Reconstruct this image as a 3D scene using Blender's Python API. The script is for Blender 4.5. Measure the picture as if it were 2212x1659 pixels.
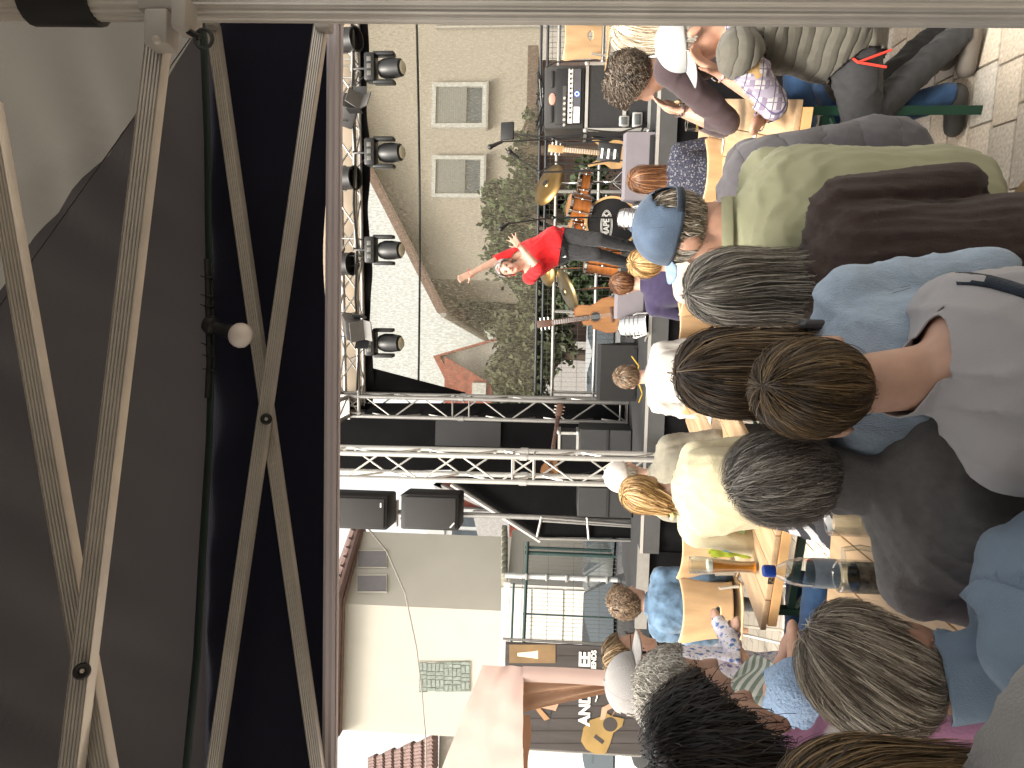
import bpy, bmesh, math, random
import numpy as np
from mathutils import Vector, Matrix, noise
random.seed(7); np.random.seed(7)
R = math.radians
sc = bpy.context.scene
for o in list(bpy.data.objects): bpy.data.objects.remove(o)

# ---------------------------------------------------------------- camera (phone held sideways: picture lies on its side)
FPX = 1536.0                         # focal length in units of a 2212 x 1659 picture
PITCH, ROLL = math.atan(109 / FPX), R(1.3)
CAM = Vector((0, 0, 1.65))
FWD = Vector((0, math.cos(PITCH), math.sin(PITCH)))
U0 = Vector((0, -math.sin(PITCH), math.cos(PITCH))); R0 = Vector((1, 0, 0))
RT = R0 * math.cos(ROLL) + U0 * math.sin(ROLL)
UP = U0 * math.cos(ROLL) - R0 * math.sin(ROLL)
cam_d = bpy.data.cameras.new('camera'); cam = bpy.data.objects.new('camera', cam_d)
sc.collection.objects.link(cam); sc.camera = cam
cam_d.sensor_fit = 'HORIZONTAL'; cam_d.sensor_width = 36.0; cam_d.lens = 36.0 * FPX / 2212.0
cam_d.clip_start = 0.02; cam_d.clip_end = 600
m3 = Matrix((-UP, RT, -FWD)).transposed()
cam.matrix_world = Matrix.Translation(CAM) @ m3.to_4x4()

# ---------------------------------------------------------------- sky, sun, exposure (bright hazy daylight)
SUN_AZ, SUN_EL = R(-140), R(54)       # azimuth from straight ahead, negative = left
w = bpy.data.worlds.new('World'); sc.world = w; w.use_nodes = True
wn = w.node_tree; bgn = wn.nodes['Background']
sky = wn.nodes.new('ShaderNodeTexSky'); sky.sky_type = 'NISHITA'; sky.sun_disc = False
sky.sun_elevation = SUN_EL; sky.sun_rotation = SUN_AZ
sky.air_density = 1.0; sky.dust_density = 7.0; sky.ozone_density = 0.6; sky.altitude = 100
hz_ = wn.nodes.new('ShaderNodeHueSaturation'); hz_.inputs['Saturation'].default_value = .22      # milky hazy sky
tint = wn.nodes.new('ShaderNodeMixRGB'); tint.blend_type = 'MULTIPLY'; tint.inputs[0].default_value = 1; tint.inputs[2].default_value = (1, .955, .87, 1)
wn.links.new(sky.outputs[0], hz_.inputs['Color']); wn.links.new(hz_.outputs[0], tint.inputs[1]); wn.links.new(tint.outputs[0], bgn.inputs[0]); bgn.inputs[1].default_value = 0.15
sl = bpy.data.lights.new('sun', 'SUN'); sun = bpy.data.objects.new('sun', sl); sc.collection.objects.link(sun)
sl.energy = 1.15; sl.angle = R(16); sl.color = (1.0, 0.95, 0.87)
sd = Vector((math.sin(SUN_AZ) * math.cos(SUN_EL), math.cos(SUN_AZ) * math.cos(SUN_EL), math.sin(SUN_EL)))
sun.rotation_euler = (-sd).to_track_quat('-Z', 'Y').to_euler()
vs = sc.view_settings; vs.view_transform = 'Standard'; vs.look = 'None'; vs.gamma = 1; vs.use_curve_mapping = False
vs.exposure = 1.65
sc.cycles.max_bounces = 8; sc.cycles.transparent_max_bounces = 16; sc.cycles.caustics_reflective = False; sc.cycles.caustics_refractive = False
sc.cycles.use_denoising = True
try: sc.cycles.denoiser = 'OPENIMAGEDENOISE'
except Exception: pass

# ---------------------------------------------------------------- picture <-> place
def ray(xd, yd):
    u = (1659 - yd - 829.5) / FPX; v = (xd - 1106) / FPX
    return FWD + RT * u - UP * v
def P(xd, yd, dist):                 # the point seen at (xd, yd), 'dist' metres ahead
    d = ray(xd, yd); return CAM + d * (dist / d.y)
def G(xd, yd, z=0.0):                # the point seen at (xd, yd) that lies at height z
    d = ray(xd, yd); return CAM + d * ((z - CAM.z) / d.z)
def V(*a): return Vector(a)

# ---------------------------------------------------------------- materials
MATS = {}
def nd(nt, typ, **kw):
    n = nt.nodes.new(typ)
    for k, v in kw.items(): setattr(n, k, v)
    return n
def mat(name, col, rough=0.6, metal=0.0, var=0.12, vscale=8.0, bump=0.0, bscale=60.0, spec=0.4, coords='Object', stretch=(1,1,1), sss=0.0, trans=0.0, sheen=0.0, detail=4.0, alpha=None, emit=None):
    if name in MATS: return MATS[name]
    m = bpy.data.materials.new(name); m.use_nodes = True; nt = m.node_tree; L = nt.links
    b = nt.nodes['Principled BSDF']
    b.inputs['Roughness'].default_value = rough; b.inputs['Metallic'].default_value = metal
    b.inputs['Specular IOR Level'].default_value = spec
    if sss: b.inputs['Subsurface Weight'].default_value = sss; b.inputs['Subsurface Radius'].default_value = (.02, .008, .004)
    if trans: b.inputs['Transmission Weight'].default_value = trans
    if sheen: b.inputs['Sheen Weight'].default_value = sheen
    if alpha is not None: b.inputs['Alpha'].default_value = alpha
    if emit: b.inputs['Emission Color'].default_value = (*emit[0], 1); b.inputs['Emission Strength'].default_value = emit[1]
    tc = nd(nt, 'ShaderNodeTexCoord'); mp = nd(nt, 'ShaderNodeMapping'); mp.inputs['Scale'].default_value = stretch
    L.new(tc.outputs[coords], mp.inputs[0])
    if var:
        n = nd(nt, 'ShaderNodeTexNoise'); n.inputs['Scale'].default_value = vscale; n.inputs['Detail'].default_value = detail
        L.new(mp.outputs[0], n.inputs['Vector'])
        r = nd(nt, 'ShaderNodeValToRGB')
        r.color_ramp.elements[0].position = .3; r.color_ramp.elements[1].position = .7
        r.color_ramp.elements[0].color = (*[c * (1 - var) for c in col], 1); r.color_ramp.elements[1].color = (*[min(1, c * (1 + var)) for c in col], 1)
        L.new(n.outputs['Fac'], r.inputs[0]); L.new(r.outputs[0], b.inputs['Base Color'])
    else: b.inputs['Base Color'].default_value = (*col, 1)
    if bump:
        n2 = nd(nt, 'ShaderNodeTexNoise'); n2.inputs['Scale'].default_value = bscale; n2.inputs['Detail'].default_value = 3
        L.new(mp.outputs[0], n2.inputs['Vector'])
        bp = nd(nt, 'ShaderNodeBump'); bp.inputs['Strength'].default_value = bump; bp.inputs['Distance'].default_value = .01
        L.new(n2.outputs['Fac'], bp.inputs['Height']); L.new(bp.outputs[0], b.inputs['Normal'])
    MATS[name] = m; return m
def bsdf(m): return m.node_tree.nodes['Principled BSDF']
def srgb(r, g, b): 
    f = lambda c: (c / 255 / 12.92) if c < 10 else ((c / 255 + .055) / 1.055) ** 2.4
    return (f(r), f(g), f(b))

# ---------------------------------------------------------------- mesh builder
def wm(o):
    m = o.matrix_basis.copy()
    while o.parent: o = o.parent; m = o.matrix_basis @ m
    return m
class MB:
    def __init__(s): s.v = []; s.f = []; s.mi = []
    def add(s, vs, fs, mi=0):
        k = len(s.v); s.v += [tuple(x) for x in vs]; s.f += [tuple(i + k for i in f) for f in fs]; s.mi += [mi] * len(fs); return s
    def box(s, c, size, rot=None, mi=0, taper=1.0):
        a, b, h = size[0] / 2, size[1] / 2, size[2] / 2; t = taper
        vs = [V(-a,-b,-h), V(a,-b,-h), V(a,b,-h), V(-a,b,-h), V(-a*t,-b*t,h), V(a*t,-b*t,h), V(a*t,b*t,h), V(-a*t,b*t,h)]
        if rot is not None: vs = [rot @ x for x in vs]
        c = V(*c); return s.add([x + c for x in vs], [(0,3,2,1), (4,5,6,7), (0,1,5,4), (1,2,6,5), (2,3,7,6), (3,0,4,7)], mi)
    def rbox(s, c, size, r=0.01, rot=None, mi=0):      # box with chamfered edges
        bm = bmesh.new(); bmesh.ops.create_cube(bm, size=1)
        for x in bm.verts: x.co = V(x.co.x * size[0], x.co.y * size[1], x.co.z * size[2])
        bmesh.ops.bevel(bm, geom=bm.edges[:], offset=min(r, min(size) * .45), segments=2, affect='EDGES', profile=.5)
        return s.bm(bm, c, rot, mi)
    def bm(s, bm, c=(0,0,0), rot=None, mi=0):
        bm.verts.index_update(); c = V(*c)
        vs = [((rot @ x.co) if rot is not None else x.co) + c for x in bm.verts]
        fs = [[x.index for x in f.verts] for f in bm.faces]; bm.free(); return s.add(vs, fs, mi)
    def cyl(s, p0, p1, r0, r1=None, n=12, cap=True, mi=0):
        p0, p1 = V(*p0), V(*p1); r1 = r0 if r1 is None else r1
        d = (p1 - p0).normalized(); a = d.orthogonal().normalized(); b = d.cross(a)
        vs = []
        for p, r in ((p0, r0), (p1, r1)):
            for i in range(n):
                t = 2 * math.pi * i / n; vs.append(p + (a * math.cos(t) + b * math.sin(t)) * r)
        fs = [(i, (i + 1) % n, n + (i + 1) % n, n + i) for i in range(n)]
        if cap: fs += [tuple(range(n - 1, -1, -1)), tuple(range(n, 2 * n))]
        return s.add(vs, fs, mi)
    def tube(s, pts, r, n=8, mi=0, cap=True, r1=None):
        pts = [V(*p) for p in pts]; m = len(pts); vs = []; ref = None
        for i, p in enumerate(pts):
            d = (pts[min(i + 1, m - 1)] - pts[max(i - 1, 0)]).normalized()
            if ref is None: a = d.orthogonal().normalized()
            else: a = (ref - d * ref.dot(d)).normalized()
            ref = a; b = d.cross(a); rr = r if r1 is None else r + (r1 - r) * i / (m - 1)
            for j in range(n):
                t = 2 * math.pi * j / n; vs.append(p + (a * math.cos(t) + b * math.sin(t)) * rr)
        fs = [(i * n + j, i * n + (j + 1) % n, (i + 1) * n + (j + 1) % n, (i + 1) * n + j) for i in range(m - 1) for j in range(n)]
        if cap: fs += [tuple(range(n - 1, -1, -1)), tuple(range((m - 1) * n, m * n))]
        return s.add(vs, fs, mi)
    def lathe(s, prof, c=(0,0,0), axis=(0,0,1), n=24, mi=0, cap=True):   # prof: (radius, height)
        c = V(*c); d = V(*axis).normalized(); a = d.orthogonal().normalized(); b = d.cross(a); vs = []
        for r, h in prof:
            for j in range(n):
                t = 2 * math.pi * j / n; vs.append(c + d * h + (a * math.cos(t) + b * math.sin(t)) * max(r, 1e-4))
        m = len(prof); fs = [(i * n + j, i * n + (j + 1) % n, (i + 1) * n + (j + 1) % n, (i + 1) * n + j) for i in range(m - 1) for j in range(n)]
        if cap: fs += [tuple(range(n - 1, -1, -1)), tuple(range((m - 1) * n, m * n))]
        return s.add(vs, fs, mi)
    def prism(s, poly, d, mi=0):       # polygon extruded by vector d
        d = V(*d); n = len(poly); vs = [V(*p) for p in poly] + [V(*p) + d for p in poly]
        return s.add(vs, [tuple(range(n - 1, -1, -1)), tuple(range(n, 2 * n))] + [(i, (i + 1) % n, n + (i + 1) % n, n + i) for i in range(n)], mi)
    def quad(s, a, b, c, d, mi=0): return s.add([a, b, c, d], [(0, 1, 2, 3)], mi)
    def sheet(s, fn, nu, nv, mi=0):     # grid from fn(u, v)
        vs = [fn(i / nu, j / nv) for j in range(nv + 1) for i in range(nu + 1)]
        return s.add(vs, [(j*(nu+1)+i, j*(nu+1)+i+1, (j+1)*(nu+1)+i+1, (j+1)*(nu+1)+i) for j in range(nv) for i in range(nu)], mi)
    def ball(s, c, r, n=12, m=8, rot=None, mi=0):
        r = V(r, r, r) if not hasattr(r, '__len__') else V(*r); c = V(*c); vs = []
        for i in range(m + 1):
            t = math.pi * i / m
            for j in range(n):
                f = 2 * math.pi * j / n; x = V(r.x * math.sin(t) * math.cos(f), r.y * math.sin(t) * math.sin(f), r.z * math.cos(t))
                vs.append(c + (rot @ x if rot is not None else x))
        return s.add(vs, [(i*n+j, (i+1)*n+j, (i+1)*n+(j+1)%n, i*n+(j+1)%n) for i in range(m) for j in range(n)], mi)
    def build(s, name, mats, parent=None, world=False, smooth=True, angle=38, solid=0):
        me = bpy.data.meshes.new(name); vs = s.v
        if world and parent is not None:
            inv = wm(parent).inverted(); vs = [tuple(inv @ V(*x)) for x in vs]
        me.from_pydata(vs, [], s.f); me.validate()
        bm = bmesh.new(); bm.from_mesh(me); bmesh.ops.remove_doubles(bm, verts=bm.verts, dist=1e-5)
        bmesh.ops.recalc_face_normals(bm, faces=bm.faces); 
        if smooth:
            ca = math.cos(R(angle))
            for f in bm.faces: f.smooth = True
            for e in bm.edges:
                if len(e.link_faces) == 2 and e.link_faces[0].normal.dot(e.link_faces[1].normal) < ca: e.smooth = False
        mi = s.mi; bm.faces.ensure_lookup_table()
        bm.to_mesh(me); bm.free()
        if not isinstance(mats, (list, tuple)): mats = [mats]
        for m in mats: me.materials.append(m)
        if len(mats) > 1 and len(me.polygons) == len(mi): me.polygons.foreach_set('material_index', mi)
        o = bpy.data.objects.new(name, me); sc.collection.objects.link(o)
        if parent is not None: o.parent = parent
        if solid:
            md = o.modifiers.new('solid', 'SOLIDIFY'); md.thickness = solid; md.offset = 0
        return o
def tag(o, label=None, cat=None, group=None, kind=None):
    if label: o['label'] = label
    if cat: o['category'] = cat
    if group: o['group'] = group
    if kind: o['kind'] = kind
    return o
def thing(name, label, cat, loc=(0,0,0), rz=0.0, group=None, rot=None):
    o = bpy.data.objects.new(name, None); sc.collection.objects.link(o); o.empty_display_size = .1
    o.location = loc; o.rotation_euler = rot if rot is not None else (0, 0, rz); return tag(o, label, cat, group)
def copy_tree(o, parent=None):
    c = o.copy(); sc.collection.objects.link(c)
    if parent is not None: c.parent = parent
    for ch in list(o.children): copy_tree(ch, c)
    return c
def face_rot(d, up=V(0,0,1)):          # rotation whose local Y looks along d and Z close to up
    y = V(*d).normalized(); x = y.cross(up).normalized(); z = x.cross(y); return Matrix((x, y, z)).transposed()
def text(body, name, m, size, loc, rot, parent=None, extrude=.002, align='CENTER', bold=0.0, sx=1.0):
    cu = bpy.data.curves.new(name, 'FONT'); cu.body = body; cu.size = size; cu.extrude = extrude; cu.align_x = align; cu.align_y = 'CENTER'; cu.offset = bold
    t = bpy.data.objects.new('t', cu); sc.collection.objects.link(t); bpy.context.view_layer.update()
    me = bpy.data.meshes.new_from_object(t.evaluated_get(bpy.context.evaluated_depsgraph_get())); bpy.data.objects.remove(t)
    M = Matrix.Translation(V(*loc)) @ rot.to_4x4() @ Matrix.Diagonal((sx, 1, 1, 1))
    if parent is not None: M = wm(parent).inverted() @ M
    me.transform(M); me.materials.clear(); me.materials.append(m)
    o = bpy.data.objects.new(name, me); sc.collection.objects.link(o); o.parent = parent; return o
# ================================================================ ground
def brick_ground():
    m = bpy.data.materials.new('paving'); m.use_nodes = True; nt = m.node_tree; b = bsdf(m); L = nt.links
    tc = nd(nt, 'ShaderNodeTexCoord'); mp = nd(nt, 'ShaderNodeMapping'); L.new(tc.outputs['Object'], mp.inputs[0])
    mp.inputs['Rotation'].default_value = (0, 0, R(9))
    bk = nd(nt, 'ShaderNodeTexBrick'); bk.inputs['Scale'].default_value = 1.0; bk.inputs['Brick Width'].default_value = .31; bk.inputs['Row Height'].default_value = .165
    bk.inputs['Mortar Size'].default_value = .004; bk.inputs['Color1'].default_value = (.34, .30, .245, 1); bk.inputs['Color2'].default_value = (.33, .29, .235, 1); bk.inputs['Mortar'].default_value = (.10, .085, .07, 1)
    L.new(mp.outputs[0], bk.inputs['Vector'])
    n = nd(nt, 'ShaderNodeTexNoise'); n.inputs['Scale'].default_value = 90; L.new(tc.outputs['Object'], n.inputs['Vector'])
    mx = nd(nt, 'ShaderNodeMixRGB'); mx.blend_type = 'MULTIPLY'; mx.inputs[0].default_value = .5
    L.new(bk.outputs['Color'], mx.inputs[1]); L.new(n.outputs['Color'], mx.inputs[2]); L.new(mx.outputs[0], b.inputs['Base Color']); b.inputs['Roughness'].default_value = .9
    return m
g = MB(); g.add([(-150, -40, -.014), (150, -40, -.014), (150, 300, -.014), (-150, 300, -.014)], [(0, 1, 2, 3)])
ground = tag(g.build('ground', brick_ground(), smooth=False), 'pale stone block paving of the festival square', kind='structure')
slab_m = [mat('slab_%d' % i, c, .9, var=.22, vscale=70, bump=.35, bscale=220) for i, c in enumerate([(.56, .485, .39), (.51, .45, .37), (.60, .52, .415), (.54, .495, .43)])]
def slab_mesh(i, sx, sy):
    mb = MB(); mb.rbox((0, 0, -.0125), (sx, sy, .025), .004)
    o = mb.build('slab', slab_m[i]); me = o.data; bpy.data.objects.remove(o); return me
slabs = {(i, q): slab_mesh(i, sx, .155) for i in range(4) for q, sx in enumerate((.30, .22, .38))}
rr = random.Random(3); th = R(-9); cA, sA = math.cos(th), math.sin(th)
for (x0, x1, y0, y1) in ((.45, 2.9, 2.25, 4.3), (-2.5, -.35, 3.1, 5.3)):
    k = 0; v = y0
    while v < y1:
        u = x0 - rr.random() * .3
        while u < x1:
            q = rr.choice((0, 0, 1, 2)); sx = (.30, .22, .38)[q]
            px, py = u + sx / 2, v; cx, cy = (x0 + x1) / 2, (y0 + y1) / 2
            o = bpy.data.objects.new('paving_slab', slabs[(rr.randrange(4), q)]); sc.collection.objects.link(o); o.parent = ground
            o.location = (cx + (px - cx) * cA - (py - cy) * sA, cy + (px - cx) * sA + (py - cy) * cA, rr.uniform(-.003, .001)); o.rotation_euler = (0, 0, th)
            u += sx + .008
        v += .163

# ================================================================ pop-up tent the photographer stands under
alu = mat('ribbed_aluminium', (.58, .545, .50), .42, .45, var=.08, vscale=20, stretch=(1, 1, 1))
cast = mat('grey_plastic', (.40, .375, .35), .5, 0, var=.05)
blk = mat('black_plastic', (.012, .012, .013), .5, 0, var=.1)
def fabric(name, col, tl, ft=.25):
    m = mat(name, col, .85, var=.10, vscale=3, bump=.25, bscale=500, spec=.15); nt = m.node_tree; b = bsdf(m); o = nt.nodes['Material Output']
    t = nd(nt, 'ShaderNodeBsdfTranslucent'); t.inputs[0].default_value = (*tl, 1); mx = nd(nt, 'ShaderNodeMixShader'); mx.inputs[0].default_value = ft
    nt.links.new(b.outputs[0], mx.inputs[1]); nt.links.new(t.outputs[0], mx.inputs[2]); nt.links.new(mx.outputs[0], o.inputs[0]); return m
roof_f = fabric('tent_roof_fabric', (.050, .046, .048), (.026, .023, .023), .45); roof_lit_f = fabric('tent_roof_fabric_lit', (.115, .107, .098), (.085, .078, .068), .5)  # second, paler copy of the roof cloth: the right panel's brighter light painted in
navy_f = fabric('tent_navy_fabric', (.008, .008, .013), (.008, .008, .015), .3)
def ribbar(mb, p0, p1, wd, th, view, n=6):
    p0, p1 = V(*p0), V(*p1); d = (p1 - p0).normalized(); s = d.cross(V(*view)).normalized(); f = s.cross(d).normalized()
    if f.dot(CAM - p0) < 0: f = -f
    prof = []
    for i in range(n * 4 + 1):
        t = -.5 + i / (n * 4); dep = th / 2 - (.0022 if (i % 4) in (2,) and 0 < i < n * 4 else 0)
        if i in (0, n * 4): dep -= .003
        prof.append((t * wd, dep))
    prof += [(wd / 2, -th / 2), (-wd / 2, -th / 2)]
    k = len(prof); vs = [p + s * a + f * b for p in (p0, p1) for a, b in prof]
    mb.add(vs, [(i, (i + 1) % k, k + (i + 1) % k, k + i) for i in range(k)] + [tuple(range(k)), tuple(range(2 * k - 1, k - 1, -1))])
tent = thing('pop_up_tent', 'dark pop-up tent with ribbed aluminium frame overhead at the near edge', 'tent', (.45, .835, 0))
a0, a1 = P(300, 4, .835), P(2212, 13, .835); dirp = (a1 - a0) / (a1.z - a0.z)
p_bot = a0 + dirp * (0 - a0.z); p_top = a0 + dirp * (2.5 - a0.z)
mb = MB(); n = 60; ax = (p_top - p_bot).normalized(); s1 = ax.orthogonal().normalized(); s2 = ax.cross(s1); vs = []
for p in (p_bot, p_top):
    for i in range(n):
        t = 2 * math.pi * i / n; rr_ = .0225 - (.0012 if i % 3 == 0 else 0); vs.append(p + (s1 * math.cos(t) + s2 * math.sin(t)) * rr_)
mb.add(vs, [(i, (i + 1) % n, n + (i + 1) % n, n + i) for i in range(n)]); mb.build('pole', alu, tent, True, angle=20)
mb = MB(); mb.cyl(p_bot, p_bot + V(0, 0, .02), .06, n=16); mb.build('foot', cast, tent, True)
mb = MB(); mb.tube([a0 + dirp * (P(x, 4, .835).z - a0.z) for x in (212, 180, 140, 100, 66)], .0285, 16); mb.build('velcro_strap', blk, tent, True)
f1 = P(600, 20, 1.36); mb = MB(); mb.cyl((f1.x + .03, 1.36, 0), (f1.x + .03, 1.36, 2.36), .021, n=10); mb.build('pole', alu, tent, True)
view = FWD
def bar(x0, y0, x1, y1, d0, d1, wpx, ext0=0, ext1=0):
    p0, p1 = P(x0, y0, d0), P(x1, y1, d1); e = (p1 - p0)
    mb = MB(); ribbar(mb, p0 - e * ext0, p1 + e * ext1, wpx / FPX * d0, .018, view); return mb.build('scissor_bar', alu, tent, True, angle=20)
bar(342, 90, 154, 1659, .835, .835, 46, 0, .55)
bar(32, 549, 225, 1659, .862, .862, 46, .3, .9)
bar(693, 55, 462, 1659, 1.33, 1.33, 29, 0, .2)
bar(460, 55, 686, 1659, 1.355, 1.355, 28, 0, .2)
def bolt(x, y, d, r):
    c = P(x, y, d); f = (CAM - c).normalized(); mb = MB(); mb.lathe([(r * FPX ** 0, 0), (r, .006), (r * .8, .011), (r * .45, .0115), (r * .42, .006)], c, f, 20); o = mb.build('pivot_bolt', blk, tent, True)
    mb = MB(); mb.lathe([(r * .36, .004), (r * .34, .010), (r * .2, .012)], c, f, 10); mb.build('screw', alu, o, True)
bolt(177, 1450, .823, .010); bolt(575, 905, 1.318, .011)
def pbox(x0, x1, y0, y1, d, dep, m, name, r=.004):
    c = P((x0 + x1) / 2, (y0 + y1) / 2, d); mb = MB(); mb.rbox(c, ((y1 - y0) / FPX * d, dep, (x1 - x0) / FPX * d), r); return mb.build(name, m, tent, True)
b1 = pbox(322, 377, 28, 108, .815, .03, cast, 'corner_bracket'); pbox(320, 420, -60, 46, .83, .055, cast, 'corner_bracket'); pbox(381, 416, 0, 73, .80, .03, cast, 'slider_latch')
c = P(338, 86, .797); mb = MB(); mb.lathe([(.005, 0), (.005, .003), (.002, .004)], c, (CAM - c).normalized(), 12); mb.build('rivet', alu, b1, True)
c = P(440, 84, .80); mb = MB(); mb.tube([c + RT * (.008 * math.cos(t)) * 1.4 + UP * (.010 * math.sin(t)) for t in [i * math.pi / 8 for i in range(17)]], .0022, 6); mb.build('pull_ring', blk, tent, True)
mb = MB(); mb.tube([P(405, 66, .80), P(418, 74, .80), P(432, 80, .80)], .004, 6); mb.build('ring_cord', blk, tent, True)
pbox(445, 470, 30, 62, 1.34, .03, cast, 'corner_bracket'); pbox(683, 718, 30, 68, 1.32, .03, cast, 'corner_bracket')
# horizontal rail under the valance
rail_m = mat('rail_grey', (.52, .47, .50), .5, .1, var=.04, vscale=4)
mb = MB(); q0, q1 = P(721, -120, 1.38), P(709, 1800, 1.38)
ribbar(mb, q0, q1, .024, .012, view, 1); mb.build('eave_rail', rail_m, tent, True, angle=20)
mb = MB(); ribbar(mb, P(738, -120, 1.385), P(722.5, 1800, 1.385), .0075, .010, view, 1); mb.build('rail_lip', rail_m, tent, True, angle=20)
# valance and roof
Cc, Lc = P(450, 20, 1.405), P(436, 2700, 1.405)
def valance(u, v):
    p = P(432 - 6 * u, -60 + 2800 * u, 1.41).lerp(P(712 - 14 * u, -60 + 2800 * u, 1.40), v)
    p.y += (.012 + .018 * v) * noise.noise(V(u * 16, v * .7, 3)) + .02 * v * math.sin(u * 21); return p
mb = MB(); mb.sheet(valance, 120, 10); mb.build('valance', navy_f, tent, True)
Pk = P(0, 650, 1.10); K = Cc + (Pk - Cc) * 2.6; K2 = K + V(-1.3, 0, 0)
def sag(p, u, v, k=.03):
    w_ = math.sin(math.pi * min(1, max(0, v))) * .9 + .1
    return p + V(0, 0, w_ * (2 * k * noise.noise(p * 2.2) + .055 * (abs(noise.noise(V(p.x * 3.0 - p.y * 2.0, p.y * 1.1 + p.x, 7))) - .3) + .035 * (abs(noise.noise(V((p.x + p.y) * 5.5, (p.x - p.y) * 1.2, 2))) - .3)))
mb = MB(); mb.sheet(lambda u, v: sag(Cc.lerp(Lc, u).lerp(K.lerp(K2, u), v), u, v), 160, 70); mb.build('roof_panel', roof_f, tent, True)
Bc = Cc + V(.05, -2.6, .05)
mb = MB(); mb.sheet(lambda u, v: sag(Cc.lerp(Bc, u).lerp(K.lerp(K + V(0, -.9, 0), u), v), u, v), 100, 70); mb.build('roof_panel', roof_lit_f, tent, True)
mb = MB(); mb.sheet(lambda u, v: sag(Bc.lerp(Lc + V(0, -2.6, 0), u).lerp((K + V(0, -.9, 0)).lerp(K2 + V(0, -.9, 0), u), v), u, v), 20, 20); mb.build('roof_panel', roof_f, tent, True)
mb = MB(); mb.quad(K, K2, K2 + V(0, -.9, 0), K + V(0, -.9, 0)); mb.build('roof_panel', roof_f, tent, True)
mb = MB(); mb.sheet(lambda u, v: V(-2.6 + 3.4 * u, -1.19 + .03 * math.sin(u * 30), 2.45 * v), 60, 6); mb.build('added_shade_wall', navy_f, tent, True)  # unseen wall added behind the camera to darken the inside of the tent
mb = MB(); mb.tube([Cc.lerp(K, t) + V(-.004, -.01, -.012) for t in np.linspace(0, 1, 12)], .0012, 6); mb.build('hip_seam', roof_lit_f, tent, True)
# green strap along the eave
strap_m = mat('dark_green_webbing', (.012, .028, .020), .7, var=.1)
sp = [(428, -30), (440, 100), (448, 300), (450, 500), (455, 690), (457, 770), (452, 950), (437, 1200), (425, 1420), (398, 1700)]
mb = MB(); pts = []
for i, (x, y) in enumerate(sp):
    h = 6 if i < 7 else 7
    pts += [P(x - h, y, 1.31), P(x + h, y, 1.30)]
mb.add(pts, [(2*i, 2*i+1, 2*i+3, 2*i+2) for i in range(len(sp) - 1)]); mb.build('eave_strap', strap_m, tent, True, solid=.003)
# festoon lamp
fl = thing('festoon_lamp', 'white round bulb in a black festoon socket hanging from the tent strap', 'lamp', P(455, 700, 1.29))
c0, c1 = P(448, 700, 1.29), P(530, 728, 1.29); ax = (c1 - c0).normalized(); ln = (c1 - c0).length
sk = MB(); sk.lathe([(.014, -.004), (.018, .004), (.017, .012), (.0105, .016), (.0105, .034), (.0125, .037), (.0135, .044), (.0145, .046), (.0145, .052), (.012, .054)], c0, ax, 24); sk.build('socket', blk, fl, True)
bulb_m = mat('opal_glass', (.72, .66, .64), .25, var=0, spec=.5)
bl = MB(); bl.lathe([(.010, .046), (.014, .050), (.0205, .056), (.0235, .064), (.0235, .072), (.020, .080), (.012, .086), (.001, .088)], c0, ax, 28); bl.build('bulb', bulb_m, fl, True)
cb = MB(); cb.tube([P(x - 2, y, 1.297) for x, y in ((449, 560), (451, 620), (452, 700), (454, 780), (450, 860))], .0055, 8); cb.build('cable', blk, fl, True)
for (x, y) in ((452, 600), (452, 640), (451, 662), (453, 745), (455, 770), (456, 800)):
    t = MB(); c = P(x, y, 1.297); t.lathe([(.0085, -.002), (.0085, .002)], c, RT, 10); t.cyl(c + UP * .006, c + UP * .016 + RT * .004, .0012, n=5); t.build('cable_tie', blk, fl, True)
# ================================================================ houses behind
plaster = mat('rough_plaster', (.27, .25, .222), .95, var=.16, vscale=26, bump=.9, bscale=45)
white_wall = mat('white_render', (.39, .372, .325), .9, var=.04, vscale=1.2, bump=.25, bscale=90)
tile_m = mat('brown_roof_tile', (.13, .085, .075), .85, var=.25, vscale=9)
red_tile = mat('red_roof_tile', (.20, .06, .042), .85, var=.3, vscale=5, bump=.5, bscale=12)
brick_red = mat('red_boards', (.30, .085, .06), .85, var=.2, vscale=6)
wood_dark = mat('dark_brown_boards', (.085, .055, .045), .8, var=.3, vscale=6, stretch=(1, 1, 8))
frame_w = mat('window_frame_white', (.33, .34, .34), .5, var=.04)
shut_m = mat('shutter_grey', (.24, .25, .25), .6, var=.06)
glass_m = mat('window_glass', (.05, .06, .07), .08, var=.2, vscale=3, spec=.8)
zinc = mat('zinc_gutter', (.30, .29, .28), .45, .6, var=.1)
DH = 17.0
house = thing('gabled_house', 'grey plastered gable house with two shuttered windows behind the stage', 'house', (P(1150, 300, DH).x, DH, 0))
lc = P(930, 603, DH); ap = P(690, 130, DH); rgt = 2 * ap.x - lc.x
zev = lc.z; y1_ = DH + 9
mb = MB(); mb.prism([(lc.x, DH, -.01), (rgt, DH, -.01), (rgt, DH, zev), (ap.x, DH, ap.z), (lc.x, DH, zev)], (0, 9, 0)); mb.build('wall', plaster, house, True, smooth=False)
sl_ = (ap.z - zev) / (ap.x - lc.x); ov = .85
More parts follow.
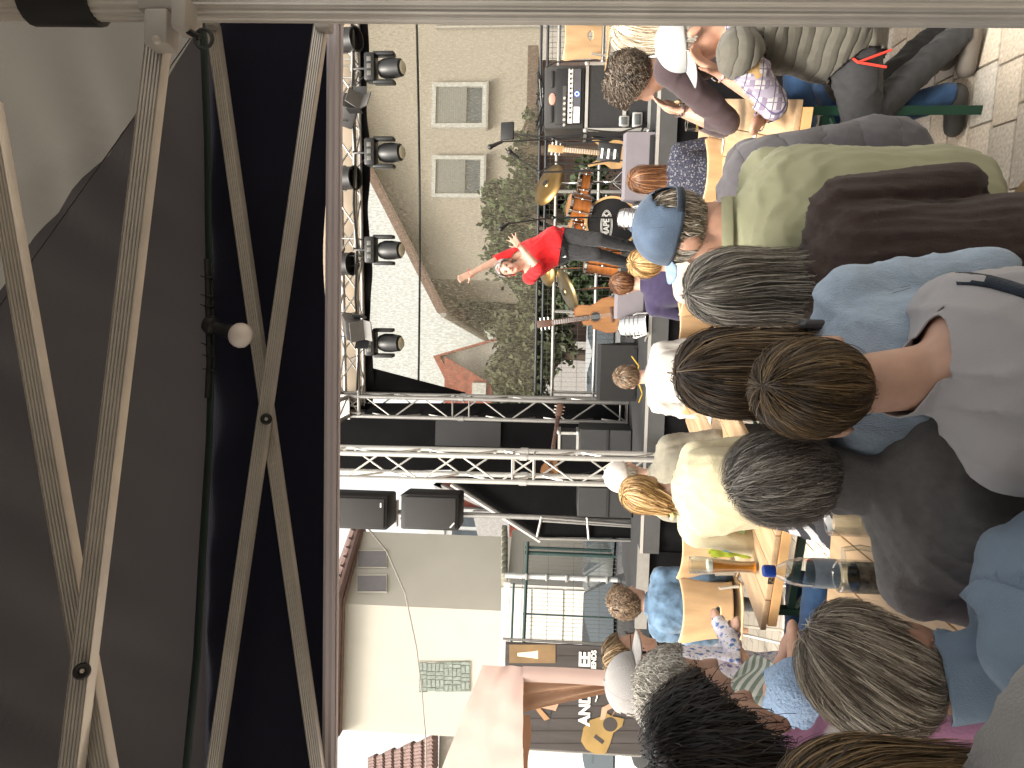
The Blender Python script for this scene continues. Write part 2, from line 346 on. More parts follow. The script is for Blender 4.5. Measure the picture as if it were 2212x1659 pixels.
for sg in (-1, 1):
    ex = lc.x - ov if sg < 0 else rgt + ov; ez = zev - sl_ * ov
    mb = MB(); mb.prism([(ex, DH - .45, ez), (ap.x, DH - .45, ap.z + .02), (ap.x, DH - .45, ap.z + .24), (ex, DH - .45, ez + .2)], (0, 9.9, 0)); rf = mb.build('roof', tile_m, house, True, smooth=False)
    mb = MB(); mb.prism([(ex, DH - .47, ez - .05), (ap.x, DH - .47, ap.z - .02), (ap.x, DH - .47, ap.z + .06), (ex, DH - .47, ez + .03)], (0, .03, 0)); mb.build('barge_board', wood_dark, rf, True, smooth=False)
    mb = MB(); mb.cyl((ex - sg * -.03, DH - .4, ez + .06), (ex - sg * -.03, DH + 9.3, ez + .06), .08, n=10); mb.build('gutter', zinc, rf, True)
def window(par, x0, x1, y0, y1, d, shut, slats=14, fm=frame_w):
    a, b = P(x1, y1, d - .02), P(x0, y0, d - .02); wdt, h = b.x - a.x, b.z - a.z; cx, cz = (a.x + b.x) / 2, (a.z + b.z) / 2
    mb = MB(); t = wdt * .09
    for (px, pz, sx, sz) in ((cx, b.z - t / 2, wdt, t), (cx, a.z + t / 2, wdt, t), (a.x + t / 2, cz, t, h - 2.02 * t), (b.x - t / 2, cz, t, h - 2.02 * t)): mb.box((px, d - .04, pz), (sx, .12, sz))
    w_ = mb.build('window', fm, par, True, smooth=False)
    mb = MB(); mb.box((cx, d - .006, cz), (wdt - 2 * t, .02, h - 2 * t)); mb.build('pane', glass_m, w_, True, smooth=False)
    mb = MB(); mb.box((cx, d - .07, a.z - .03), (wdt * 1.08, .18, .05)); mb.build('sill', zinc, w_, True, smooth=False)
    if shut:
        zt = b.z - t; hh = (h - 2 * t) * shut
        for i in range(slats):
            z = zt - hh * (i + .5) / slats; mb = MB(); mb.box((cx, d - .05, z), (wdt - 2.1 * t, .025, hh / slats * .86), Matrix.Rotation(R(18), 3, 'X')); mb.build('slat', shut_m, w_, True, smooth=False)
    return w_
window(house, 935, 1050, 181, 277, DH, .66); window(house, 935, 1045, 338, 428, DH, .66)
mb = MB(); a = P(1030, 60, DH); mb.cyl((a.x, DH - .06, 0), (a.x, DH - .06, zev), .05, n=8); mb.build('downpipe', zinc, house, True)
# brown shed beside the house
sa, sb = P(1300, 425, 14.0), P(1150, 130, 14.0)
shed = thing('timber_shed', 'low dark brown timber shed roof seen behind the amplifier rack', 'shed', ((sa.x + sb.x) / 2, 14, 0))
nB = 10
for i in range(nB):
    w_ = (sb.x - sa.x) / nB; mb = MB(); mb.box((sa.x + w_ * (i + .5), 14 + .01 * (i % 2), sb.z / 2 - .1), (w_ * .97, .04, sb.z - .2)); mb.build('board', wood_dark, shed, True, smooth=False)
mb = MB(); mb.box(((sa.x + sb.x) / 2, 15.2, sb.z - .02), (sb.x - sa.x + .4, 2.8, .2)); mb.build('roof', wood_dark, shed, True, smooth=False)
mb = MB(); mb.box(((sa.x + sb.x) / 2, 15.3, sb.z / 2 - .1), (sb.x - sa.x, 2.5, sb.z - .22)); mb.build('wall', wood_dark, shed, True, smooth=False)
# two red roofed houses far left behind the scrim
def gable_house(name, label, xr, xl, xridge, yridge, yeave, d, wallm, roofm, ridge_dir=0, base_y=1200):
    a, b, c = P(yeave, xl, d), P(yeave, xr, d), P(yridge, xridge, d)
    h = thing(name, label, 'house', (a.x, d, 0))
    mb = MB(); mb.prism([(a.x, d, 0), (b.x, d, 0), (b.x, d, b.z), (c.x, d, c.z), (a.x, d, a.z)], (0, 8, 0)); mb.build('wall', wallm, h, True, smooth=False)
    for q in (a, b):
        e = q + (q - c) * .06; mb = MB(); mb.prism([(e.x, d - .3, e.z), (c.x, d - .3, c.z), (c.x, d - .3, c.z + .25), (e.x, d - .3, e.z + .25)], (0, 8.6, 0)); mb.build('roof', roofm, h, True, smooth=False)
    return h, a, b, c
slate_w = mat('grey_shingle_wall', (.27, .265, .26), .9, var=.15, vscale=14)
h, a, b, c = gable_house('red_roof_house', 'far house with wide red roof and grey gable behind the scrim', 735, 1010, 770, 953, 1075, 26, slate_w, red_tile)
mb = MB(); rp = [P(960, 770, 25.4), P(1062, 830, 25.4), P(1062, 1000, 25.4), P(960, 900, 25.4)]; mb.prism(rp, (0, .15, 0)); ro = mb.build('roof', red_tile, h, True, smooth=False)
for (x, y) in ((1035, 842), (1045, 905)):
    q = P(x, y, 25.35); mb = MB(); mb.box(q, (.5, .1, .5)); mb.build('skylight', frame_w, ro, True, smooth=False)
h, a, b, c = gable_house('brick_roof_house', 'distant house with brick red roof between bush and tree behind the scrim', 575, 745, 640, 1050, 1105, 32, wood_dark, red_tile)
for (x, y) in ((1108, 668), (1118, 690), (1108, 705)):
    q = P(x, y, 31.6); mb = MB(); mb.box(q, (.5, .1, .7)); mb.build('window', frame_w, h, True, smooth=False)
h, a, b, c = gable_house('half_timbered_house', 'red house with white bay window and dark roof under the hanging loudspeakers', 1100, 1290, 1045, 955, 1070, 24, brick_red, slate_w)
q = P(1010, 1140, 23.7)
mb = MB(); mb.box((q.x, 23.8, q.z), (1.3, .5, 1.5)); bay = mb.build('bay', frame_w, h, True, smooth=False)
mb = MB(); mb.prism([(q.x - .8, 23.5, q.z + .75), (q.x + .8, 23.5, q.z + .75), (q.x, 23.5, q.z + 1.5)], (0, .5, 0)); mb.build('bay_gable', frame_w, bay, True, smooth=False)
for i in (-1, 1):
    mb = MB(); mb.box((q.x + i * .28, 23.53, q.z), (.42, .04, 1.0)); mb.build('pane', glass_m, bay, True, smooth=False)
mb = MB(); rp = [P(1020, 1105, 23.2), P(1100, 1105, 23.2), P(1100, 1170, 23.2), P(1035, 1170, 23.2)]; mb.prism(rp, (0, .3, 0)); mb.build('lower_roof', slate_w, h, True, smooth=False)

# white building on the left
wb = thing('white_building', 'white rendered building with glass block window left of the stage', 'building', (-4.5, 14, 0))
k0 = P(1000, 1316, 14); k1 = P(1000, 1592, 13.95); k2 = P(1000, 1156, 15.2); ztop = P(744, 1316, 14).z
mb = MB(); mb.prism([(k0.x, 14, -.01), (k2.x, 15.2, -.01), (k2.x - 3.5, 18, -.01), (k1.x, 13.95, -.01)], (0, 0, ztop)); mb.build('wall', white_wall, wb, True, smooth=False)
gm = mat('terracotta_fascia', (.10, .06, .05), .6, var=.1)
mb = MB(); mb.prism([(k0.x + .12, 13.85, ztop - .02), (k2.x + .15, 15.25, ztop - .02), (k2.x - 3.4, 18.2, ztop - .02), (k1.x - .05, 13.8, ztop - .02)], (0, 0, .16)); rf = mb.build('roof', tile_m, wb, True, smooth=False)
mb = MB(); mb.tube([(k1.x - .05, 13.75, ztop + .06), (k0.x + .15, 13.75, ztop + .06), (k2.x + .2, 15.3, ztop + .06)], .075, 8); mb.build('gutter', gm, rf, True)
for q in range(9):
    t = q / 8; mb = MB(); mb.cyl((k0.x + .2 + (k2.x - k0.x) * t, 13.85 + 1.4 * t, ztop + .14), (k0.x - 1.0 + (k2.x - k0.x) * t, 13.85 + 1.4 * t, ztop + .55), .09, n=8); mb.build('roof_tile', tile_m, rf, True)
# two blind windows on its side wall, glass blocks on the front
def on_wall(A, B, x, y):             # point of the vertical wall through A, B seen at (x, y)
    d = ray(x, y); nn = V(-(B.y - A.y), B.x - A.x, 0); t = (A - CAM).dot(nn) / d.dot(nn); return CAM + d * t
grey_pane = mat('grey_blind', (.17, .16, .165), .5, var=.05)
for (y0, y1) in ((1190, 1227), (1243, 1280)):
    p = [on_wall(k0, k2, x, y) for x, y in ((772, y0), (772, y1), (836, y1), (836, y0))]; nn = (k2 - k0).cross(V(0, 0, 1)).normalized(); nn = nn if nn.x > 0 else -nn
    mb = MB(); mb.prism([q + nn * .004 for q in p], nn * .02); wo = mb.build('window', grey_pane, wb, True, smooth=False)
    mb = MB(); mb.tube([q + nn * .02 for q in p + p[:1]], .02, 4); mb.build('frame', white_wall, wo, True, smooth=False)
gb_m = mat('glass_block', (.16, .19, .165), .25, var=.35, vscale=14, spec=.7)
gw = thing('tmp', 'x', 'x'); bpy.data.objects.remove(gw)
fr = [on_wall(k0, k1, x, y) for x, y in ((905, 1430), (905, 1495), (1015, 1493), (1017, 1432))]
eu, ev = (fr[1] - fr[0]), (fr[2] - fr[1]); nf = V(-(k1.y - k0.y), k1.x - k0.x, 0).normalized(); nf = nf if nf.y < 0 else -nf
mb = MB(); mb.prism([q - eu * .03 * (1 if i in (0, 3) else -1) + nf * .004 for i, q in enumerate(fr)], nf * .015); gw = mb.build('block_window', white_wall, wb, True, smooth=False)
def blk_at(u0, u1, v0, v1):
    q = [fr[0] + eu * u + ev * v + nf * .018 for u, v in ((u0, v0), (u1, v0), (u1, v1), (u0, v1))]
    mb = MB(); mb.prism(q, nf * .02); mb.build('glass_block', gb_m, gw, True, smooth=False)
nv, nu = 5, 4; gp = .012
for i in range(6):
    off = (0, .5, 1, .15, .65, .3)[i]; u = -off * .5; k = i
    while u < 1:
        if k % 2 == 0:
            for q in (0, 1):
                a_, b_ = max(0, u), min(1, u + .27)
                if b_ - a_ > .05: blk_at(a_ + gp, b_ - gp, (i + q * .5) / 6 + gp * .6, (i + q * .5 + .5) / 6 - gp * .6)
            u += .27
        else:
            for q in (0, 1):
                a_, b_ = max(0, u + q * .135), min(1, u + q * .135 + .135)
                if b_ - a_ > .04: blk_at(a_ + gp, b_ - gp, i / 6 + gp * .6, (i + 1) / 6 - gp * .6)
            u += .27
        k += 1
# tiled roof at the far left
tr = thing('tiled_outhouse', 'small building with brown tiled roof at the left edge behind pink gazebo', 'building', P(950, 1640, 15.5) * 1)
tr.location.z = 0
e0, e1_, r0_, r1_ = P(945, 1592, 15.6), P(945, 1700, 15.6), P(800, 1596, 18.3), P(800, 1720, 18.3)
r0_ = P(800, 1640, 18.3)
mb = MB(); mb.prism([(e0.x, 15.8, -.01), (e1_.x - 1, 15.8, -.01), (e1_.x - 1, 18, -.01), (e0.x, 18, -.01)], (0, 0, e0.z)); mb.build('wall', mat('grey_render', (.30, .28, .25), .9), tr, True, smooth=False)
mb = MB(); mb.quad(e0, e1_ + V(-1, 0, 0), r1_ + V(-1.5, 0, 0), r0_); rf = mb.build('roof', tile_m, tr, True, smooth=False)
for i in range(8):
    for j in range(7):
        u, v = (i + (.5 if j % 2 else 0)) / 8 * .62, j / 7
        a_ = e0.lerp(e1_, u).lerp(r0_.lerp(r1_, u), v); b_ = e0.lerp(e1_, u).lerp(r0_.lerp(r1_, u), v + 1 / 7)
        mb = MB(); mb.cyl(a_ + V(0, -.03, .05), b_ + V(0, 0, .02), .085, .06, n=7); mb.build('tile', tile_m, rf, True)
# garden walls
cop = mat('mossy_coping', (.17, .165, .13), .95, var=.35, vscale=9, bump=.6, bscale=20)
wa, wb_ = P(1095, 1258, 11.6), P(1095, 1150, 12.4)
gwall = thing('garden_wall', 'short white garden wall with mossy coping between speaker and fence', 'wall', (wa.x, 12, 0))
mb = MB(); mb.prism([(wa.x, 11.6, -.01), (wb_.x, 12.4, -.01), (wb_.x, 12.65, -.01), (wa.x, 11.85, -.01)], (0, 0, wa.z)); mb.build('wall', white_wall, gwall, True, smooth=False)
for i in range(8):
    a_ = wa.lerp(wb_, i / 8); b_ = wa.lerp(wb_, (i + .94) / 8); mb = MB(); mb.rbox((a_ + b_) / 2 + V(0, .12, .05), ((b_ - a_).length, .36, .10), .02, Matrix.Rotation(math.atan2(b_.y - a_.y, b_.x - a_.x), 3, 'Z')); mb.build('coping_stone', cop, gwall, True)
wc = P(1097, 1262, 11.2); wd_ = P(1097, 1680, 11.2)
gate_w = thing('white_garage', 'flat white garage front behind the wire fence', 'garage', ((wc.x + wd_.x) / 2, 11.2, 0))
mb = MB(); mb.box(((wc.x + wd_.x) / 2, 12.4, wc.z / 2 - .01), (wc.x - wd_.x, 2.4, wc.z)); mb.build('wall', mat('garage_white', (.52, .50, .46), .8, var=.04, vscale=1.5), gate_w, True, smooth=False)
for i in range(5):
    z = .3 + i * .5; mb = MB(); mb.box((wc.x - 1.2, 11.185, z), (2.3, .02, .47)); mb.build('panel', mat('garage_panel', (.56, .54, .50), .7, var=.03), gate_w, True, smooth=False)
# thin overhead wire
wire = MB(); wp = [P(740, 1085, 8), P(790, 1135, 8.6), P(835, 1190, 9), P(875, 1280, 9.6), P(900, 1400, 10), P(912, 1500, 10.5), P(920, 1600, 11), P(922, 1700, 11)]
wire.tube(wp, .011, 5); tag(wire.build('overhead_wire', mat('wire_grey', (.22, .2, .18), .6)), 'thin grey overhead wire sagging across the white building', 'wire')

# ================================================================ trees and bushes
leafA = mat('leaf_green', (.034, .052, .019), .6, var=.45, vscale=2.5, spec=.3)
leafB = mat('leaf_olive', (.050, .058, .028), .6, var=.4, vscale=2.5, spec=.3)
bark = mat('bark', (.07, .05, .035), .9, var=.3, bump=.6, bscale=30)
def foliage(name, label, blobs, n, leaf, lm, base, group=None, cat='tree'):
    rng = np.random.default_rng(abs(hash(label)) % 999 if False else len(label) * 7 + n)
    t = thing(name, label, cat, (base[0], base[1], 0), group=group)
    C = np.array([b[0] for b in blobs]); Rr = np.array([b[1] for b in blobs]); wgt = Rr ** 2; wgt = wgt / wgt.sum()
    k = rng.choice(len(blobs), n, p=wgt); d = rng.normal(size=(n, 3)); d /= np.linalg.norm(d, axis=1)[:, None]
    rad = Rr[k] * (rng.random(n) ** .45) * (1 + .25 * rng.normal(size=n)); pos = C[k] + d * rad[:, None] * np.array([1, .8, .85])
    a = rng.normal(size=(n, 3)); a /= np.linalg.norm(a, axis=1)[:, None]; b = np.cross(a, rng.normal(size=(n, 3))); b /= np.linalg.norm(b, axis=1)[:, None]
    s = leaf * (.6 + .8 * rng.random(n))[:, None]
    vs = np.stack([pos - a * s, pos + b * s * .5, pos + a * s, pos - b * s * .5], 1).reshape(-1, 3)
    vs -= np.array([base[0], base[1], 0]); me = bpy.data.meshes.new('crown')
    me.from_pydata(vs.tolist(), [], [(4*i, 4*i+1, 4*i+2, 4*i+3) for i in range(n)]); me.materials.append(lm)
    o = bpy.data.objects.new('crown', me); sc.collection.objects.link(o); o.parent = t
    mb = MB(); z0 = min(b[0][2] for b in blobs)
    mb.cyl((base[0], base[1], -.02), (base[0] + .05, base[1], z0), .13, .09, 8)
    for c, r in blobs: mb.tube([(base[0] + .05, base[1], z0 - .1), ((base[0] + c[0]) / 2, (base[1] + c[1]) / 2, (z0 + c[2]) / 2 + .1), tuple(c)], .07, 6, r1=.015)
    mb.build('trunk', bark, t, True); return t
def blob(x, y, d, rpx): q = P(x, y, d); return ((q.x, q.y, q.z), rpx / FPX * d)
foliage('ivy_bush', 'green climbing bush against the grey house behind the singer', [blob(x, y, 13 + .2 * i, r) for i, (x, y, r) in enumerate(((1110, 430, 45), (1075, 470, 38), (1060, 415, 26), (1120, 500, 55), (1090, 550, 50), (1140, 580, 60), (1160, 440, 50), (1200, 520, 60), (1240, 460, 60), (1150, 380, 30), (1190, 400, 45)))], 9000, .075, leafA, (P(1200, 500, 13).x, 13.3))
foliage('garden_tree', 'loose round tree rising beside a red roof behind the scrim', [blob(x, y, 22, r) for x, y, r in ((1040, 660, 30), (1060, 680, 34), (1025, 650, 20), (1075, 645, 26), (1085, 690, 24))], 2600, .12, leafB, (P(1060, 665, 22).x, 22))
foliage('tall_hedge', 'dense olive hedge behind the stage rail at its left end', [blob(x, y, 12.5, r) for x, y, r in ((1100, 715, 40), (1115, 760, 48), (1095, 800, 45), (1110, 845, 45), (1150, 700, 45), (1160, 780, 50), (1150, 850, 45), (1190, 660, 45), (1200, 740, 50), (1150, 640, 38), (1100, 900, 40), (1160, 910, 45))], 9000, .07, leafB, (P(1160, 770, 12.5).x, 12.5), cat='hedge')
foliage('low_shrub', 'dark low shrub growing behind the drum kit rail', [blob(x, y, 11.5, r) for x, y, r in ((1260, 440, 50), (1250, 520, 50), (1270, 590, 55), (1280, 380, 45), (1300, 470, 50), (1240, 630, 45), (1290, 650, 50))], 6000, .06, leafA, (P(1270, 520, 11.5).x, 11.5), cat='shrub')
foliage('ivy_sprig', 'sparse leafy sprigs above the brown shed beside amplifier rack', [blob(x, y, 13.6, r) for x, y, r in ((1125, 300, 22), (1110, 340, 22), (1140, 250, 16), (1130, 375, 26))], 420, .07, leafA, (P(1150, 330, 13.6).x, 13.6), cat='bush')

# ================================================================ cars
def car(name, label, loc, rz, body, kind='car'):
    t = thing(name, label, 'car', loc, rz); t.scale = (1, 1, .87)
    # length along local Y (front +Y), 4.2 x 1.75 x 1.48
    prof = [(-2.1, .45, .62), (-2.05, .42, .95), (-1.55, .40, 1.02), (-1.0, .38, 1.44), (.15, .38, 1.48), (.95, .38, 1.02), (1.75, .40, .88), (2.08, .42, .70), (2.1, .45, .52)]
    mb = MB(); secs = []
    for y, z0, z1 in prof:
        roof = z1 > 1.2; w_ = .87; wt = .62 if roof else .80
        secs.append([(-w_ * .93, y, z0 * .6), (-w_, y, z0 + .1), (-w_, y, min(z1, .92)), (-wt, y, z1), (0, y, z1 + .02), (wt, y, z1), (w_, y, min(z1, .92)), (w_, y, z0 + .1), (w_ * .93, y, z0 * .6)])
    vs = [v for s_ in secs for v in s_]; n = 9
    mb.add(vs, [(i*n+j, i*n+(j+1) % n, (i+1)*n+(j+1) % n, (i+1)*n+j) for i in range(len(secs) - 1) for j in range(n)] + [tuple(range(n)), tuple(range(len(secs) * n - 1, (len(secs) - 1) * n - 1, -1))])
    bo = mb.build('body', body, t, angle=28)
    gl = mat('car_glass', (.03, .04, .045), .05, var=0, spec=.9)
    mb = MB(); mb.quad((-.60, .17, 1.45), (.60, .17, 1.45), (.74, .93, 1.055), (-.74, .93, 1.055)); mb.v = [(x, y + .012, z + .018) for x, y, z in mb.v]; mb.build('windscreen', gl, t, smooth=False, solid=.008)
    mb = MB(); mb.quad((-.60, -1.02, 1.42), (.60, -1.02, 1.42), (.74, -1.53, 1.05), (-.74, -1.53, 1.05)); mb.v = [(x, y - .012, z + .016) for x, y, z in mb.v]; mb.build('rear_window', gl, t, smooth=False, solid=.008)
    for s_ in (-1, 1):
        mb = MB(); mb.add([(s_ * .82, .80, .97), (s_ * .66, .12, 1.40), (s_ * .66, -.30, 1.40), (s_ * .82, -.32, .97)], [(0, 1, 2, 3)]); mb.add([(s_ * .82, -.38, .97), (s_ * .66, -.36, 1.40), (s_ * .66, -.95, 1.38), (s_ * .82, -1.40, .99)], [(0, 1, 2, 3)]); mb.v = [(x + s_ * .02, y, z) for x, y, z in mb.v]
        mb.build('side_window', gl, t, smooth=False, solid=.008)
        mb = MB(); mb.rbox((s_ * .62, 2.02, .68), (.36, .12, .14), .03); mb.build('headlight', mat('lamp_clear', (.75, .75, .75), .1, var=0), t)
        mb = MB(); mb.rbox((s_ * .70, -2.07, .80), (.24, .08, .16), .03); mb.build('tail_light', mat('lamp_red', (.5, .02, .015), .2, var=0), t)
        mb = MB(); mb.rbox((s_ * .98, .62, .98), (.16, .10, .12), .03); mb.build('mirror', body, t)
        for yy in (-1.3, 1.32):
            mb = MB(); mb.lathe([(.20, -.10), (.30, -.10), (.315, -.06), (.315, .06), (.30, .10), (.20, .10)], (s_ * .80, yy, .315), (1, 0, 0), 24); wh = mb.build('wheel', mat('tyre', (.015, .015, .015), .85), t)
            mb = MB(); mb.lathe([(.02, .085 * s_), (.19, .075 * s_), (.21, .10 * s_)], (s_ * .80, yy, .315), (1, 0, 0), 16); mb.build('rim', mat('rim', (.5, .5, .5), .3, .8), wh)
    mb = MB(); mb.rbox((0, 2.09, .50), (.9, .05, .22), .02); mb.build('grille', blk, t)
    return t
silver = mat('paint_silver', (.42, .43, .43), .3, .5, var=.03, spec=.6); black_p = mat('paint_black', (.02, .021, .024), .2, .2, var=.03, spec=.7); whitep = mat('paint_white', (.62, .63, .63), .3, 0, var=.03)
q = G(1560, 1352, 0); c1 = P(1400, 1350, 8.9)
car('parked_car', 'black car with bright windscreen parked behind the wire fence beside the banner', (P(1380, 1405, 9.6).x, 9.9, 0), R(200), black_p)
car('parked_car', 'dark grey car parked behind the wire fence left of the stage corner', (P(1400, 1190, 10.2).x, 10.4, 0), R(158), mat('paint_dark', (.08, .082, .088), .2, .4, var=.03))
car('parked_car', 'silver car parked behind the stage guard rail', (P(1250, 770, 11).x, 11.2, 0), R(190), silver)
car('parked_car', 'white car cut off by the left edge beyond the banner', (P(1300, 1690, 9.4).x, 9.6, 0), R(185), whitep)
# ================================================================ stage
TH = R(-8); E1 = V(math.cos(TH), math.sin(TH), 0); E2 = V(-math.sin(TH), math.cos(TH), 0); S0 = V(-1.6, 7.0, 0); HS = .862
RS = Matrix.Rotation(TH, 3, 'Z')
def SP(a, b, z=0): return S0 + E1 * a + E2 * b + V(0, 0, z)
def PS(x, y, b):                     # point seen at (x, y) on the stage plane b metres behind the front edge
    d = ray(x, y); return CAM + d * ((b - (CAM - S0).dot(E2)) / d.dot(E2))
def ST(p): r = p - S0; return r.dot(E1), r.dot(E2)
black_cloth = mat('black_molton', (.005, .005, .0055), .95, var=.25, vscale=3, bump=.3, bscale=60, spec=.1)
deck_m = mat('black_deck', (.02, .02, .021), .95, var=.2, vscale=8)
steel = mat('bright_aluminium', (.50, .49, .465), .38, .7, var=.05, vscale=15)
dsteel = mat('weathered_aluminium', (.34, .33, .315), .4, .8, var=.08, vscale=15)
stage = thing('stage', 'low black concert stage with aluminium edge and black skirt', 'stage', SP(0, 0), TH)
mb = MB(); mb.box((4.2, 2.1, HS - .05), (8.4, 4.2, .098)); mb.build('deck', deck_m, stage, smooth=False)
mb = MB(); mb.box((4.2, -.016, HS - .012), (8.42, .03, .028)); mb.build('edge_profile', steel, stage, smooth=False)
mb = MB(); mb.box((4.2, -.014, HS - .105), (8.42, .03, .15)); mb.build('frame_beam', mat('stage_frame_grey', (.055, .055, .055), .6, .2, var=.1), stage, smooth=False)
mb = MB(); mb.sheet(lambda u, v: V(u * 8.4, .015 + .022 * math.sin(u * 190) * (v + .2) + .01 * noise.noise(V(u * 60, v, 0)), (HS - .17) * (1 - v) + .004), 300, 4); mb.build('skirt', black_cloth, stage)
mb = MB(); mb.sheet(lambda u, v: V(.0 + .012 * math.sin(u * 90), u * 4.2, (HS - .1) * (1 - v) + .004), 60, 3); mb.build('skirt', black_cloth, stage)

def truss(name, label, p0, p1, wv, hv, m, group, rt=.025, rb=.010, step=.36, cat='truss'):
    p0, p1 = V(*p0), V(*p1); ln = (p1 - p0).length; d = (p1 - p0) / ln; h = .12
    t = thing(name, label, cat, p0, group=group)
    cs = [p0 + wv * (sx * h) + hv * (sy * h) for sx, sy in ((-1, -1), (1, -1), (1, 1), (-1, 1))]
    for c in cs:
        mb = MB(); mb.cyl(c, c + d * ln, rt, n=10); mb.build('chord', m, t, True)
    n = max(2, round(ln / step))
    for f in range(4):
        a, b = cs[f], cs[(f + 1) % 4]; mb = MB()
        for i in range(n):
            q0, q1 = (a, b) if i % 2 == f % 2 else (b, a)
            mb.cyl(q0 + d * ln * (i + .04) / n, q1 + d * ln * (i + .96) / n, rb, n=6, cap=False)
        for s_ in np.arange(0, ln + .01, 2.0):
            for e in (-.10, .10):
                if 0 < s_ + e < ln: mb.cyl(a + d * (s_ + e), b + d * (s_ + e), rb, n=6, cap=False)
        mb.build('bracing', m, t, True)
    for s_ in np.arange(2.0, ln - .3, 2.0):
        for c in cs: mb = MB(); mb.cyl(c + d * (s_ - .035), c + d * (s_ + .035), rt * 1.35, n=10); mb.build('coupler', m, t, True)
    for e in (.02, ln - .02):
        mb = MB(); mb.box(p0 + d * e, (.30, .30, .012), face_rot(V(-d.y, d.x, 0) if abs(d.z) < .5 else V(0, 1, 0), d) if True else None); mb.build('end_plate', m, t, True, smooth=False)
    return t
grp = 'aluminium box trusses of the stage'
ft = P(1100, 1003, 6.75); rt_ = P(1100, 882, 8.6)
truss('truss_tower', 'bright front truss tower standing left of the stage front', (ft.x, 6.75, 0), (ft.x - .04, 6.75, 5.2), E1, E2, steel, grp)
rA, rB = ST(V(rt_.x, 8.6, 0)); ZT = 4.10
truss('truss_tower', 'grey rear truss tower at the left end of the scrim', SP(rA, rB, HS), SP(rA, rB, ZT + .3), E1, E2, dsteel, grp)
truss('truss_tower', 'rear truss tower half hidden at the right end of the scrim', SP(rA + 4.62, rB, HS), SP(rA + 4.62, rB, ZT + .3), E1, E2, steel, grp)
truss('roof_truss', 'long horizontal rear truss carrying the stage spotlights', SP(rA - .1, rB, ZT + .13), SP(rA + 6.2, rB, ZT + .13), E2, V(0, 0, 1), dsteel, grp)
truss('roof_truss', 'side truss running from front tower to rear tower overhead', SP(rA - .05, -.1, ZT + .45), SP(rA, rB - .15, ZT + .25), E1, V(0, 0, 1), dsteel, grp)

# scrim, border, roof canvas, drapes
def scrim_mat():
    m = bpy.data.materials.new('gauze_scrim'); m.use_nodes = True; nt = m.node_tree; L = nt.links; nt.nodes.clear()
    out = nd(nt, 'ShaderNodeOutputMaterial'); tr = nd(nt, 'ShaderNodeBsdfTransparent'); df = nd(nt, 'ShaderNodeBsdfDiffuse'); tl = nd(nt, 'ShaderNodeBsdfTranslucent')
    df.inputs[0].default_value = (.16, .15, .125, 1); tl.inputs[0].default_value = (.80, .72, .50, 1)
    tc = nd(nt, 'ShaderNodeTexCoord'); mp = nd(nt, 'ShaderNodeMapping'); mp.inputs['Scale'].default_value = (1, 1, .35); L.new(tc.outputs['Object'], mp.inputs[0])
    n = nd(nt, 'ShaderNodeTexNoise'); n.inputs['Scale'].default_value = 60; n.inputs['Detail'].default_value = 3; L.new(mp.outputs[0], n.inputs['Vector'])
    r = nd(nt, 'ShaderNodeMapRange'); r.inputs[1].default_value = .32; r.inputs[2].default_value = .68; r.inputs[3].default_value = .10; r.inputs[4].default_value = .52; tr.inputs[0].default_value = (.95, .93, .85, 1); L.new(n.outputs['Fac'], r.inputs[0])
    a = nd(nt, 'ShaderNodeMixShader'); a.inputs[0].default_value = .55; L.new(df.outputs[0], a.inputs[1]); L.new(tl.outputs[0], a.inputs[2])
    x = nd(nt, 'ShaderNodeMixShader'); L.new(r.outputs[0], x.inputs[0]); L.new(tr.outputs[0], x.inputs[1]); L.new(a.outputs[0], x.inputs[2]); L.new(x.outputs[0], out.inputs[0]); return m
zb = P(1160, 600, 8.5).z
scr = thing('gauze_backdrop', 'see-through gauze backdrop hung across the rear of the stage', 'backdrop', SP(rA, rB + .2, 0), TH)
mb = MB(); mb.sheet(lambda u, v: V(.14 + u * 4.5, .01 * noise.noise(V(u * 9, v * 3, 1)), ZT - .0 + (zb - ZT) * v), 40, 20); mb.build('gauze', scrim_mat(), scr)
mb = MB(); mb.sheet(lambda u, v: V(.0 + u * 4.8, -.06 + .012 * math.sin(u * 60), ZT + .04 - v * (.13 + .02 * math.sin(u * 23))), 120, 3); mb.build('border', black_cloth, scr)
mb = MB(); mb.add([(.10, -.05, ZT), (.46, -.05, ZT), (.16, -.05, ZT - 1.25), (.10, -.05, ZT - 1.3)], [(0, 1, 2, 3)]); mb.build('side_border', black_cloth, scr, solid=.004)
for dz in (0, .075): 
    mb = MB(); mb.cyl((.1, -.02, zb - dz), (4.7, -.02, zb - dz), .016, n=8); mb.build('bottom_pipe', mat('black_pipe', (.04, .042, .045), .5, .3), scr)
zr = P(897, 750, 8.5).z
mb = MB(); mb.tube([(.15 + 4.5 * t, -.03, zr - .03 * math.sin(t * 3.1)) for t in np.linspace(0, 1, 16)], .013, 6); mb.build('seam_rope', mat('rope_black', (.02, .022, .02), .8, var=.4, vscale=40), scr)
canvas = mat('tan_canvas', (.30, .245, .185), .9, var=.12, vscale=4)
cv = thing('stage_roof_canvas', 'tan canvas of the stage roof behind the spotlight truss', 'canopy', SP(rA, rB + .25, 0), TH)
mb = MB(); mb.sheet(lambda u, v: V(-.2 + u * 6.4, .05 + .05 * noise.noise(V(u * 14, v * 2, 5)), ZT + .02 + v * 1.2), 80, 8); mb.build('rear_panel', canvas, cv)
drape = thing('side_drape', 'black cloth wall closing the stage behind the front truss tower', 'drape', SP(rA - .6, rB - .2, 0), TH)
dm = []
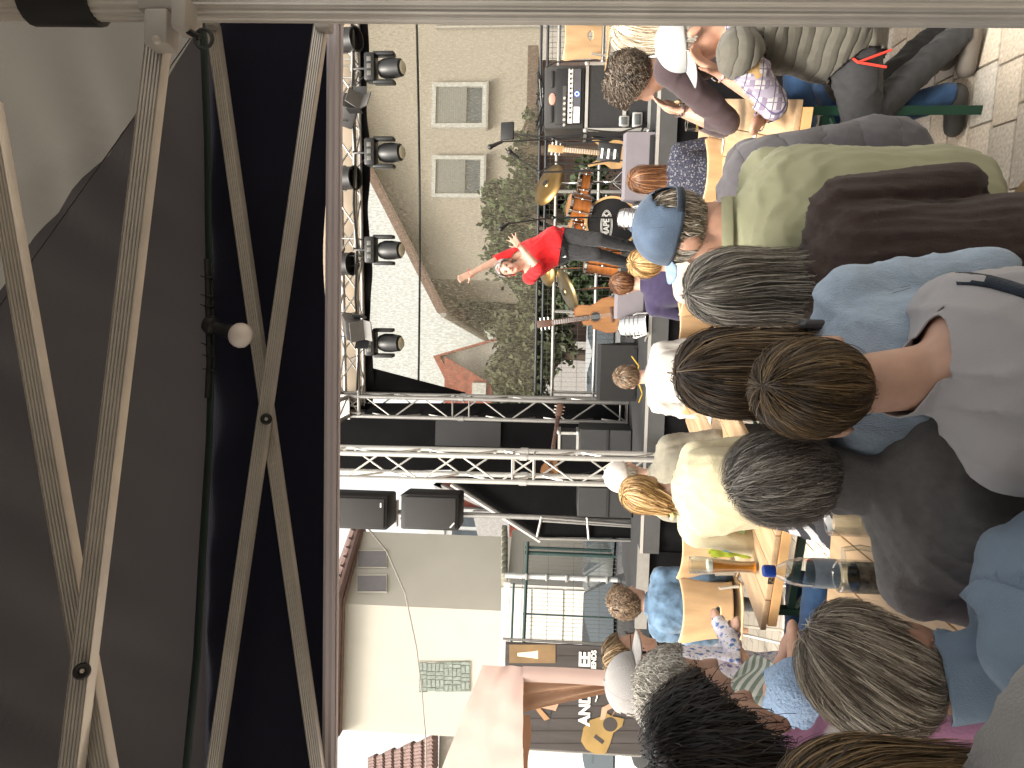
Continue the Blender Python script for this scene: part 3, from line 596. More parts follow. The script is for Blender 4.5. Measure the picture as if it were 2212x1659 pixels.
mb = MB(); q = [P(1395, 800, 8.7), P(1395, 1150, 8.7), P(1160, 1163, 8.7), P(985, 1048, 8.7), P(985, 1015, 8.7), P(600, 1020, 8.7), P(600, 870, 8.7), P(1395, 872, 8.7)]
mb.prism([q[7], q[1], q[2], q[3], q[4], q[5], q[6]], V(0, .02, 0)); mb.build('cloth', black_cloth, drape, True, smooth=False)
mb = MB(); a, b = P(975, 1045, 8.62), P(1168, 1168, 8.62); mb.tube([a, b], .035, 8); mb.build('roof_edge', zinc, drape, True)
poster_m = mat('dark_grey_print', (.028, .028, .03), .7, var=.15, vscale=2)
pa, pb = P(940, 962, 8.66), P(1082, 912, 8.66)
mb = MB(); mb.box(((pa.x + pb.x) / 2, 8.66, (pa.z + pb.z) / 2), (pb.x - pa.x, .012, pa.z - pb.z)); mb.build('dark_sign', poster_m, drape, True, smooth=False)
# frame of tubes at the wing
wing = thing('side_barrier', 'grey tube barrier with black panels beside the subwoofer', 'barrier', P(1380, 1140, 8.0)); wing.location.z = 0
for (x0, y0, x1, y1) in ((1168, 1118, 1380, 1135), (1172, 1125, 1376, 1138), (1160, 1160, 1170, 1116), (1268, 1118, 1272, 1165), (1366, 1135, 1372, 1165), (1165, 1163, 1372, 1168)):
    mb = MB(); mb.cyl(P(x0, y0, 8.0), P(x1, y1, 8.0), .016, n=8); mb.build('tube', dsteel, wing, True)
mb = MB(); mb.prism([P(1172, 1128, 8.03), P(1376, 1140, 8.03), P(1372, 1163, 8.03), P(1172, 1160, 8.03)], V(0, .02, 0)); mb.build('panel', black_cloth, wing, True, smooth=False)
# wing platform the subs and wing stand on (left of the deck) reaches the deck height
wp_ = thing('wing_platform', 'black side platform left of the stage carrying the subwoofers', 'platform', SP(-.9, .4, 0), TH)
mb = MB(); mb.box((.44, .8, HS - .06), (.88, 1.9, .1)); mb.build('deck', deck_m, wp_, smooth=False)
mb = MB(); mb.box((.44, -.17, HS - .065), (.9, .03, .12)); mb.build('edge_profile', dsteel, wp_, smooth=False)
mb = MB(); mb.box((.44, .8, (HS - .12) / 2), (.86, 1.86, HS - .12)); mb.build('skirt', black_cloth, wp_, smooth=False)

# ---------------------------------------------------------------- spotlights
lampb = mat('lamp_black', (.009, .009, .0095), .42, 0, var=.12, spec=.5)
lens_m = mat('lamp_lens', (.55, .52, .40), .12, 0, var=.1, spec=.8)
def moving_head(label, yd):
    c = PS(806, yd, rB - .22); t = thing('moving_head_lamp', label, 'spotlight', c, TH, group='moving head lamps under the truss')
    mb = MB(); mb.rbox((0, 0, .02), (.30, .20, .12), .02); mb.build('base', lampb, t)
    for i in (-1, 0, 1): mb = MB(); mb.rbox((i * .075, -.103, .02), (.05, .01, .05), .006); mb.build('display', mat('lamp_panel', (.10, .10, .09), .3), t)
    for s_ in (-1, 1): mb = MB(); mb.rbox((s_ * .15, 0, -.13), (.045, .13, .24), .015); mb.build('yoke_arm', lampb, t)
    mb = MB(); mb.lathe([(.05, -.15), (.095, -.13), (.11, -.03), (.11, .06), (.09, .12), (.04, .14)], (0, 0, -.20), (0, .25, .97), 20); mb.build('head', lampb, t)
    mb = MB(); mb.lathe([(.075, 0), (.06, .012), (.01, .018)], (0, -.037, -.345), (0, -.25, -.97), 16); mb.build('lens', lens_m, t)
    mb = MB(); mb.tube([(0, 0, .08), (0, 0, .16), (0, .02, .22), (.02, .05, .24)], .014, 6); mb.build('hook_clamp', lampb, t)
    mb = MB(); mb.tube([(-.02, .05, .06), (-.10, .03, .14), (-.16, .04, .20), (-.20, .05, .30)], .006, 5); mb.build('cable', lampb, t)
for y, l in ((148, 'moving head lamp nearest the right pole under the truss'), (330, 'second moving head lamp from the right above the house gable'), (540, 'third moving head lamp from the right above the singer'), (740, 'leftmost moving head lamp under the truss')): moving_head(l, y)
def par_can(label, x, y, tilt=0, r=.13):
    c = PS(x, y, rB - .12); t = thing('par_can', label, 'spotlight', c, TH, group='black par cans on the truss')
    mb = MB(); mb.lathe([(r * .6, .16), (r * .9, .14), (r, .06), (r, -.10), (r * 1.06, -.12), (r * 1.06, -.13), (r * .92, -.13), (r * .9, -.06)], (0, 0, 0), (math.sin(tilt), .35, .94), 22); mb.build('housing', lampb, t)
    mb = MB(); mb.tube([(-r * 1.05, 0, 0), (-r * 1.05, .03, .14), (0, .04, .2), (r * 1.05, .03, .14), (r * 1.05, 0, 0)], .009, 6); mb.build('yoke', lampb, t)
for x, y, l in ((750, 87, 'round par can beside the right pole'), (748, 385, 'round par can between second and third moving heads'), (742, 570, 'round par can above the third moving head')): par_can(l, x, y)
def flood(label, x, y, rz):
    c = PS(x, y, rB - .28); t = thing('flood_lamp', label, 'spotlight', c, rz, group='barn door flood lamps on the truss')
    mb = MB(); mb.rbox((0, 0, .05), (.26, .28, .20), .03, Matrix.Rotation(R(25), 3, 'X')); mb.build('housing', mat('lamp_grey', (.05, .048, .048), .4), t)
    for s_, rx in ((1, 40), (-1, -30)):
        mb = MB(); mb.box((0, -.14 - .02 * s_, -.10 + .05 * s_), (.24, .012, .17), Matrix.Rotation(R(rx), 3, 'X')); mb.build('barn_door', mat('lamp_grey2', (.13, .125, .12), .4), t, smooth=False)
    for s_ in (-1, 1):
        mb = MB(); mb.box((s_ * .17, -.12, -.08), (.012, .13, .15), Matrix.Rotation(R(s_ * 35), 3, 'Z')); mb.build('barn_door', lampb, t, smooth=False)
    mb = MB(); mb.tube([(-.15, .02, .05), (-.15, .06, .24), (.15, .06, .24), (.15, .02, .05)], .009, 6); mb.build('yoke', lampb, t)
flood('dark flood lamp with barn doors between the two right moving heads', 762, 240, R(35)); flood('dark flood lamp with barn doors beside the leftmost moving head', 770, 705, R(-25))
cbl = MB(); cp = [SP(rA + .2 + .55 * i, rB - .16, ZT + .02 - .035 * (i % 2)) for i in range(12)]; cbl.tube(cp, .012, 6); tag(cbl.build('truss_cable', lampb), 'black cable strung along the lower chord of the spotlight truss', 'cable')

# ---------------------------------------------------------------- guard rail and fence behind the stage
gr = thing('guard_rail', 'bright tubular guard rail along the back of the stage', 'railing', SP(rA, 2.25, 0), TH)
zt_, zm_ = HS + .92, HS + .40
for z in (zt_, zm_): mb = MB(); mb.cyl((.05, 0, z), (6.5, 0, z), .022, n=10); mb.build('rail', steel, gr)
for x in (.14, 1.16, 2.2, 2.62, 3.9, 5.1, 6.2): mb = MB(); mb.cyl((x, 0, HS), (x, 0, zt_), .02, n=8); mb.build('post', steel, gr)
fw = mat('fence_wire', (.12, .12, .115), .5, .5); fgreen = mat('fence_green', (.030, .060, .055), .5, .2, var=.1)
def wire_panel(par, a, b, z0, z1, sv=.05, sh=.33, r=.0028):
    mb = MB(); ln = (b - a).length; d = (b - a) / ln; n = int(ln / sv)
    for i in range(n + 1): p = a + d * (i * sv); mb.cyl((p.x, p.y, z0), (p.x, p.y, z1), r, n=4, cap=False)
    for j in range(int((z1 - z0) / sh) + 1): z = z0 + .08 + j * sh; mb.cyl((a.x, a.y, z), (b.x, b.y, z), r * 1.4, n=4, cap=False)
    o = mb.build('wire_mesh', fw, par, True, smooth=False); o['kind'] = 'stuff'; return o
bf = thing('mesh_fence', 'wire mesh fence seen through the guard rail behind the stage', 'fence', SP(rA, 3.6, 0))
wire_panel(bf, SP(rA - .4, 3.6), SP(rA + 6.5, 3.6), .05, 1.95, .07, .22, .003)
for i in range(4): mb = MB(); p = SP(rA - .4 + 2.3 * i, 3.6); mb.cyl(p, p + V(0, 0, 2), .02, n=8); mb.build('post', dsteel, bf, True)
lf = thing('wire_fence', 'green framed wire fence and gate in front of the white garage', 'fence', P(1400, 1290, 9.2)); lf.location.z = 0
fa, fb = P(1140, 1170, 9.4), P(1130, 1420, 8.9)
wire_panel(lf, V(fa.x, fa.y, 0), V(fb.x, fb.y, 0), .05, fa.z - .02)
for (y, r, m) in ((1196, .026, fgreen), (1184, .018, fgreen), (1248, .035, mat('post_white', (.5, .5, .49), .5)), (1330, .012, fgreen), (1400, .02, fgreen)):
    t_ = (y - 1170) / 250; q = fa.lerp(fb, t_); mb = MB(); mb.cyl((q.x, q.y + .02, 0), (q.x, q.y + .02, fa.z + (.03 if y != 1248 else .28)), r, n=10); po = mb.build('post', m, lf, True)
    if y == 1248:
        for i in range(7): mb = MB(); mb.rbox((q.x, q.y - .02, .5 + i * .26), (.09, .03, .03), .006); mb.build('clip', mat('clip_grey', (.25, .25, .24), .5), po, True)
mb = MB(); mb.cyl(fa, fb, .022, n=8); mb.build('top_rail', fgreen, lf, True)
ga, gb2 = P(1096, 1258, 9.7), P(1089, 1430, 9.5)
mb = MB(); mb.box((ga + gb2) / 2, ((gb2 - ga).length, .05, .09), Matrix.Rotation(math.atan2((ga - gb2).y, (ga - gb2).x), 3, 'Z')); hb = mb.build('gate_head', mat('post_white', (.5, .5, .49)), lf, True, smooth=False)
mb = MB(); mb.cyl(ga + V(0, -.03, -.09), gb2 + V(0, -.03, -.09), .016, n=6); mb.build('gate_rail', fgreen, lf, True)

# ---------------------------------------------------------------- loudspeakers
box_m = mat('speaker_black', (.013, .0125, .0125), .6, var=.12, vscale=12); grill_m = mat('speaker_grille', (.026, .024, .0235), .7, 0, var=.15, vscale=120, bump=.5, bscale=400)
def speaker(label, x0, x1, y0, y1, d, dep=.42, logo=None):
    a, b = P(x1, y1, d), P(x0, y0, d); w_, h = b.x - a.x, b.z - a.z; t = thing('loudspeaker', label, 'loudspeaker', ((a.x + b.x) / 2, d, a.z), group='pair of hanging loudspeakers')
    mb = MB(); mb.rbox((0, dep / 2, h / 2), (w_, dep, h), .025); mb.build('cabinet', box_m, t)
    mb = MB(); mb.rbox((0, -.012, h / 2 - .01), (w_ * .86, .03, h * .88), .012); mb.build('grille', grill_m, t)
    mb = MB(); mb.rbox((w_ * (.25 if logo else -.32), -.03, h * .10), (.05 if logo else .07, .006, .016), .002, None if logo else Matrix.Rotation(R(40), 3, 'Y')); mb.build('badge', mat('badge', (.6, .6, .58), .3), t)
    for s_ in (-1, 1): mb = MB(); mb.rbox((s_ * w_ * .33, dep * .4, h + .02), (.06, .10, .04), .01); mb.build('rigging', steel, t)
    return t
speaker('upper hanging loudspeaker left of the front truss tower', 706, 836, 1068, 1146, 7.6, logo=True); speaker('lower hanging loudspeaker over the red house', 866, 990, 1066, 1148, 7.6)
mast = thing('speaker_mast', 'thin grey mast behind the hanging loudspeakers', 'mast', (P(900, 1110, 8.06).x, 8.12, 0)); z9 = P(690, 1110, 8).z
mb = MB(); mb.cyl((mast.location.x, 8.12, 0), (mast.location.x, 8.12, z9), .03, n=10); mb.build('pole', dsteel, mast, True)
mb = MB(); mb.box((mast.location.x, 8.05, P(850, 1105, 8.05).z), (.3, .1, .1)); mb.build('bracket', steel, mast, True, smooth=False)
def sub(label, x0, x1, y0, y1, d):
    a, b = P(x1, y1, d), P(x0, y0, d); w_, h = b.x - a.x, b.z - HS; t = thing('subwoofer', label, 'loudspeaker', ((a.x + b.x) / 2, d, HS), TH * .6, group='black subwoofers at the stage corner')
    mb = MB(); mb.rbox((0, .3, h / 2), (w_, .6, h), .015); mb.build('cabinet', box_m, t)
    n = 9
    mb = MB(); mb.box((0, -.004, h / 2), (w_ * .94, .02, h * .94)); g_ = mb.build('grille', mat('sub_grille', (.03, .03, .031), .6, var=.5, vscale=260, bump=.8, bscale=300), t, smooth=False)
    mb = MB(); mb.box((0, -.017, h * .47), (w_ * .96, .012, .03)); mb.build('bar', box_m, t, smooth=False)
    return t
sub('black subwoofer left of the front truss tower', 1248, 1392, 1050, 1122, 7.7); sub('black subwoofer between the two truss towers', 1252, 1390, 925, 1000, 8.0)

# ---------------------------------------------------------------- wedge monitors
mon_m = mat('monitor_grey_cover', (.155, .14, .155), .75, var=.06)
def wedge(label, x0, x1, y0, y1, d, m):
    a, b = P(x1, y1, d), P(x0, y0, d); w_, h = b.x - a.x, max(.28, b.z - HS); t = thing('stage_monitor', label, 'loudspeaker', ((a.x + b.x) / 2, d, HS), TH, group='stage monitors')
    mb = MB(); mb.prism([(-w_ / 2, 0, 0), (-w_ / 2, 0, h * .92), (-w_ / 2, .10, h), (-w_ / 2, .42, .12), (-w_ / 2, .42, 0)], (w_, 0, 0)); mb.build('cabinet', m, t, angle=20)
    for s_ in (-1, 1): mb = MB(); mb.rbox((s_ * (w_ / 2 + .004), .15, h * .5), (.02, .10, .03), .006); mb.build('handle', blk, t)
    mb = MB(); mb.box((0, -.008, .03), (w_ * .9, .012, .035)); mb.build('foot_strip', blk, t, smooth=False); return t
wedge('grey covered stage monitor at the front right of the stage', 1348, 1420, 288, 430, 6.55, mon_m); wedge('grey covered stage monitor between the children and the floor lamp', 1330, 1395, 590, 690, 6.75, mon_m)
wedge('black stage monitor beside the rear truss tower', 1292, 1382, 745, 868, 7.6, box_m)
# ---------------------------------------------------------------- flight cases and amplifier
case_m = mat('flight_case_black', (.018, .018, .019), .75, var=.12, vscale=30, bump=.2, bscale=90)
def flight_case(t, w_, dep, h, z0=0, latch=True, m=case_m):
    mb = MB(); mb.box((0, dep / 2, z0 + h / 2), (w_ - .02, dep - .02, h - .02)); mb.build('shell', m, t, smooth=False)
    e = .028
    for sx in (-1, 1):
        for z in (z0 + e / 2, z0 + h - e / 2): mb = MB(); mb.box((sx * (w_ / 2 - e / 2), dep / 2, z), (e, dep, e)); mb.build('edge_rail', steel, t, smooth=False)
        mb = MB(); mb.box((sx * (w_ / 2 - e / 2), .012, z0 + h / 2), (e, e, h - 2.1 * e)); mb.build('edge_rail', steel, t, smooth=False)
    for z in (z0 + e / 2, z0 + h - e / 2): mb = MB(); mb.box((0, .011, z), (w_ - 2.1 * e, e, e)); mb.build('edge_rail', steel, t, smooth=False)
    for sx in (-1, 1):
        for z in (z0 + .01, z0 + h - .01): mb = MB(); mb.ball((sx * (w_ / 2 - .008), .008, z), .026, 10, 6); mb.build('ball_corner', steel, t)
ca, cb_ = P(1388, 280, 6.9), P(1266, 138, 6.9); cw = cb_.x - ca.x; ch = cb_.z - HS
fc = thing('flight_case', 'large black flight case with aluminium edges under the amplifier rack', 'case', ((ca.x + cb_.x) / 2, 6.9, HS), TH)
flight_case(fc, cw, .6, ch)
mb = MB(); mb.box((0, .008, ch * .40), (cw - .07, .03, .035)); mb.build('lid_band', steel, fc, smooth=False)
for (x, z, sx, sz) in ((-cw * .36, ch * .40, .10, .10), (-cw * .34, ch * .20, .14, .10)):
    mb = MB(); mb.rbox((x, -.012, z), (sx, .03, sz), .012); l_ = mb.build('latch', steel, fc)
    mb = MB(); mb.rbox((x, -.028, z), (sx * .7, .012, sz * .62), .006); mb.build('latch_plate', mat('latch_dark', (.12, .13, .13), .35, .6), l_)
aa, ab = P(1266, 276, 6.95), P(1180, 143, 6.95); aw, ah = ab.x - aa.x, ab.z - aa.z
zc = HS + ch
am = thing('amplifier_rack', 'black amplifier rack with lit blue button on top of the flight case', 'amplifier', ((aa.x + ab.x) / 2, 6.95, zc), TH)
mb = MB(); mb.rbox((0, .23, ah / 2), (aw, .46, ah), .03); mb.build('housing', mat('rack_plastic', (.035, .034, .033), .55, var=.1), am)
mb = MB(); mb.rbox((0, -.002, ah * .40), (aw * .86, .02, ah * .62), .01); mb.build('recess', blk, am)
mb = MB(); mb.box((0, -.016, ah * .36), (aw * .84, .02, ah * .115)); fp = mb.build('face_plate', mat('plate_white', (.62, .61, .58), .4, .3), am, smooth=False)
for i in range(11): mb = MB(); mb.cyl((-.20 + i * .045, -.026, ah * .36), (-.20 + i * .045, -.040, ah * .36), .009, n=10); mb.build('knob', blk, fp)
mb = MB(); mb.box((0, -.016, ah * .20), (aw * .84, .02, ah * .17)); f2 = mb.build('face_plate', mat('plate_grey', (.12, .12, .14), .3, .5), am, smooth=False)
mb = MB(); mb.box((-aw * .29, -.028, ah * .20), (aw * .25, .01, ah * .15)); mb.build('white_panel', mat('plate_lilac', (.55, .53, .58), .4), f2, smooth=False)
mb = MB(); mb.tube([(.02 + .018 * math.cos(t), -.030, ah * .20 + .018 * math.sin(t)) for t in np.linspace(0, 6.283, 17)], .005, 6); mb.build('power_button', mat('blue_led', (.05, .08, .5), .3, emit=((.12, .2, 1), 3.0), var=0), f2)
mb = MB(); mb.box((-aw * .13, -.016, ah * .50), (aw * .58, .02, ah * .09)); f3 = mb.build('face_plate', mat('plate_dark', (.06, .058, .055), .4), am, smooth=False)
for i in range(6): mb = MB(); mb.cyl((-.27 + i * .05, -.026, ah * .50), (-.27 + i * .05, -.04, ah * .50), .014, n=10); mb.build('knob', mat('knob_grey', (.35, .34, .32), .4), f3)
mb = MB(); mb.lathe([(.055, 0), (.055, .006), (.05, .008)], (-.02, 0, ah * .80), (0, -1, 0), 20); mb.v = [(x, y, ah * .80 + (z - ah * .80) * .6) for x, y, z in mb.v]; mb.build('badge', mat('badge_red', (.55, .25, .2), .4), am)
for s_ in (-1, 1): mb = MB(); mb.rbox((s_ * aw * .27, -.004, ah * .80), (aw * .26, .02, ah * .07), .008); mb.build('vent_slot', blk, am)
mb = MB()
for i in range(26): mb.tube([(random.uniform(-.3, .3), random.uniform(.03, .3), ah + .01) for _ in range(2)] + [(random.uniform(-.34, .34), random.uniform(0, .2), ah + random.uniform(.01, .09))], .006, 5)
tag(mb.build('cable_tangle', lampb, None), 'tangle of black cables lying on the amplifier rack', 'cable').matrix_world = am.matrix_basis
sc_ = thing('small_flight_case', 'small aluminium edged case on the subwoofer between truss towers', 'case', (P(1230, 958, 8.05).x, 8.05, P(1250, 958, 8.05).z), TH)
flight_case(sc_, .26, .3, P(1205, 958, 8.05).z - P(1250, 958, 8.05).z, latch=False)
# ================================================================ drums and instruments
chrome = mat('chrome', (.75, .75, .74), .12, 1.0, var=.03)
amber = mat('amber_lacquer', (.36, .12, .028), .25, 0, var=.25, vscale=5, stretch=(1, 1, 6), spec=.6)
skin_blk = mat('drum_head_black', (.018, .018, .019), .3, 0, var=.1)
skin_clear = mat('drum_head_amber', (.30, .14, .05), .25, 0, var=.1)
maple = mat('maple_hoop', (.55, .36, .17), .35, 0, var=.15)
brass = mat('cymbal_bronze', (.24, .15, .055), .3, .9, var=.25, vscale=6)
white_p = mat('print_white', (.75, .74, .70), .5, var=0)
bc = P(1340, 482, 7.7); bdr = thing('bass_drum', 'black fronted bass drum with wooden hoop behind the singer', 'drum', (bc.x, 7.7, HS), R(4)); zc_ = .30
mb = MB(); mb.lathe([(.272, 0), (.272, .42)], (0, 0, zc_), (0, 1, 0), 40); mb.build('shell', amber, bdr)
mb = MB(); mb.lathe([(.262, -.030), (.288, -.032), (.292, -.01), (.288, .012), (.262, .012)], (0, 0, zc_), (0, 1, 0), 48, cap=False); mb.build('hoop', maple, bdr)
mb = MB(); mb.lathe([(.265, -.012), (.001, -.016)], (0, 0, zc_), (0, 1, 0), 40, cap=False); hd = mb.build('front_head', skin_blk, bdr)
mb = MB(); mb.lathe([(.045, -.018), (.001, -.018)], (.03, 0, zc_ - .17), (0, 1, 0), 20, cap=False); mb.build('port_hole', blk, bdr)
TR = Matrix(((1, 0, 0), (0, 0, -1), (0, 1, 0)))   # text plane standing up, facing -Y
for rx, ry in ((.165, .062), (.150, .050)):
    mb = MB(); mb.tube([(-.03 + rx * math.cos(t), -.019, zc_ + .055 + ry * math.sin(t)) for t in np.linspace(0, 6.283, 33)], .0035, 5); mb.build('logo_ring', white_p, hd)
M_ = bdr.matrix_basis
text('MAPEX', 'lettering', white_p, .088, M_ @ V(-.03, -.021, zc_ + .055), M_.to_3x3() @ TR, hd, bold=.003, sx=.92)
for i in range(8):
    t = i * math.pi / 4 + .2; mb = MB(); mb.rbox((.30 * math.cos(t), -.01, zc_ + .30 * math.sin(t)), (.03, .06, .03), .008); mb.build('claw', chrome, bdr)
for s_ in (-1, 1): mb = MB(); mb.cyl((s_ * .25, .1, .14), (s_ * .40, -.02, 0), .01, n=8); mb.build('spur', chrome, bdr)
mb = MB(); mb.cyl((-.02, .2, .56), (-.02, .2, .78), .016, n=10); mb.ball((-.02, .2, .70), .035, 10, 8); mb.build('tom_post', chrome, bdr)
def tom(label, x, y, d, r, h, tilt, name='rack_tom', legs=False):
    c = P(x, y, d); t = thing(name, label, 'drum', (c.x, d, c.z), R(8)); ax = V(.12, -math.sin(tilt), math.cos(tilt)).normalized()
    mb = MB(); mb.lathe([(r, -h / 2), (r, h / 2)], (0, 0, 0), ax, 32); mb.build('shell', amber, t)
    for e in (-1, 1):
        mb = MB(); mb.lathe([(r * 1.0, e * h / 2 - .015), (r * 1.06, e * h / 2 - .015), (r * 1.06, e * h / 2 + .012), (r * .99, e * h / 2 + .014)], (0, 0, 0), ax, 32, cap=False); mb.build('rim', chrome, t)
        mb = MB(); mb.lathe([(r * .99, e * (h / 2 + .004)), (.001, e * (h / 2 + .005))], (0, 0, 0), ax, 32, cap=False); mb.build('head', skin_clear, t)
    a = ax.orthogonal().normalized(); b = ax.cross(a)
    for i in range(6):
        q = (a * math.cos(i * 1.047) + b * math.sin(i * 1.047)) * (r + .012); mb = MB(); mb.cyl(q - ax * h * .45, q + ax * h * .45, .006, n=6); mb.ball(q, .016, 8, 6); mb.build('lug', chrome, t)
    if legs:
        for i in range(3):
            q = V(math.cos(i * 2.1 + .5), math.sin(i * 2.1 + .5), 0) * (r + .02); mb = MB(); mb.cyl(q + V(0, 0, .05), V(q.x, q.y, HS - c.z), .008, n=6); mb.build('leg', chrome, t)
    return t
tom('amber rack tom mounted above the bass drum', 1251, 447, 7.75, .128, .22, .25); tom('second amber rack tom peeking out behind the singer', 1250, 500, 7.9, .12, .2, .25)
tom('large amber floor tom behind the singer legs', 1303, 556, 7.75, .185, .36, .05, 'floor_tom', True)
tom('small metal snare drum behind the rack tom', 1262, 398, 8.1, .16, .12, .1, 'snare_drum')
def cymbal(label, x, y, d, r, ax, m=brass, base=None):
    c = P(x, y, d); t = thing('cymbal', label, 'cymbal', (c.x, d, HS)); z = c.z - HS
    mb = MB(); mb.lathe([(.012, .03), (.03, .028), (.045, .012), (r * .6, 0), (r, -.022)], (0, 0, z), ax, 36, cap=False); mb.build('plate', m, t, solid=.003)
    mb = MB(); mb.lathe([(.035, .03), (.035, .036)], (0, 0, z), ax, 16); mb.build('felt', blk, t)
    bx, by = base or (.06, .12)
    mb = MB(); mb.cyl((bx, by, .35), (bx * .3, by * .3, z - .04), .010, n=8); mb.cyl((bx, by, .04), (bx, by, .5), .014, n=8); mb.cyl((bx * .3, by * .3, z - .04), (0, 0, z + .04), .007, n=8); mb.ball((bx, by, .5), .022, 8, 6); mb.build('stand', chrome, t)
    for i in range(3): mb = MB(); mb.cyl((bx, by, .28), (bx + .28 * math.cos(i * 2.1), by + .28 * math.sin(i * 2.1), .012), .009, n=6); mb.build('leg', chrome, t)
cymbal('bronze crash cymbal tilted above the drum kit right of the singer', 1182, 398, 7.9, .24, (.25, -.62, .75)); cymbal('bronze cymbal half hidden behind the elbow of the singer', 1178, 584, 8.0, .18, (-.2, -.5, .85))
cymbal('dark ride cymbal tilted steeply left of the singer', 1222, 630, 7.7, .25, (-.42, -.25, .88), mat('cymbal_dark', (.16, .12, .06), .3, .9, var=.3, vscale=8))
def stand(label, base, top, mic0, mic1, extra=None):
    t = thing('microphone_stand', label, 'microphone stand', (base.x, base.y, HS), group='microphone stands'); b = base.copy(); b.z = HS
    mb = MB(); mb.cyl(b + V(0, 0, .02), top, .010, n=8); mb.build('pole', lampb, t, True)
    for i in range(3): mb = MB(); mb.cyl(b + V(0, 0, .12), b + V(.3 * math.cos(i * 2.1 + .4), .3 * math.sin(i * 2.1 + .4), .01), .009, n=6); mb.build('leg', lampb, t, True)
    mb = MB(); mb.cyl(top + (top - mic0) * .12, mic0, .008, n=8); mb.ball(top, .022, 8, 6); mb.build('boom', lampb, t, True)
    mb = MB(); d = (mic1 - mic0).normalized(); mb.cyl(mic0, mic1, .014, .020, n=10); mb.ball(mic1 + d * .015, .027, 12, 8); mb.build('microphone', lampb, t, True)
    if extra:
        mb = MB(); mb.rbox(extra, (.17, .03, .13), .008, Matrix.Rotation(R(-12), 3, 'X')); mb.build('tablet', blk, t, True)
stand('boom microphone stand with black tablet holder beside the amplifier rack', P(1400, 300, 6.85), P(1195, 300, 6.85), P(1085, 306, 6.8), P(1062, 316, 6.78), P(1096, 283, 6.83))
stand('boom microphone stand between rack and drum kit pointing left', P(1400, 365, 7.0), P(1166, 372, 7.0), P(1120, 342, 6.95), P(1104, 330, 6.92))
stand('boom microphone stand behind the raised hand of the singer', P(1400, 470, 7.6), P(1195, 470, 7.6), P(1098, 483, 7.5), P(1084, 493, 7.47))
tom_mic = None
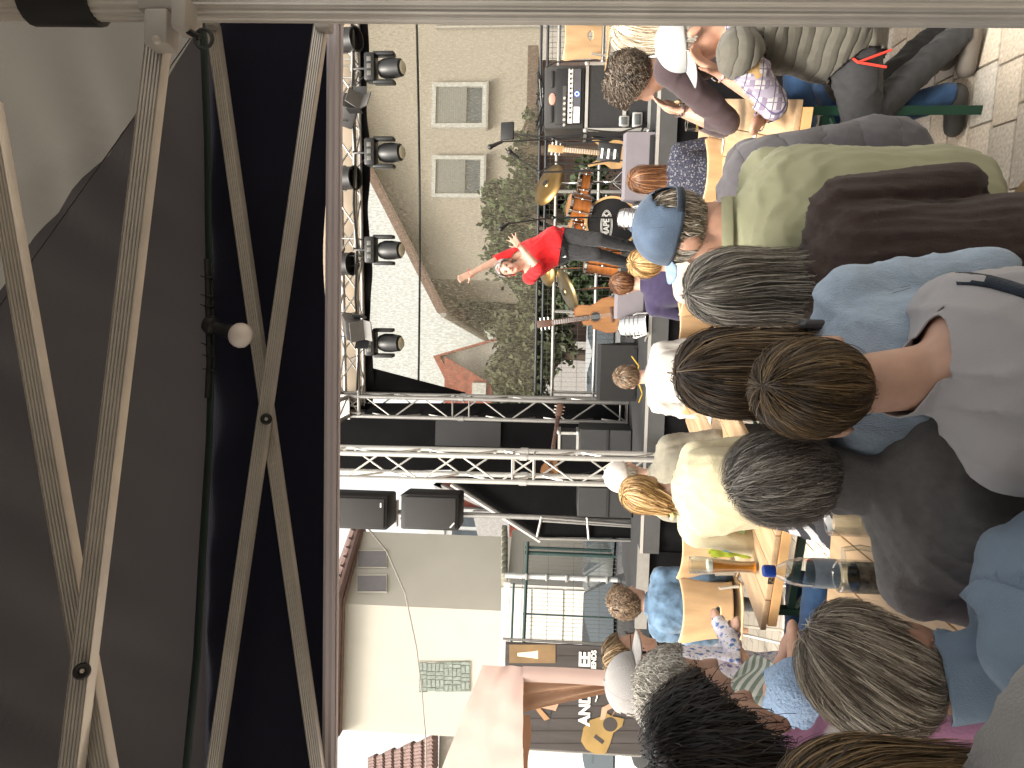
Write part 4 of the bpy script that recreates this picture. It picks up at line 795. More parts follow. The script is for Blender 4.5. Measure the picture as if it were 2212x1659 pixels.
# guitars
wood_top = mat('spruce_top', (.22, .105, .04), .3, var=.2, vscale=4, stretch=(8, 1, 1)); wood_dk = mat('mahogany', (.20, .06, .025), .35, var=.2); fret_m = mat('rosewood', (.075, .035, .022), .5, var=.2); bfin = mat('bass_natural', (.30, .18, .075), .35, var=.2)
def guitar(name, label, body, head, d0, d1, wpx, acoustic=True):
    b, h = P(*body, d0), P(*head, d1); y = (h - b).normalized(); z = (CAM - b).normalized(); x = y.cross(z).normalized(); z = x.cross(y); Rm = Matrix((x, y, z)).transposed(); W = wpx / FPX * d0; ln = (h - b).length
    t = thing(name, label, 'guitar', (b.x, b.y, HS)); k = W
    if acoustic: out = [(k * .5 * w_, yy * k) for w_, yy in ((0, -.58), (.45, -.56), (.82, -.45), (1.0, -.22), (.95, 0), (.72, .22), (.66, .34), (.76, .52), (.76, .66), (.58, .78), (.2, .80))]
    else: out = [(k * .5 * w_, yy * k) for w_, yy in ((0, -.55), (.5, -.54), (.9, -.35), (1.0, -.05), (.72, .2), (.8, .45), (1.0, .75), (.85, .8), (.5, .5), (.2, .42))]
    left = [(-a_, c_) for a_, c_ in reversed(out[1:])]
    if acoustic: left = [(-a_ * (.55 if c_ > k * .5 else 1), c_ - (k * .18 if c_ > k * .5 else 0)) for a_, c_ in reversed(out[1:])]
    poly = [b + Rm @ V(a_, c_, 0) for a_, c_ in out + left]; dep = (.095 if acoustic else .042)
    mb = MB(); mb.prism(poly, Rm @ V(0, 0, -dep)); mb.build('body', wood_dk if acoustic else bfin, t, True, angle=50)
    mb = MB(); mb.prism([b + Rm @ V(a_ * .965, c_ * .97, .001) for a_, c_ in out + left], Rm @ V(0, 0, .002)); mb.build('top', wood_top if acoustic else bfin, t, True, smooth=False)
    if acoustic:
        mb = MB(); mb.lathe([(W * .135, .0045), (.001, .0046)], b + Rm @ V(0, W * .22, 0), z, 24, cap=False); mb.build('sound_hole', blk, t, True)
        mb = MB(); mb.tube([b + Rm @ V(W * .16 * math.cos(a_), W * .22 + W * .16 * math.sin(a_), .004) for a_ in np.linspace(0, 6.283, 25)], .003, 5); mb.build('rosette', wood_dk, t, True)
        mb = MB(); mb.rbox(b + Rm @ V(0, -W * .22, .008), (W * .42, .03, .012), .004, Rm); mb.build('bridge', fret_m, t, True)
    else:
        mb = MB(); mb.rbox(b + Rm @ V(W * .05, W * .1, .006), (W * .62, W * .8, .006), .003, Rm); mb.build('pickguard', blk, t, True)
        for e in (-.1, .12, .34): mb = MB(); mb.rbox(b + Rm @ V(0, W * e, .014), (W * .34, .025, .01), .004, Rm); mb.build('pickup', white_p, t, True)
    mb = MB(); a_, c_ = W * .42, ln; nn = b + Rm @ V(0, (a_ + c_) / 2, .010); mb.rbox(nn, (.050, c_ - a_, .022), .006, Rm); nk = mb.build('neck', fret_m if acoustic else bfin, t, True)
    mb = MB()
    for i in range(14): mb.box(b + Rm @ V(0, a_ + (c_ - a_) * (.08 + .9 * i / 14), .0225), (.046, .003, .003), Rm)
    mb.build('frets', chrome, nk, True, smooth=False)
    mb = MB()
    for i in range(4): mb.cyl(b + Rm @ V(-.015 + .01 * i, -W * .22, .026), b + Rm @ V(-.015 + .01 * i, c_, .026), .0009, n=4, cap=False)
    mb.build('strings', chrome, t, True, smooth=False)
    mb = MB(); mb.rbox(b + Rm @ V(0, ln + .07, .008), (.075, .16, .018), .006, Rm); hs = mb.build('headstock', fret_m if acoustic else bfin, t, True)
    for i in range(3):
        for s_ in (-1, 1): mb = MB(); mb.cyl(b + Rm @ V(s_ * .035, ln + .03 + .04 * i, .005), b + Rm @ V(s_ * .062, ln + .03 + .04 * i, .005), .009, n=8); mb.build('tuner', chrome, hs, True)
    # stand under the body
    f = b + Rm @ V(0, -W * .56, -.02); mb = MB()
    for s_ in (-1, 1): mb.tube([f + x * (s_ * .10) + z * .05, f + x * (s_ * .10) - z * .06, V(f.x + s_ * .2, f.y + .05, HS + .01)], .008, 6)
    mb.tube([f - z * .08, V(f.x, f.y + .3, HS + .01)], .008, 6); mb.tube([f + x * .10 - z * .06, f - x * .10 - z * .06], .008, 6)
    mb.build('stand', lampb, t, True); return t
guitar('acoustic_guitar', 'acoustic guitar with cutaway leaning left of the singer on the stage', (1304, 682), (1192, 697), 7.15, 7.2, 78)
guitar('bass_guitar', 'natural wood electric bass on a stand beside the drum kit', (1322, 333), (1216, 323), 7.25, 7.3, 62, False)
guitar('acoustic_guitar', 'reddish guitar neck seen between the two truss towers', (1188, 1012), (1206, 898), 8.3, 8.3, 40)
# chrome floor lamps
def floor_par(label, x, y, d, rz):
    c = P(x, y, d); t = thing('floor_lamp', label, 'spotlight', (c.x, d, HS), rz, group='chrome floor lamps at the stage front'); z = c.z - HS
    mb = MB(); mb.lathe([(.05, .14), (.085, .12), (.10, .07), (.10, -.10), (.108, -.12), (.108, -.13), (.09, -.13)], (0, 0, max(z, .13)), (0, .25, .97), 24); mb.build('housing', chrome, t)
    mb = MB()
    for i in range(4): mb.lathe([(.1005, -.06 + .04 * i), (.104, -.055 + .04 * i), (.1005, -.05 + .04 * i)], (0, 0, max(z, .13)), (0, .25, .97), 24, cap=False)
    mb.build('cooling_fins', dsteel, t)
    for s_ in (-1, 1): mb = MB(); mb.tube([(s_ * .11, 0, max(z, .13)), (s_ * .12, -.02, .10), (s_ * .10, -.10, .012), (s_ * .1, .12, .012)], .010, 6); mb.build('bracket', steel, t)
floor_par('chrome floor lamp in front of the acoustic guitar', 1368, 705, 6.75, R(15)); floor_par('chrome floor lamp in front of the bass drum', 1366, 473, 6.75, R(-10))
for i, (pts, lb) in enumerate(((((1110, 290), (1180, 296), (1260, 288), (1340, 300), (1395, 285)), 'black cable hanging beside the tablet stand'), (((1166, 372), (1200, 350), (1260, 356), (1330, 345), (1398, 352)), 'black cable looping down from the second microphone stand'), (((1195, 300), (1230, 312), (1290, 305), (1390, 322)), 'black cable down the first microphone stand'), (((1270, 280), (1300, 283), (1340, 286), (1392, 270)), 'black cable along the left edge of the flight case'), (((1180, 145), (1200, 134), (1260, 132), (1300, 128)), 'black cable along the right edge of the amplifier rack'))):
    cb2 = MB(); cb2.tube([P(x, y, 6.82) for x, y in pts], .007, 6); tag(cb2.build('stage_cable', lampb), lb, 'cable', 'cables on the stage')
lead = MB(); lead.tube([P(1365, 770, 7.2), P(1380, 790, 7.1), P(1375, 815, 7.1), P(1388, 850, 7.1), P(1380, 870, 7.1)], .008, 6); tag(lead.build('yellow_lead', mat('yellow_cable', (.45, .28, .03), .5)), 'yellow cable on the stage floor by the black monitor', 'cable')

# ================================================================ banner and pink gazebo
bd = 7.4; ba, bb = P(1432, 1634, bd), P(1092, 1387, bd); bw, bh = bb.x - ba.x, bb.z - ba.z
ban = thing('banner', 'tall brown concert banner with guitar player print and white lettering', 'banner', ((ba.x + bb.x) / 2, bd, 0)); bz = ba.z
def bp(x, y, o=0): q = P(x, y, bd); return V(q.x, bd - .004 - o, q.z)
ban_m = mat('banner_print_brown', (.040, .034, .032), .55, var=.25, vscale=2.2, stretch=(6, 1, .7))
mb = MB(); mb.box(((ba.x + bb.x) / 2, bd + .012, (ba.z + bb.z) / 2), (bw, .02, bh)); sh = mb.build('sheet', ban_m, ban, True, smooth=False)
mb = MB()
for i in range(9):
    y = 1390 + 27 * i; mb.add([bp(1094, y), bp(1094, y + 1.2), bp(1430, y + 1.2), bp(1430, y)], [(0, 1, 2, 3)])
mb.build('plank_lines', mat('banner_dark', (.035, .028, .026), .6), sh, True, smooth=False)
for s_, x_ in ((-1, ba.x), (1, bb.x)): mb = MB(); mb.cyl((x_ + s_ * .02, bd + .03, 0), (x_ + s_ * .02, bd + .03, bb.z + .03), .015, n=8); mb.build('pole', dsteel, ban, True)
def flat(pts, m, name, o=.002):
    mb = MB(); mb.add([bp(x, y, o) for x, y in pts], [tuple(range(len(pts)))]); return mb.build(name, m, sh, True, smooth=False)
glow_b = mat('banner_glow', (.16, .10, .045), .6, var=.3, vscale=3)
flat([(1100, 1392), (1200, 1392), (1200, 1432), (1100, 1432)], glow_b, 'print_lamp_glow', .001)
flat([(1118, 1417), (1118, 1410), (1152, 1407), (1162, 1405), (1162, 1423), (1152, 1421)], mat('banner_cream', (.75, .62, .42), .6, var=.05), 'print_lamp')
flat([(1164, 1408), (1182, 1410), (1182, 1419), (1164, 1421)], mat('banner_brown', (.20, .12, .06), .6), 'print_lamp_base')
flat([(1180, 1630), (1185, 1560), (1200, 1500), (1240, 1480), (1330, 1495), (1360, 1540), (1420, 1560), (1420, 1490), (1300, 1470), (1190, 1468)][::1], mat('banner_black', (.03, .030, .033), .6, var=.2), 'print_jacket')
flat([(1155, 1510), (1165, 1490), (1180, 1484), (1195, 1492), (1212, 1508), (1200, 1535), (1178, 1530), (1165, 1528)], mat('banner_skin', (.42, .24, .16), .6, var=.2), 'print_face', .003)
flat([(1152, 1525), (1160, 1495), (1180, 1482), (1178, 1496), (1168, 1530), (1188, 1552), (1176, 1556)], mat('banner_hat', (.30, .17, .08), .6, var=.15), 'print_hat', .004)
gy = [(1255, 1600), (1260, 1572), (1275, 1555), (1295, 1548), (1312, 1540), (1320, 1546), (1330, 1548), (1348, 1552), (1344, 1568), (1325, 1582), (1318, 1605), (1308, 1628), (1285, 1628), (1266, 1618)]
flat(gy, mat('banner_gold', (.24, .155, .05), .55, var=.25, vscale=3), 'print_guitar', .003)
c_ = bp(1318, 1564, .0045); mb = MB(); mb.lathe([(.075, 0), (.001, .0003)], c_, (0, -1, 0), 20, cap=False); mb.build('print_sound_hole', mat('banner_dark', (.035, .028, .026)), sh, True)
flat([(1282, 1592), (1287, 1585), (1306, 1600), (1301, 1607)], mat('banner_dark', (.035, .028, .026)), 'print_bridge', .005)
flat([(1312, 1560), (1318, 1552), (1352, 1508), (1346, 1502)], mat('banner_brown', (.2, .12, .06)), 'print_neck', .004)
flat([(1296, 1555), (1300, 1528), (1330, 1512), (1345, 1505), (1350, 1514), (1332, 1524), (1312, 1534), (1306, 1552)], mat('banner_skin', (.42, .24, .16)), 'print_arm', .005)
pc = bp(1264, 1521, .006); text('ANDR', 'lettering', white_p, .155, pc, TR, sh, extrude=.0008, bold=.006)
pc = bp(1264, 1424, .006); text('EE', 'lettering', white_p, .155, pc, TR, sh, extrude=.0008, bold=.006)
pc = bp(1283, 1424, .006); text('IENDS', 'small_lettering', white_p, .07, pc, TR, sh, extrude=.0008, bold=.002)
pc = bp(1384, 1413, .006); text('S', 'small_lettering', white_p, .09, pc, TR, sh, extrude=.0008, bold=.002)
mb = MB(); mb.tube([bp(x, y, .006) for x, y in ((1286, 1515), (1290, 1505), (1289, 1495), (1282, 1488))], .006, 5); mb.build('swash', white_p, sh, True)

pink = fabric('gazebo_pink', (.44, .325, .29), (.40, .27, .23), .3); tan_f = fabric('gazebo_tan', (.36, .225, .15), (.32, .18, .11), .3)
gd = 5.6; gz = thing('pink_gazebo', 'pale pink fabric gazebo with tan curtain at the left edge', 'gazebo', (P(1300, 1450, gd).x, gd, 0))
r0, r1, r2, r3 = P(1042, 1436, gd), P(1130, 1440, gd), P(1130, 1760, gd - .5), P(915, 1760, gd + .3)
def gsheet(fn, nm, m, a=40, b=24): mb = MB(); mb.sheet(fn, a, b); return mb.build(nm, m, gz, True)
gsheet(lambda u, v: r0.lerp(r3, u).lerp(r1.lerp(r2, u), v) + V(0, -.02 * noise.noise(V(u * 7, v * 3, 0)) - .012 * math.sin(u * 13 + v * 7) * (1 - abs(v - .5)), .008 * noise.noise(V(u * 5, v * 6, 4))), 'roof', pink)
l0, l1 = P(1130, 1438, gd - .02), P(1130, 1472, gd - .02)
gsheet(lambda u, v: V(l0.lerp(l1, u).x + .006 * math.sin(v * 9), gd - .03 - .02 * math.sin(u * 3.1), l0.z * (1 - v)), 'corner_leg', pink, 8, 20)
k0_, k1_, k2_, k3_ = P(1130, 1472, gd), P(1130, 1542, gd), P(1330, 1490, gd), P(1330, 1470, gd)
gsheet(lambda u, v: k0_.lerp(k1_, u).lerp(k3_.lerp(k2_, u), v) + V(0, .025 * math.sin(u * 14 + v * 3), 0), 'curtain', tan_f, 24, 24)
e0_, e1g = P(1130, 1545, gd), P(1130, 1760, gd - .4)
gsheet(lambda u, v: e0_.lerp(e1g, u) + V(0, .01, -v * .05 * (1 + .3 * math.sin(u * 9))), 'curtain_hem', tan_f, 30, 4)

# ================================================================ beer tables, benches, chairs
pine = mat('varnished_pine', (.42, .285, .165), .42, var=.30, vscale=3.2, stretch=(5, .6, 5), bump=.06, bscale=30, spec=.4, detail=8)
pine_e = mat('pine_edge', (.60, .36, .16), .5, var=.2, vscale=6)
green_s = mat('green_steel', (.010, .050, .030), .45, .1, var=.1, spec=.5)
def trestle(t, w_, y, h, s):
    for sx in (-1, 1): mb = MB(); mb.box((sx * (w_ / 2 - .045), y, h / 2), (.035, .03, h)); mb.build('leg', green_s, t, smooth=False)
    for z in (h - .08, .30): mb = MB(); mb.box((0, y, z), (w_ - .13, .026, .03)); mb.build('crossbar', green_s, t, smooth=False)
    for sx in (-1, 1): mb = MB(); mb.cyl((sx * (w_ / 2 - .07), y - .005, h - .1), (-sx * (w_ / 2 - .07), y - .005, .30), .013, n=6); mb.build('brace', green_s, t, smooth=False)
    mb = MB(); mb.cyl((0, y, .30), (0, y + s * .5, h - .03), .011, n=6); mb.build('strut', green_s, t, smooth=False)
def beer_table(label, loc, rz, w_=.62, ln=2.2, h=.75):
    t = thing('beer_table', label, 'table', loc, rz, group='beer garden tables'); n = 4
    for i in range(n):
        mb = MB(); mb.rbox((-w_ / 2 + w_ * (i + .5) / n, ln / 2, h - .013), (w_ / n - .003, ln, .026), .004); mb.build('plank', pine, t)
    for y in (.03, ln - .03, ln / 2): mb = MB(); mb.box((0, y, h - .047), (w_ - .06, .07, .038)); mb.build('batten', pine_e, t, smooth=False)
    trestle(t, w_, .09, h - .066, 1); trestle(t, w_, ln - .32, h - .066, -1); return t
def bench(label, loc, rz, ln=2.2, h=.46, w_=.25):
    t = thing('beer_bench', label, 'bench', loc, rz, group='beer garden benches')
    for i in range(2): mb = MB(); mb.rbox((-w_ / 4 + i * w_ / 2, ln / 2, h - .014), (w_ / 2 - .003, ln, .028), .005); mb.build('plank', pine, t)
    trestle(t, w_, .28, h - .029, 1); trestle(t, w_, ln - .28, h - .029, -1); return t
RZ = R(-22); ex, ey = V(math.cos(RZ), math.sin(RZ), 0), V(-math.sin(RZ), math.cos(RZ), 0)
cr = G(1722, 214, .75); t1o = cr - ex * .31; t1o.z = 0
T1 = beer_table('varnished beer table on the right with green steel legs', t1o, RZ)
cl2 = G(1642, 1362, .75); t2o = cl2 + ex * .33; t2o.z = 0
T2 = beer_table('varnished beer table in the middle with FZ painted on its end', t2o, RZ, .66)
Mz = T2.matrix_basis; text('FZ', 'lettering', blk, .030, Mz @ V(-.06, -.004, .739), Mz.to_3x3() @ TR, T2, extrude=.0006, bold=.001)
T3 = beer_table('sunlit near beer table holding bottle and mug', V(-.68, 1.60, 0), R(-6), .55, .85)
bench('bench at the right edge under the man in the quilted vest', t1o + ex * .74 + ey * .06 , RZ)
bench('bench left of the right table behind the man in the quilted jacket', t1o - ex * .86 + ey * .02, RZ)
bench('bench right of the middle table', t2o + ex * .62 + ey * .3, RZ)
ply = mat('beech_plywood', (.42, .275, .15), .4, var=.16, vscale=2.5, stretch=(7, 7, .7), spec=.4, detail=6)
def chair(label, x, y, d, yaw, z=0.0):
    c = P(x, y, d); t = thing('plywood_chair', label, 'chair', (c.x, c.y, z), yaw, group='plywood chairs with hand holes')
    nu, nv = 44, 34; mb = MB(); pt = {}
    def f(i, j):
        u, v = i / nu * 2 - 1, j / nv; w_ = .165 + .055 * v ** 1.6 + .02 * (1 - v) ** 3; rr_ = max(0, v - .86) / .14
        w_ -= .022 * rr_ ** 2.5; zz = .50 + v * (.335 + .022 * abs(u) ** 2.2); return V(u * w_, -.19 - .05 * v + .05 * (u * u) + .02 * (1 - v) ** 2, zz)
    for j in range(nv + 1):
        for i in range(nu + 1): pt[i, j] = len(mb.v); mb.v.append(tuple(f(i, j)))
    for j in range(nv):
        for i in range(nu):
            u, v = (i + .5) / nu * 2 - 1, (j + .5) / nv
            if (u / .24) ** 2 + ((v - .30 - .03 * (1 - (u / .24) ** 2)) / .055) ** 2 < 1: continue
            mb.f.append((pt[i, j], pt[i + 1, j], pt[i + 1, j + 1], pt[i, j + 1])); mb.mi.append(0)
    mb.build('backrest', ply, t, solid=.011)
    mb = MB(); mb.sheet(lambda u, v: V((u - .5) * (.40 - .04 * abs(v - .5)), -.18 + v * .40, .452 - .016 * math.cos((u - .5) * 3) + .012 * (v - .5) ** 2 - .03 * max(0, v - .85) * 6 * .15), 12, 12); mb.build('seat', ply, t, solid=.012)
    for s_ in (-1, 1):
        mb = MB(); mb.tube([(s_ * .20, .20, .006), (s_ * .165, .16, .43), (s_ * .165, -.10, .435), (s_ * .165, -.17, .47), (s_ * .155, -.205, .60)], .010, 8); mb.build('front_leg', steel, t)
        mb = MB(); mb.tube([(s_ * .165, -.06, .43), (s_ * .20, -.26, .006)], .010, 8); mb.build('rear_leg', steel, t)
    mb = MB(); mb.tube([(-.165, -.12, .43), (.165, -.12, .43)], .008, 6); mb.build('crossbar', steel, t); return t
chair('plywood chair under the youth in the denim jacket', 1560, 1308, 4.92, R(4)); chair('empty plywood chair beside the blonde woman in yellow', 1530, 1165, 5.0, R(-14))
chair('plywood chair behind the grey bob haired woman', 1560, 700, 5.3, R(-20)); chair('plywood chair of the girl with long brown hair', 1560, 372, 4.45, R(-22)); chair('plywood chair at the far end of the right table', 1560, 292, 5.5, R(60))
chair('plywood chair on the stage beside the right tower', 1330, 92, 6.6, R(-8), HS + 0.0); chair('plywood chair of the boy in the white shirt', 1570, 820, 4.95, R(-10)); chair('plywood chair of the small child in navy', 1580, 615, 5.15, R(-12))

# ================================================================ things on the tables
beer_m = mat('wheat_beer', (.72, .25, .025), .15, var=.12, vscale=12, spec=.5)
def thin_glass():
    m = bpy.data.materials.new('clear_glass'); m.use_nodes = True; nt = m.node_tree; L = nt.links; nt.nodes.clear(); out = nd(nt, 'ShaderNodeOutputMaterial'); tr = nd(nt, 'ShaderNodeBsdfTransparent'); tr.inputs[0].default_value = (.90, .93, .93, 1); gl = nd(nt, 'ShaderNodeBsdfGlossy'); gl.inputs['Roughness'].default_value = .05
    fr = nd(nt, 'ShaderNodeLayerWeight'); fr.inputs[0].default_value = .35; mx = nd(nt, 'ShaderNodeMixShader'); L.new(fr.outputs['Facing'], mx.inputs[0]); L.new(tr.outputs[0], mx.inputs[1]); L.new(gl.outputs[0], mx.inputs[2]); L.new(mx.outputs[0], out.inputs[0]); MATS['clear_glass'] = m; return m
glass = thin_glass()
foam = mat('beer_foam', (.85, .80, .70), .8, var=.05)
q = G(1637, 1226, .75); wg = thing('beer_glass', 'tall half full wheat beer glass on the middle table', 'glass', q); hh = (P(1490, 1226, q.y).z - .75)
prof = [(.030, 0), (.031, .008), (.027, .02), (.026, .06), (.030, .11), (.036, .16), (.040, .20), (.041, .235), (.039, .25)]; k = hh / .25
mb = MB(); mb.lathe([(r, z * k) for r, z in prof] + [(r - .003, z * k) for r, z in reversed(prof[2:])], (0, 0, 0), (0, 0, 1), 28, cap=False); mb.build('glass', glass, wg)
mb = MB(); mb.lathe([(r - .004, z * k) for r, z in prof[1:6]] + [(.034, .165 * k)], (0, 0, .004), (0, 0, 1), 24); mb.build('beer', beer_m, wg)
mb = MB(); mb.lathe([(.0335, .165 * k + .002), (.0335, .178 * k), (.030, .182 * k)], (0, 0, .004), (0, 0, 1), 24); mb.build('foam', foam, wg)
# bottle, mugs on the near table
def bottle(label, x, y, d, z0):
    c = P(x, y, d); t = thing('water_bottle', label, 'bottle', (c.x, c.y, z0), group='water bottles with blue caps'); top = .30
    mb = MB(); mb.lathe([(.038, 0), (.042, .01), (.042, .10), (.040, .13), (.042, .16), (.042, .20), (.034, .235), (.018, .265), (.014, .27), (.014, .285)], (0, 0, 0), (0, 0, 1), 24); mb.build('body', glass, t)
    mb = MB(); mb.lathe([(.0425, .10), (.0428, .17)], (0, 0, 0), (0, 0, 1), 24, cap=False); mb.build('label', mat('bottle_label', (.30, .36, .42), .4, var=.3, vscale=20), t)
    mb = MB(); mb.lathe([(.0175, .272), (.0178, .300), (.015, .305)], (0, 0, 0), (0, 0, 1), 20); mb.build('cap', mat('blue_cap', (.008, .04, .26), .4, var=.05), t); return t
q = G(1895, 1243, .75); bottle('clear water bottle with blue cap standing on the near table', 1895, 1243, 2.12, .75)
def mug(label, x, y, d, r, h, m2, liquid=None, handle=True, lie=False):
    c = P(x, y, d); t = thing('beer_mug', label, 'mug', (c.x, c.y, .75), R(30)); 
    mb = MB(); mb.lathe([(r * .96, 0), (r, .01), (r, h), (r - .004, h + .003), (r - .007, h), (r - .007, .016), (.001, .015)], (0, 0, 0), (0, 0, 1), 26); mb.build('glass', glass, t)
    if m2: mb = MB(); mb.lathe([(r * 1.006, h * .12), (r * 1.006, h * .72)], (0, 0, 0), (0, 0, 1), 26, cap=False); mb.build('print', m2, t)
    if liquid: mb = MB(); mb.lathe([(r - .008, .018), (r - .008, h * .55)], (0, 0, 0), (0, 0, 1), 22); mb.build('drink', liquid, t)
    if handle: mb = MB(); mb.tube([(r * .95, 0, h * .85), (r + .035, 0, h * .82), (r + .042, 0, h * .5), (r + .035, 0, h * .2), (r * .95, 0, h * .15)], .008, 8); mb.build('handle', glass, t)
    return t
prt = mat('mug_print', (.16, .15, .12), .4, var=.9, vscale=38)
mug('dark printed beer mug beside the water bottle', 1960, 1252, 1.98, .042, .145, prt, None); mug('empty clear tumbler near the grey haired man', 1920, 1132, 2.12, .040, .12, None, None, False)
q = G(1518, 250, .75); q = G(1540, 250, .75)
m1 = mug('clear beer mug with lemonade on the right table', 1545, 240, q.y, .045, .15, None, beer_m); m1.location = q
q = G(1535, 268, .75); m2 = mug('second clear mug with lemonade behind the first on the right table', 1535, 268, q.y, .045, .15, None, mat('lemonade', (.62, .34, .05), .15)); m2.location = q
q = G(1535, 312, .75); cu = thing('green_glasses_case', 'shiny green boat shaped case on the right table', 'case', q, RZ + R(70))
mb = MB(); mb.ball((0, 0, .025), (.085, .035, .028), 20, 10); mb.build('shell', mat('green_gloss', (.05, .16, .02), .2, var=.1), cu); mb = MB(); mb.lathe([(.03, .0), (.001, .004)], (0, 0, .048), (0, 0, 1), 16, cap=False); mb.v = [(x * 2.2, y * .7, z) for x, y, z in mb.v]; mb.build('lid_face', mat('pale_green', (.45, .5, .3), .3), cu)
for (x0, y0, x1, y1, l) in ((1562, 300, 1552, 372, 'white paper strip lying along the right table near the green case'), (1637, 258, 1627, 300, 'white paper strip on the right table beside the plaid sleeve'), (1536, 908, 1530, 935, 'white paper strip on the far part of the middle table')):
    a, b = G(x0, y0, .756), G(x1, y1, .756); d = (b - a).normalized() if (b - a).length > .01 else ex; n = V(-d.y, d.x, 0) * .028
    if 'far part' in l: d = ey; b = a + ey * .3; n = ex * .03
    mb = MB(); mb.add([a - n, b - n, b + n, a + n], [(0, 1, 2, 3)]); tag(mb.build('paper_strip', mat('paper_white', (.70, .70, .69), .7, var=.05), solid=.001), l, 'paper', 'paper strips on the tables')
q = G(1618, 1158, .75); tb = thing('snack_bag', 'lime green shopping bag with blue strap on the middle table', 'bag', q)
tb.scale = (.72, .72, .72)
lime = mat('lime_plastic', (.30, .37, .04), .35, var=.25, vscale=16)
mb = MB(); mb.sheet(lambda u, v: V(-.13 + u * .26 + .02 * noise.noise(V(u * 5, v * 4, 0)), -.07 + .05 * math.sin(u * 3.14) * (1 - v) + .02 * noise.noise(V(u * 7, v * 6, 2)), v * .26), 16, 14); mb.sheet(lambda u, v: V(-.13 + u * .26, .06 - .05 * math.sin(u * 3.14) * (1 - v) - .06 * v + .02 * noise.noise(V(u * 7, v * 6, 5)), v * .26), 16, 14); mb.build('bag', lime, tb)
mb = MB(); mb.box((.02, -.10, .12), (.10, .01, .13)); mb.build('label', mat('bag_label', (.14, .2, .08), .5, var=.6, vscale=60), tb, smooth=False)
mb = MB(); mb.tube([(-.10, -.03, .10), (-.07, -.09, .18), (-.02, -.09, .27), (.03, -.03, .30)], .016, 8); mb.build('strap', mat('blue_strap', (.04, .22, .42), .5), tb)
q = G(1845, 1085, .75); sb2 = thing('snack_box', 'orange and red snack box behind the grey haired man', 'box', V(-.28, 2.30, .75)); 
mb = MB(); mb.rbox((0, 0, .06), (.16, .05, .12), .004); mb.build('carton', mat('orange_carton', (.75, .27, .02), .4, var=.1), sb2); mb = MB(); mb.box((.03, -.027, .06), (.08, .006, .10)); mb.build('front_print', mat('red_print', (.55, .03, .02), .4), sb2, smooth=False)
sb2.parent = None
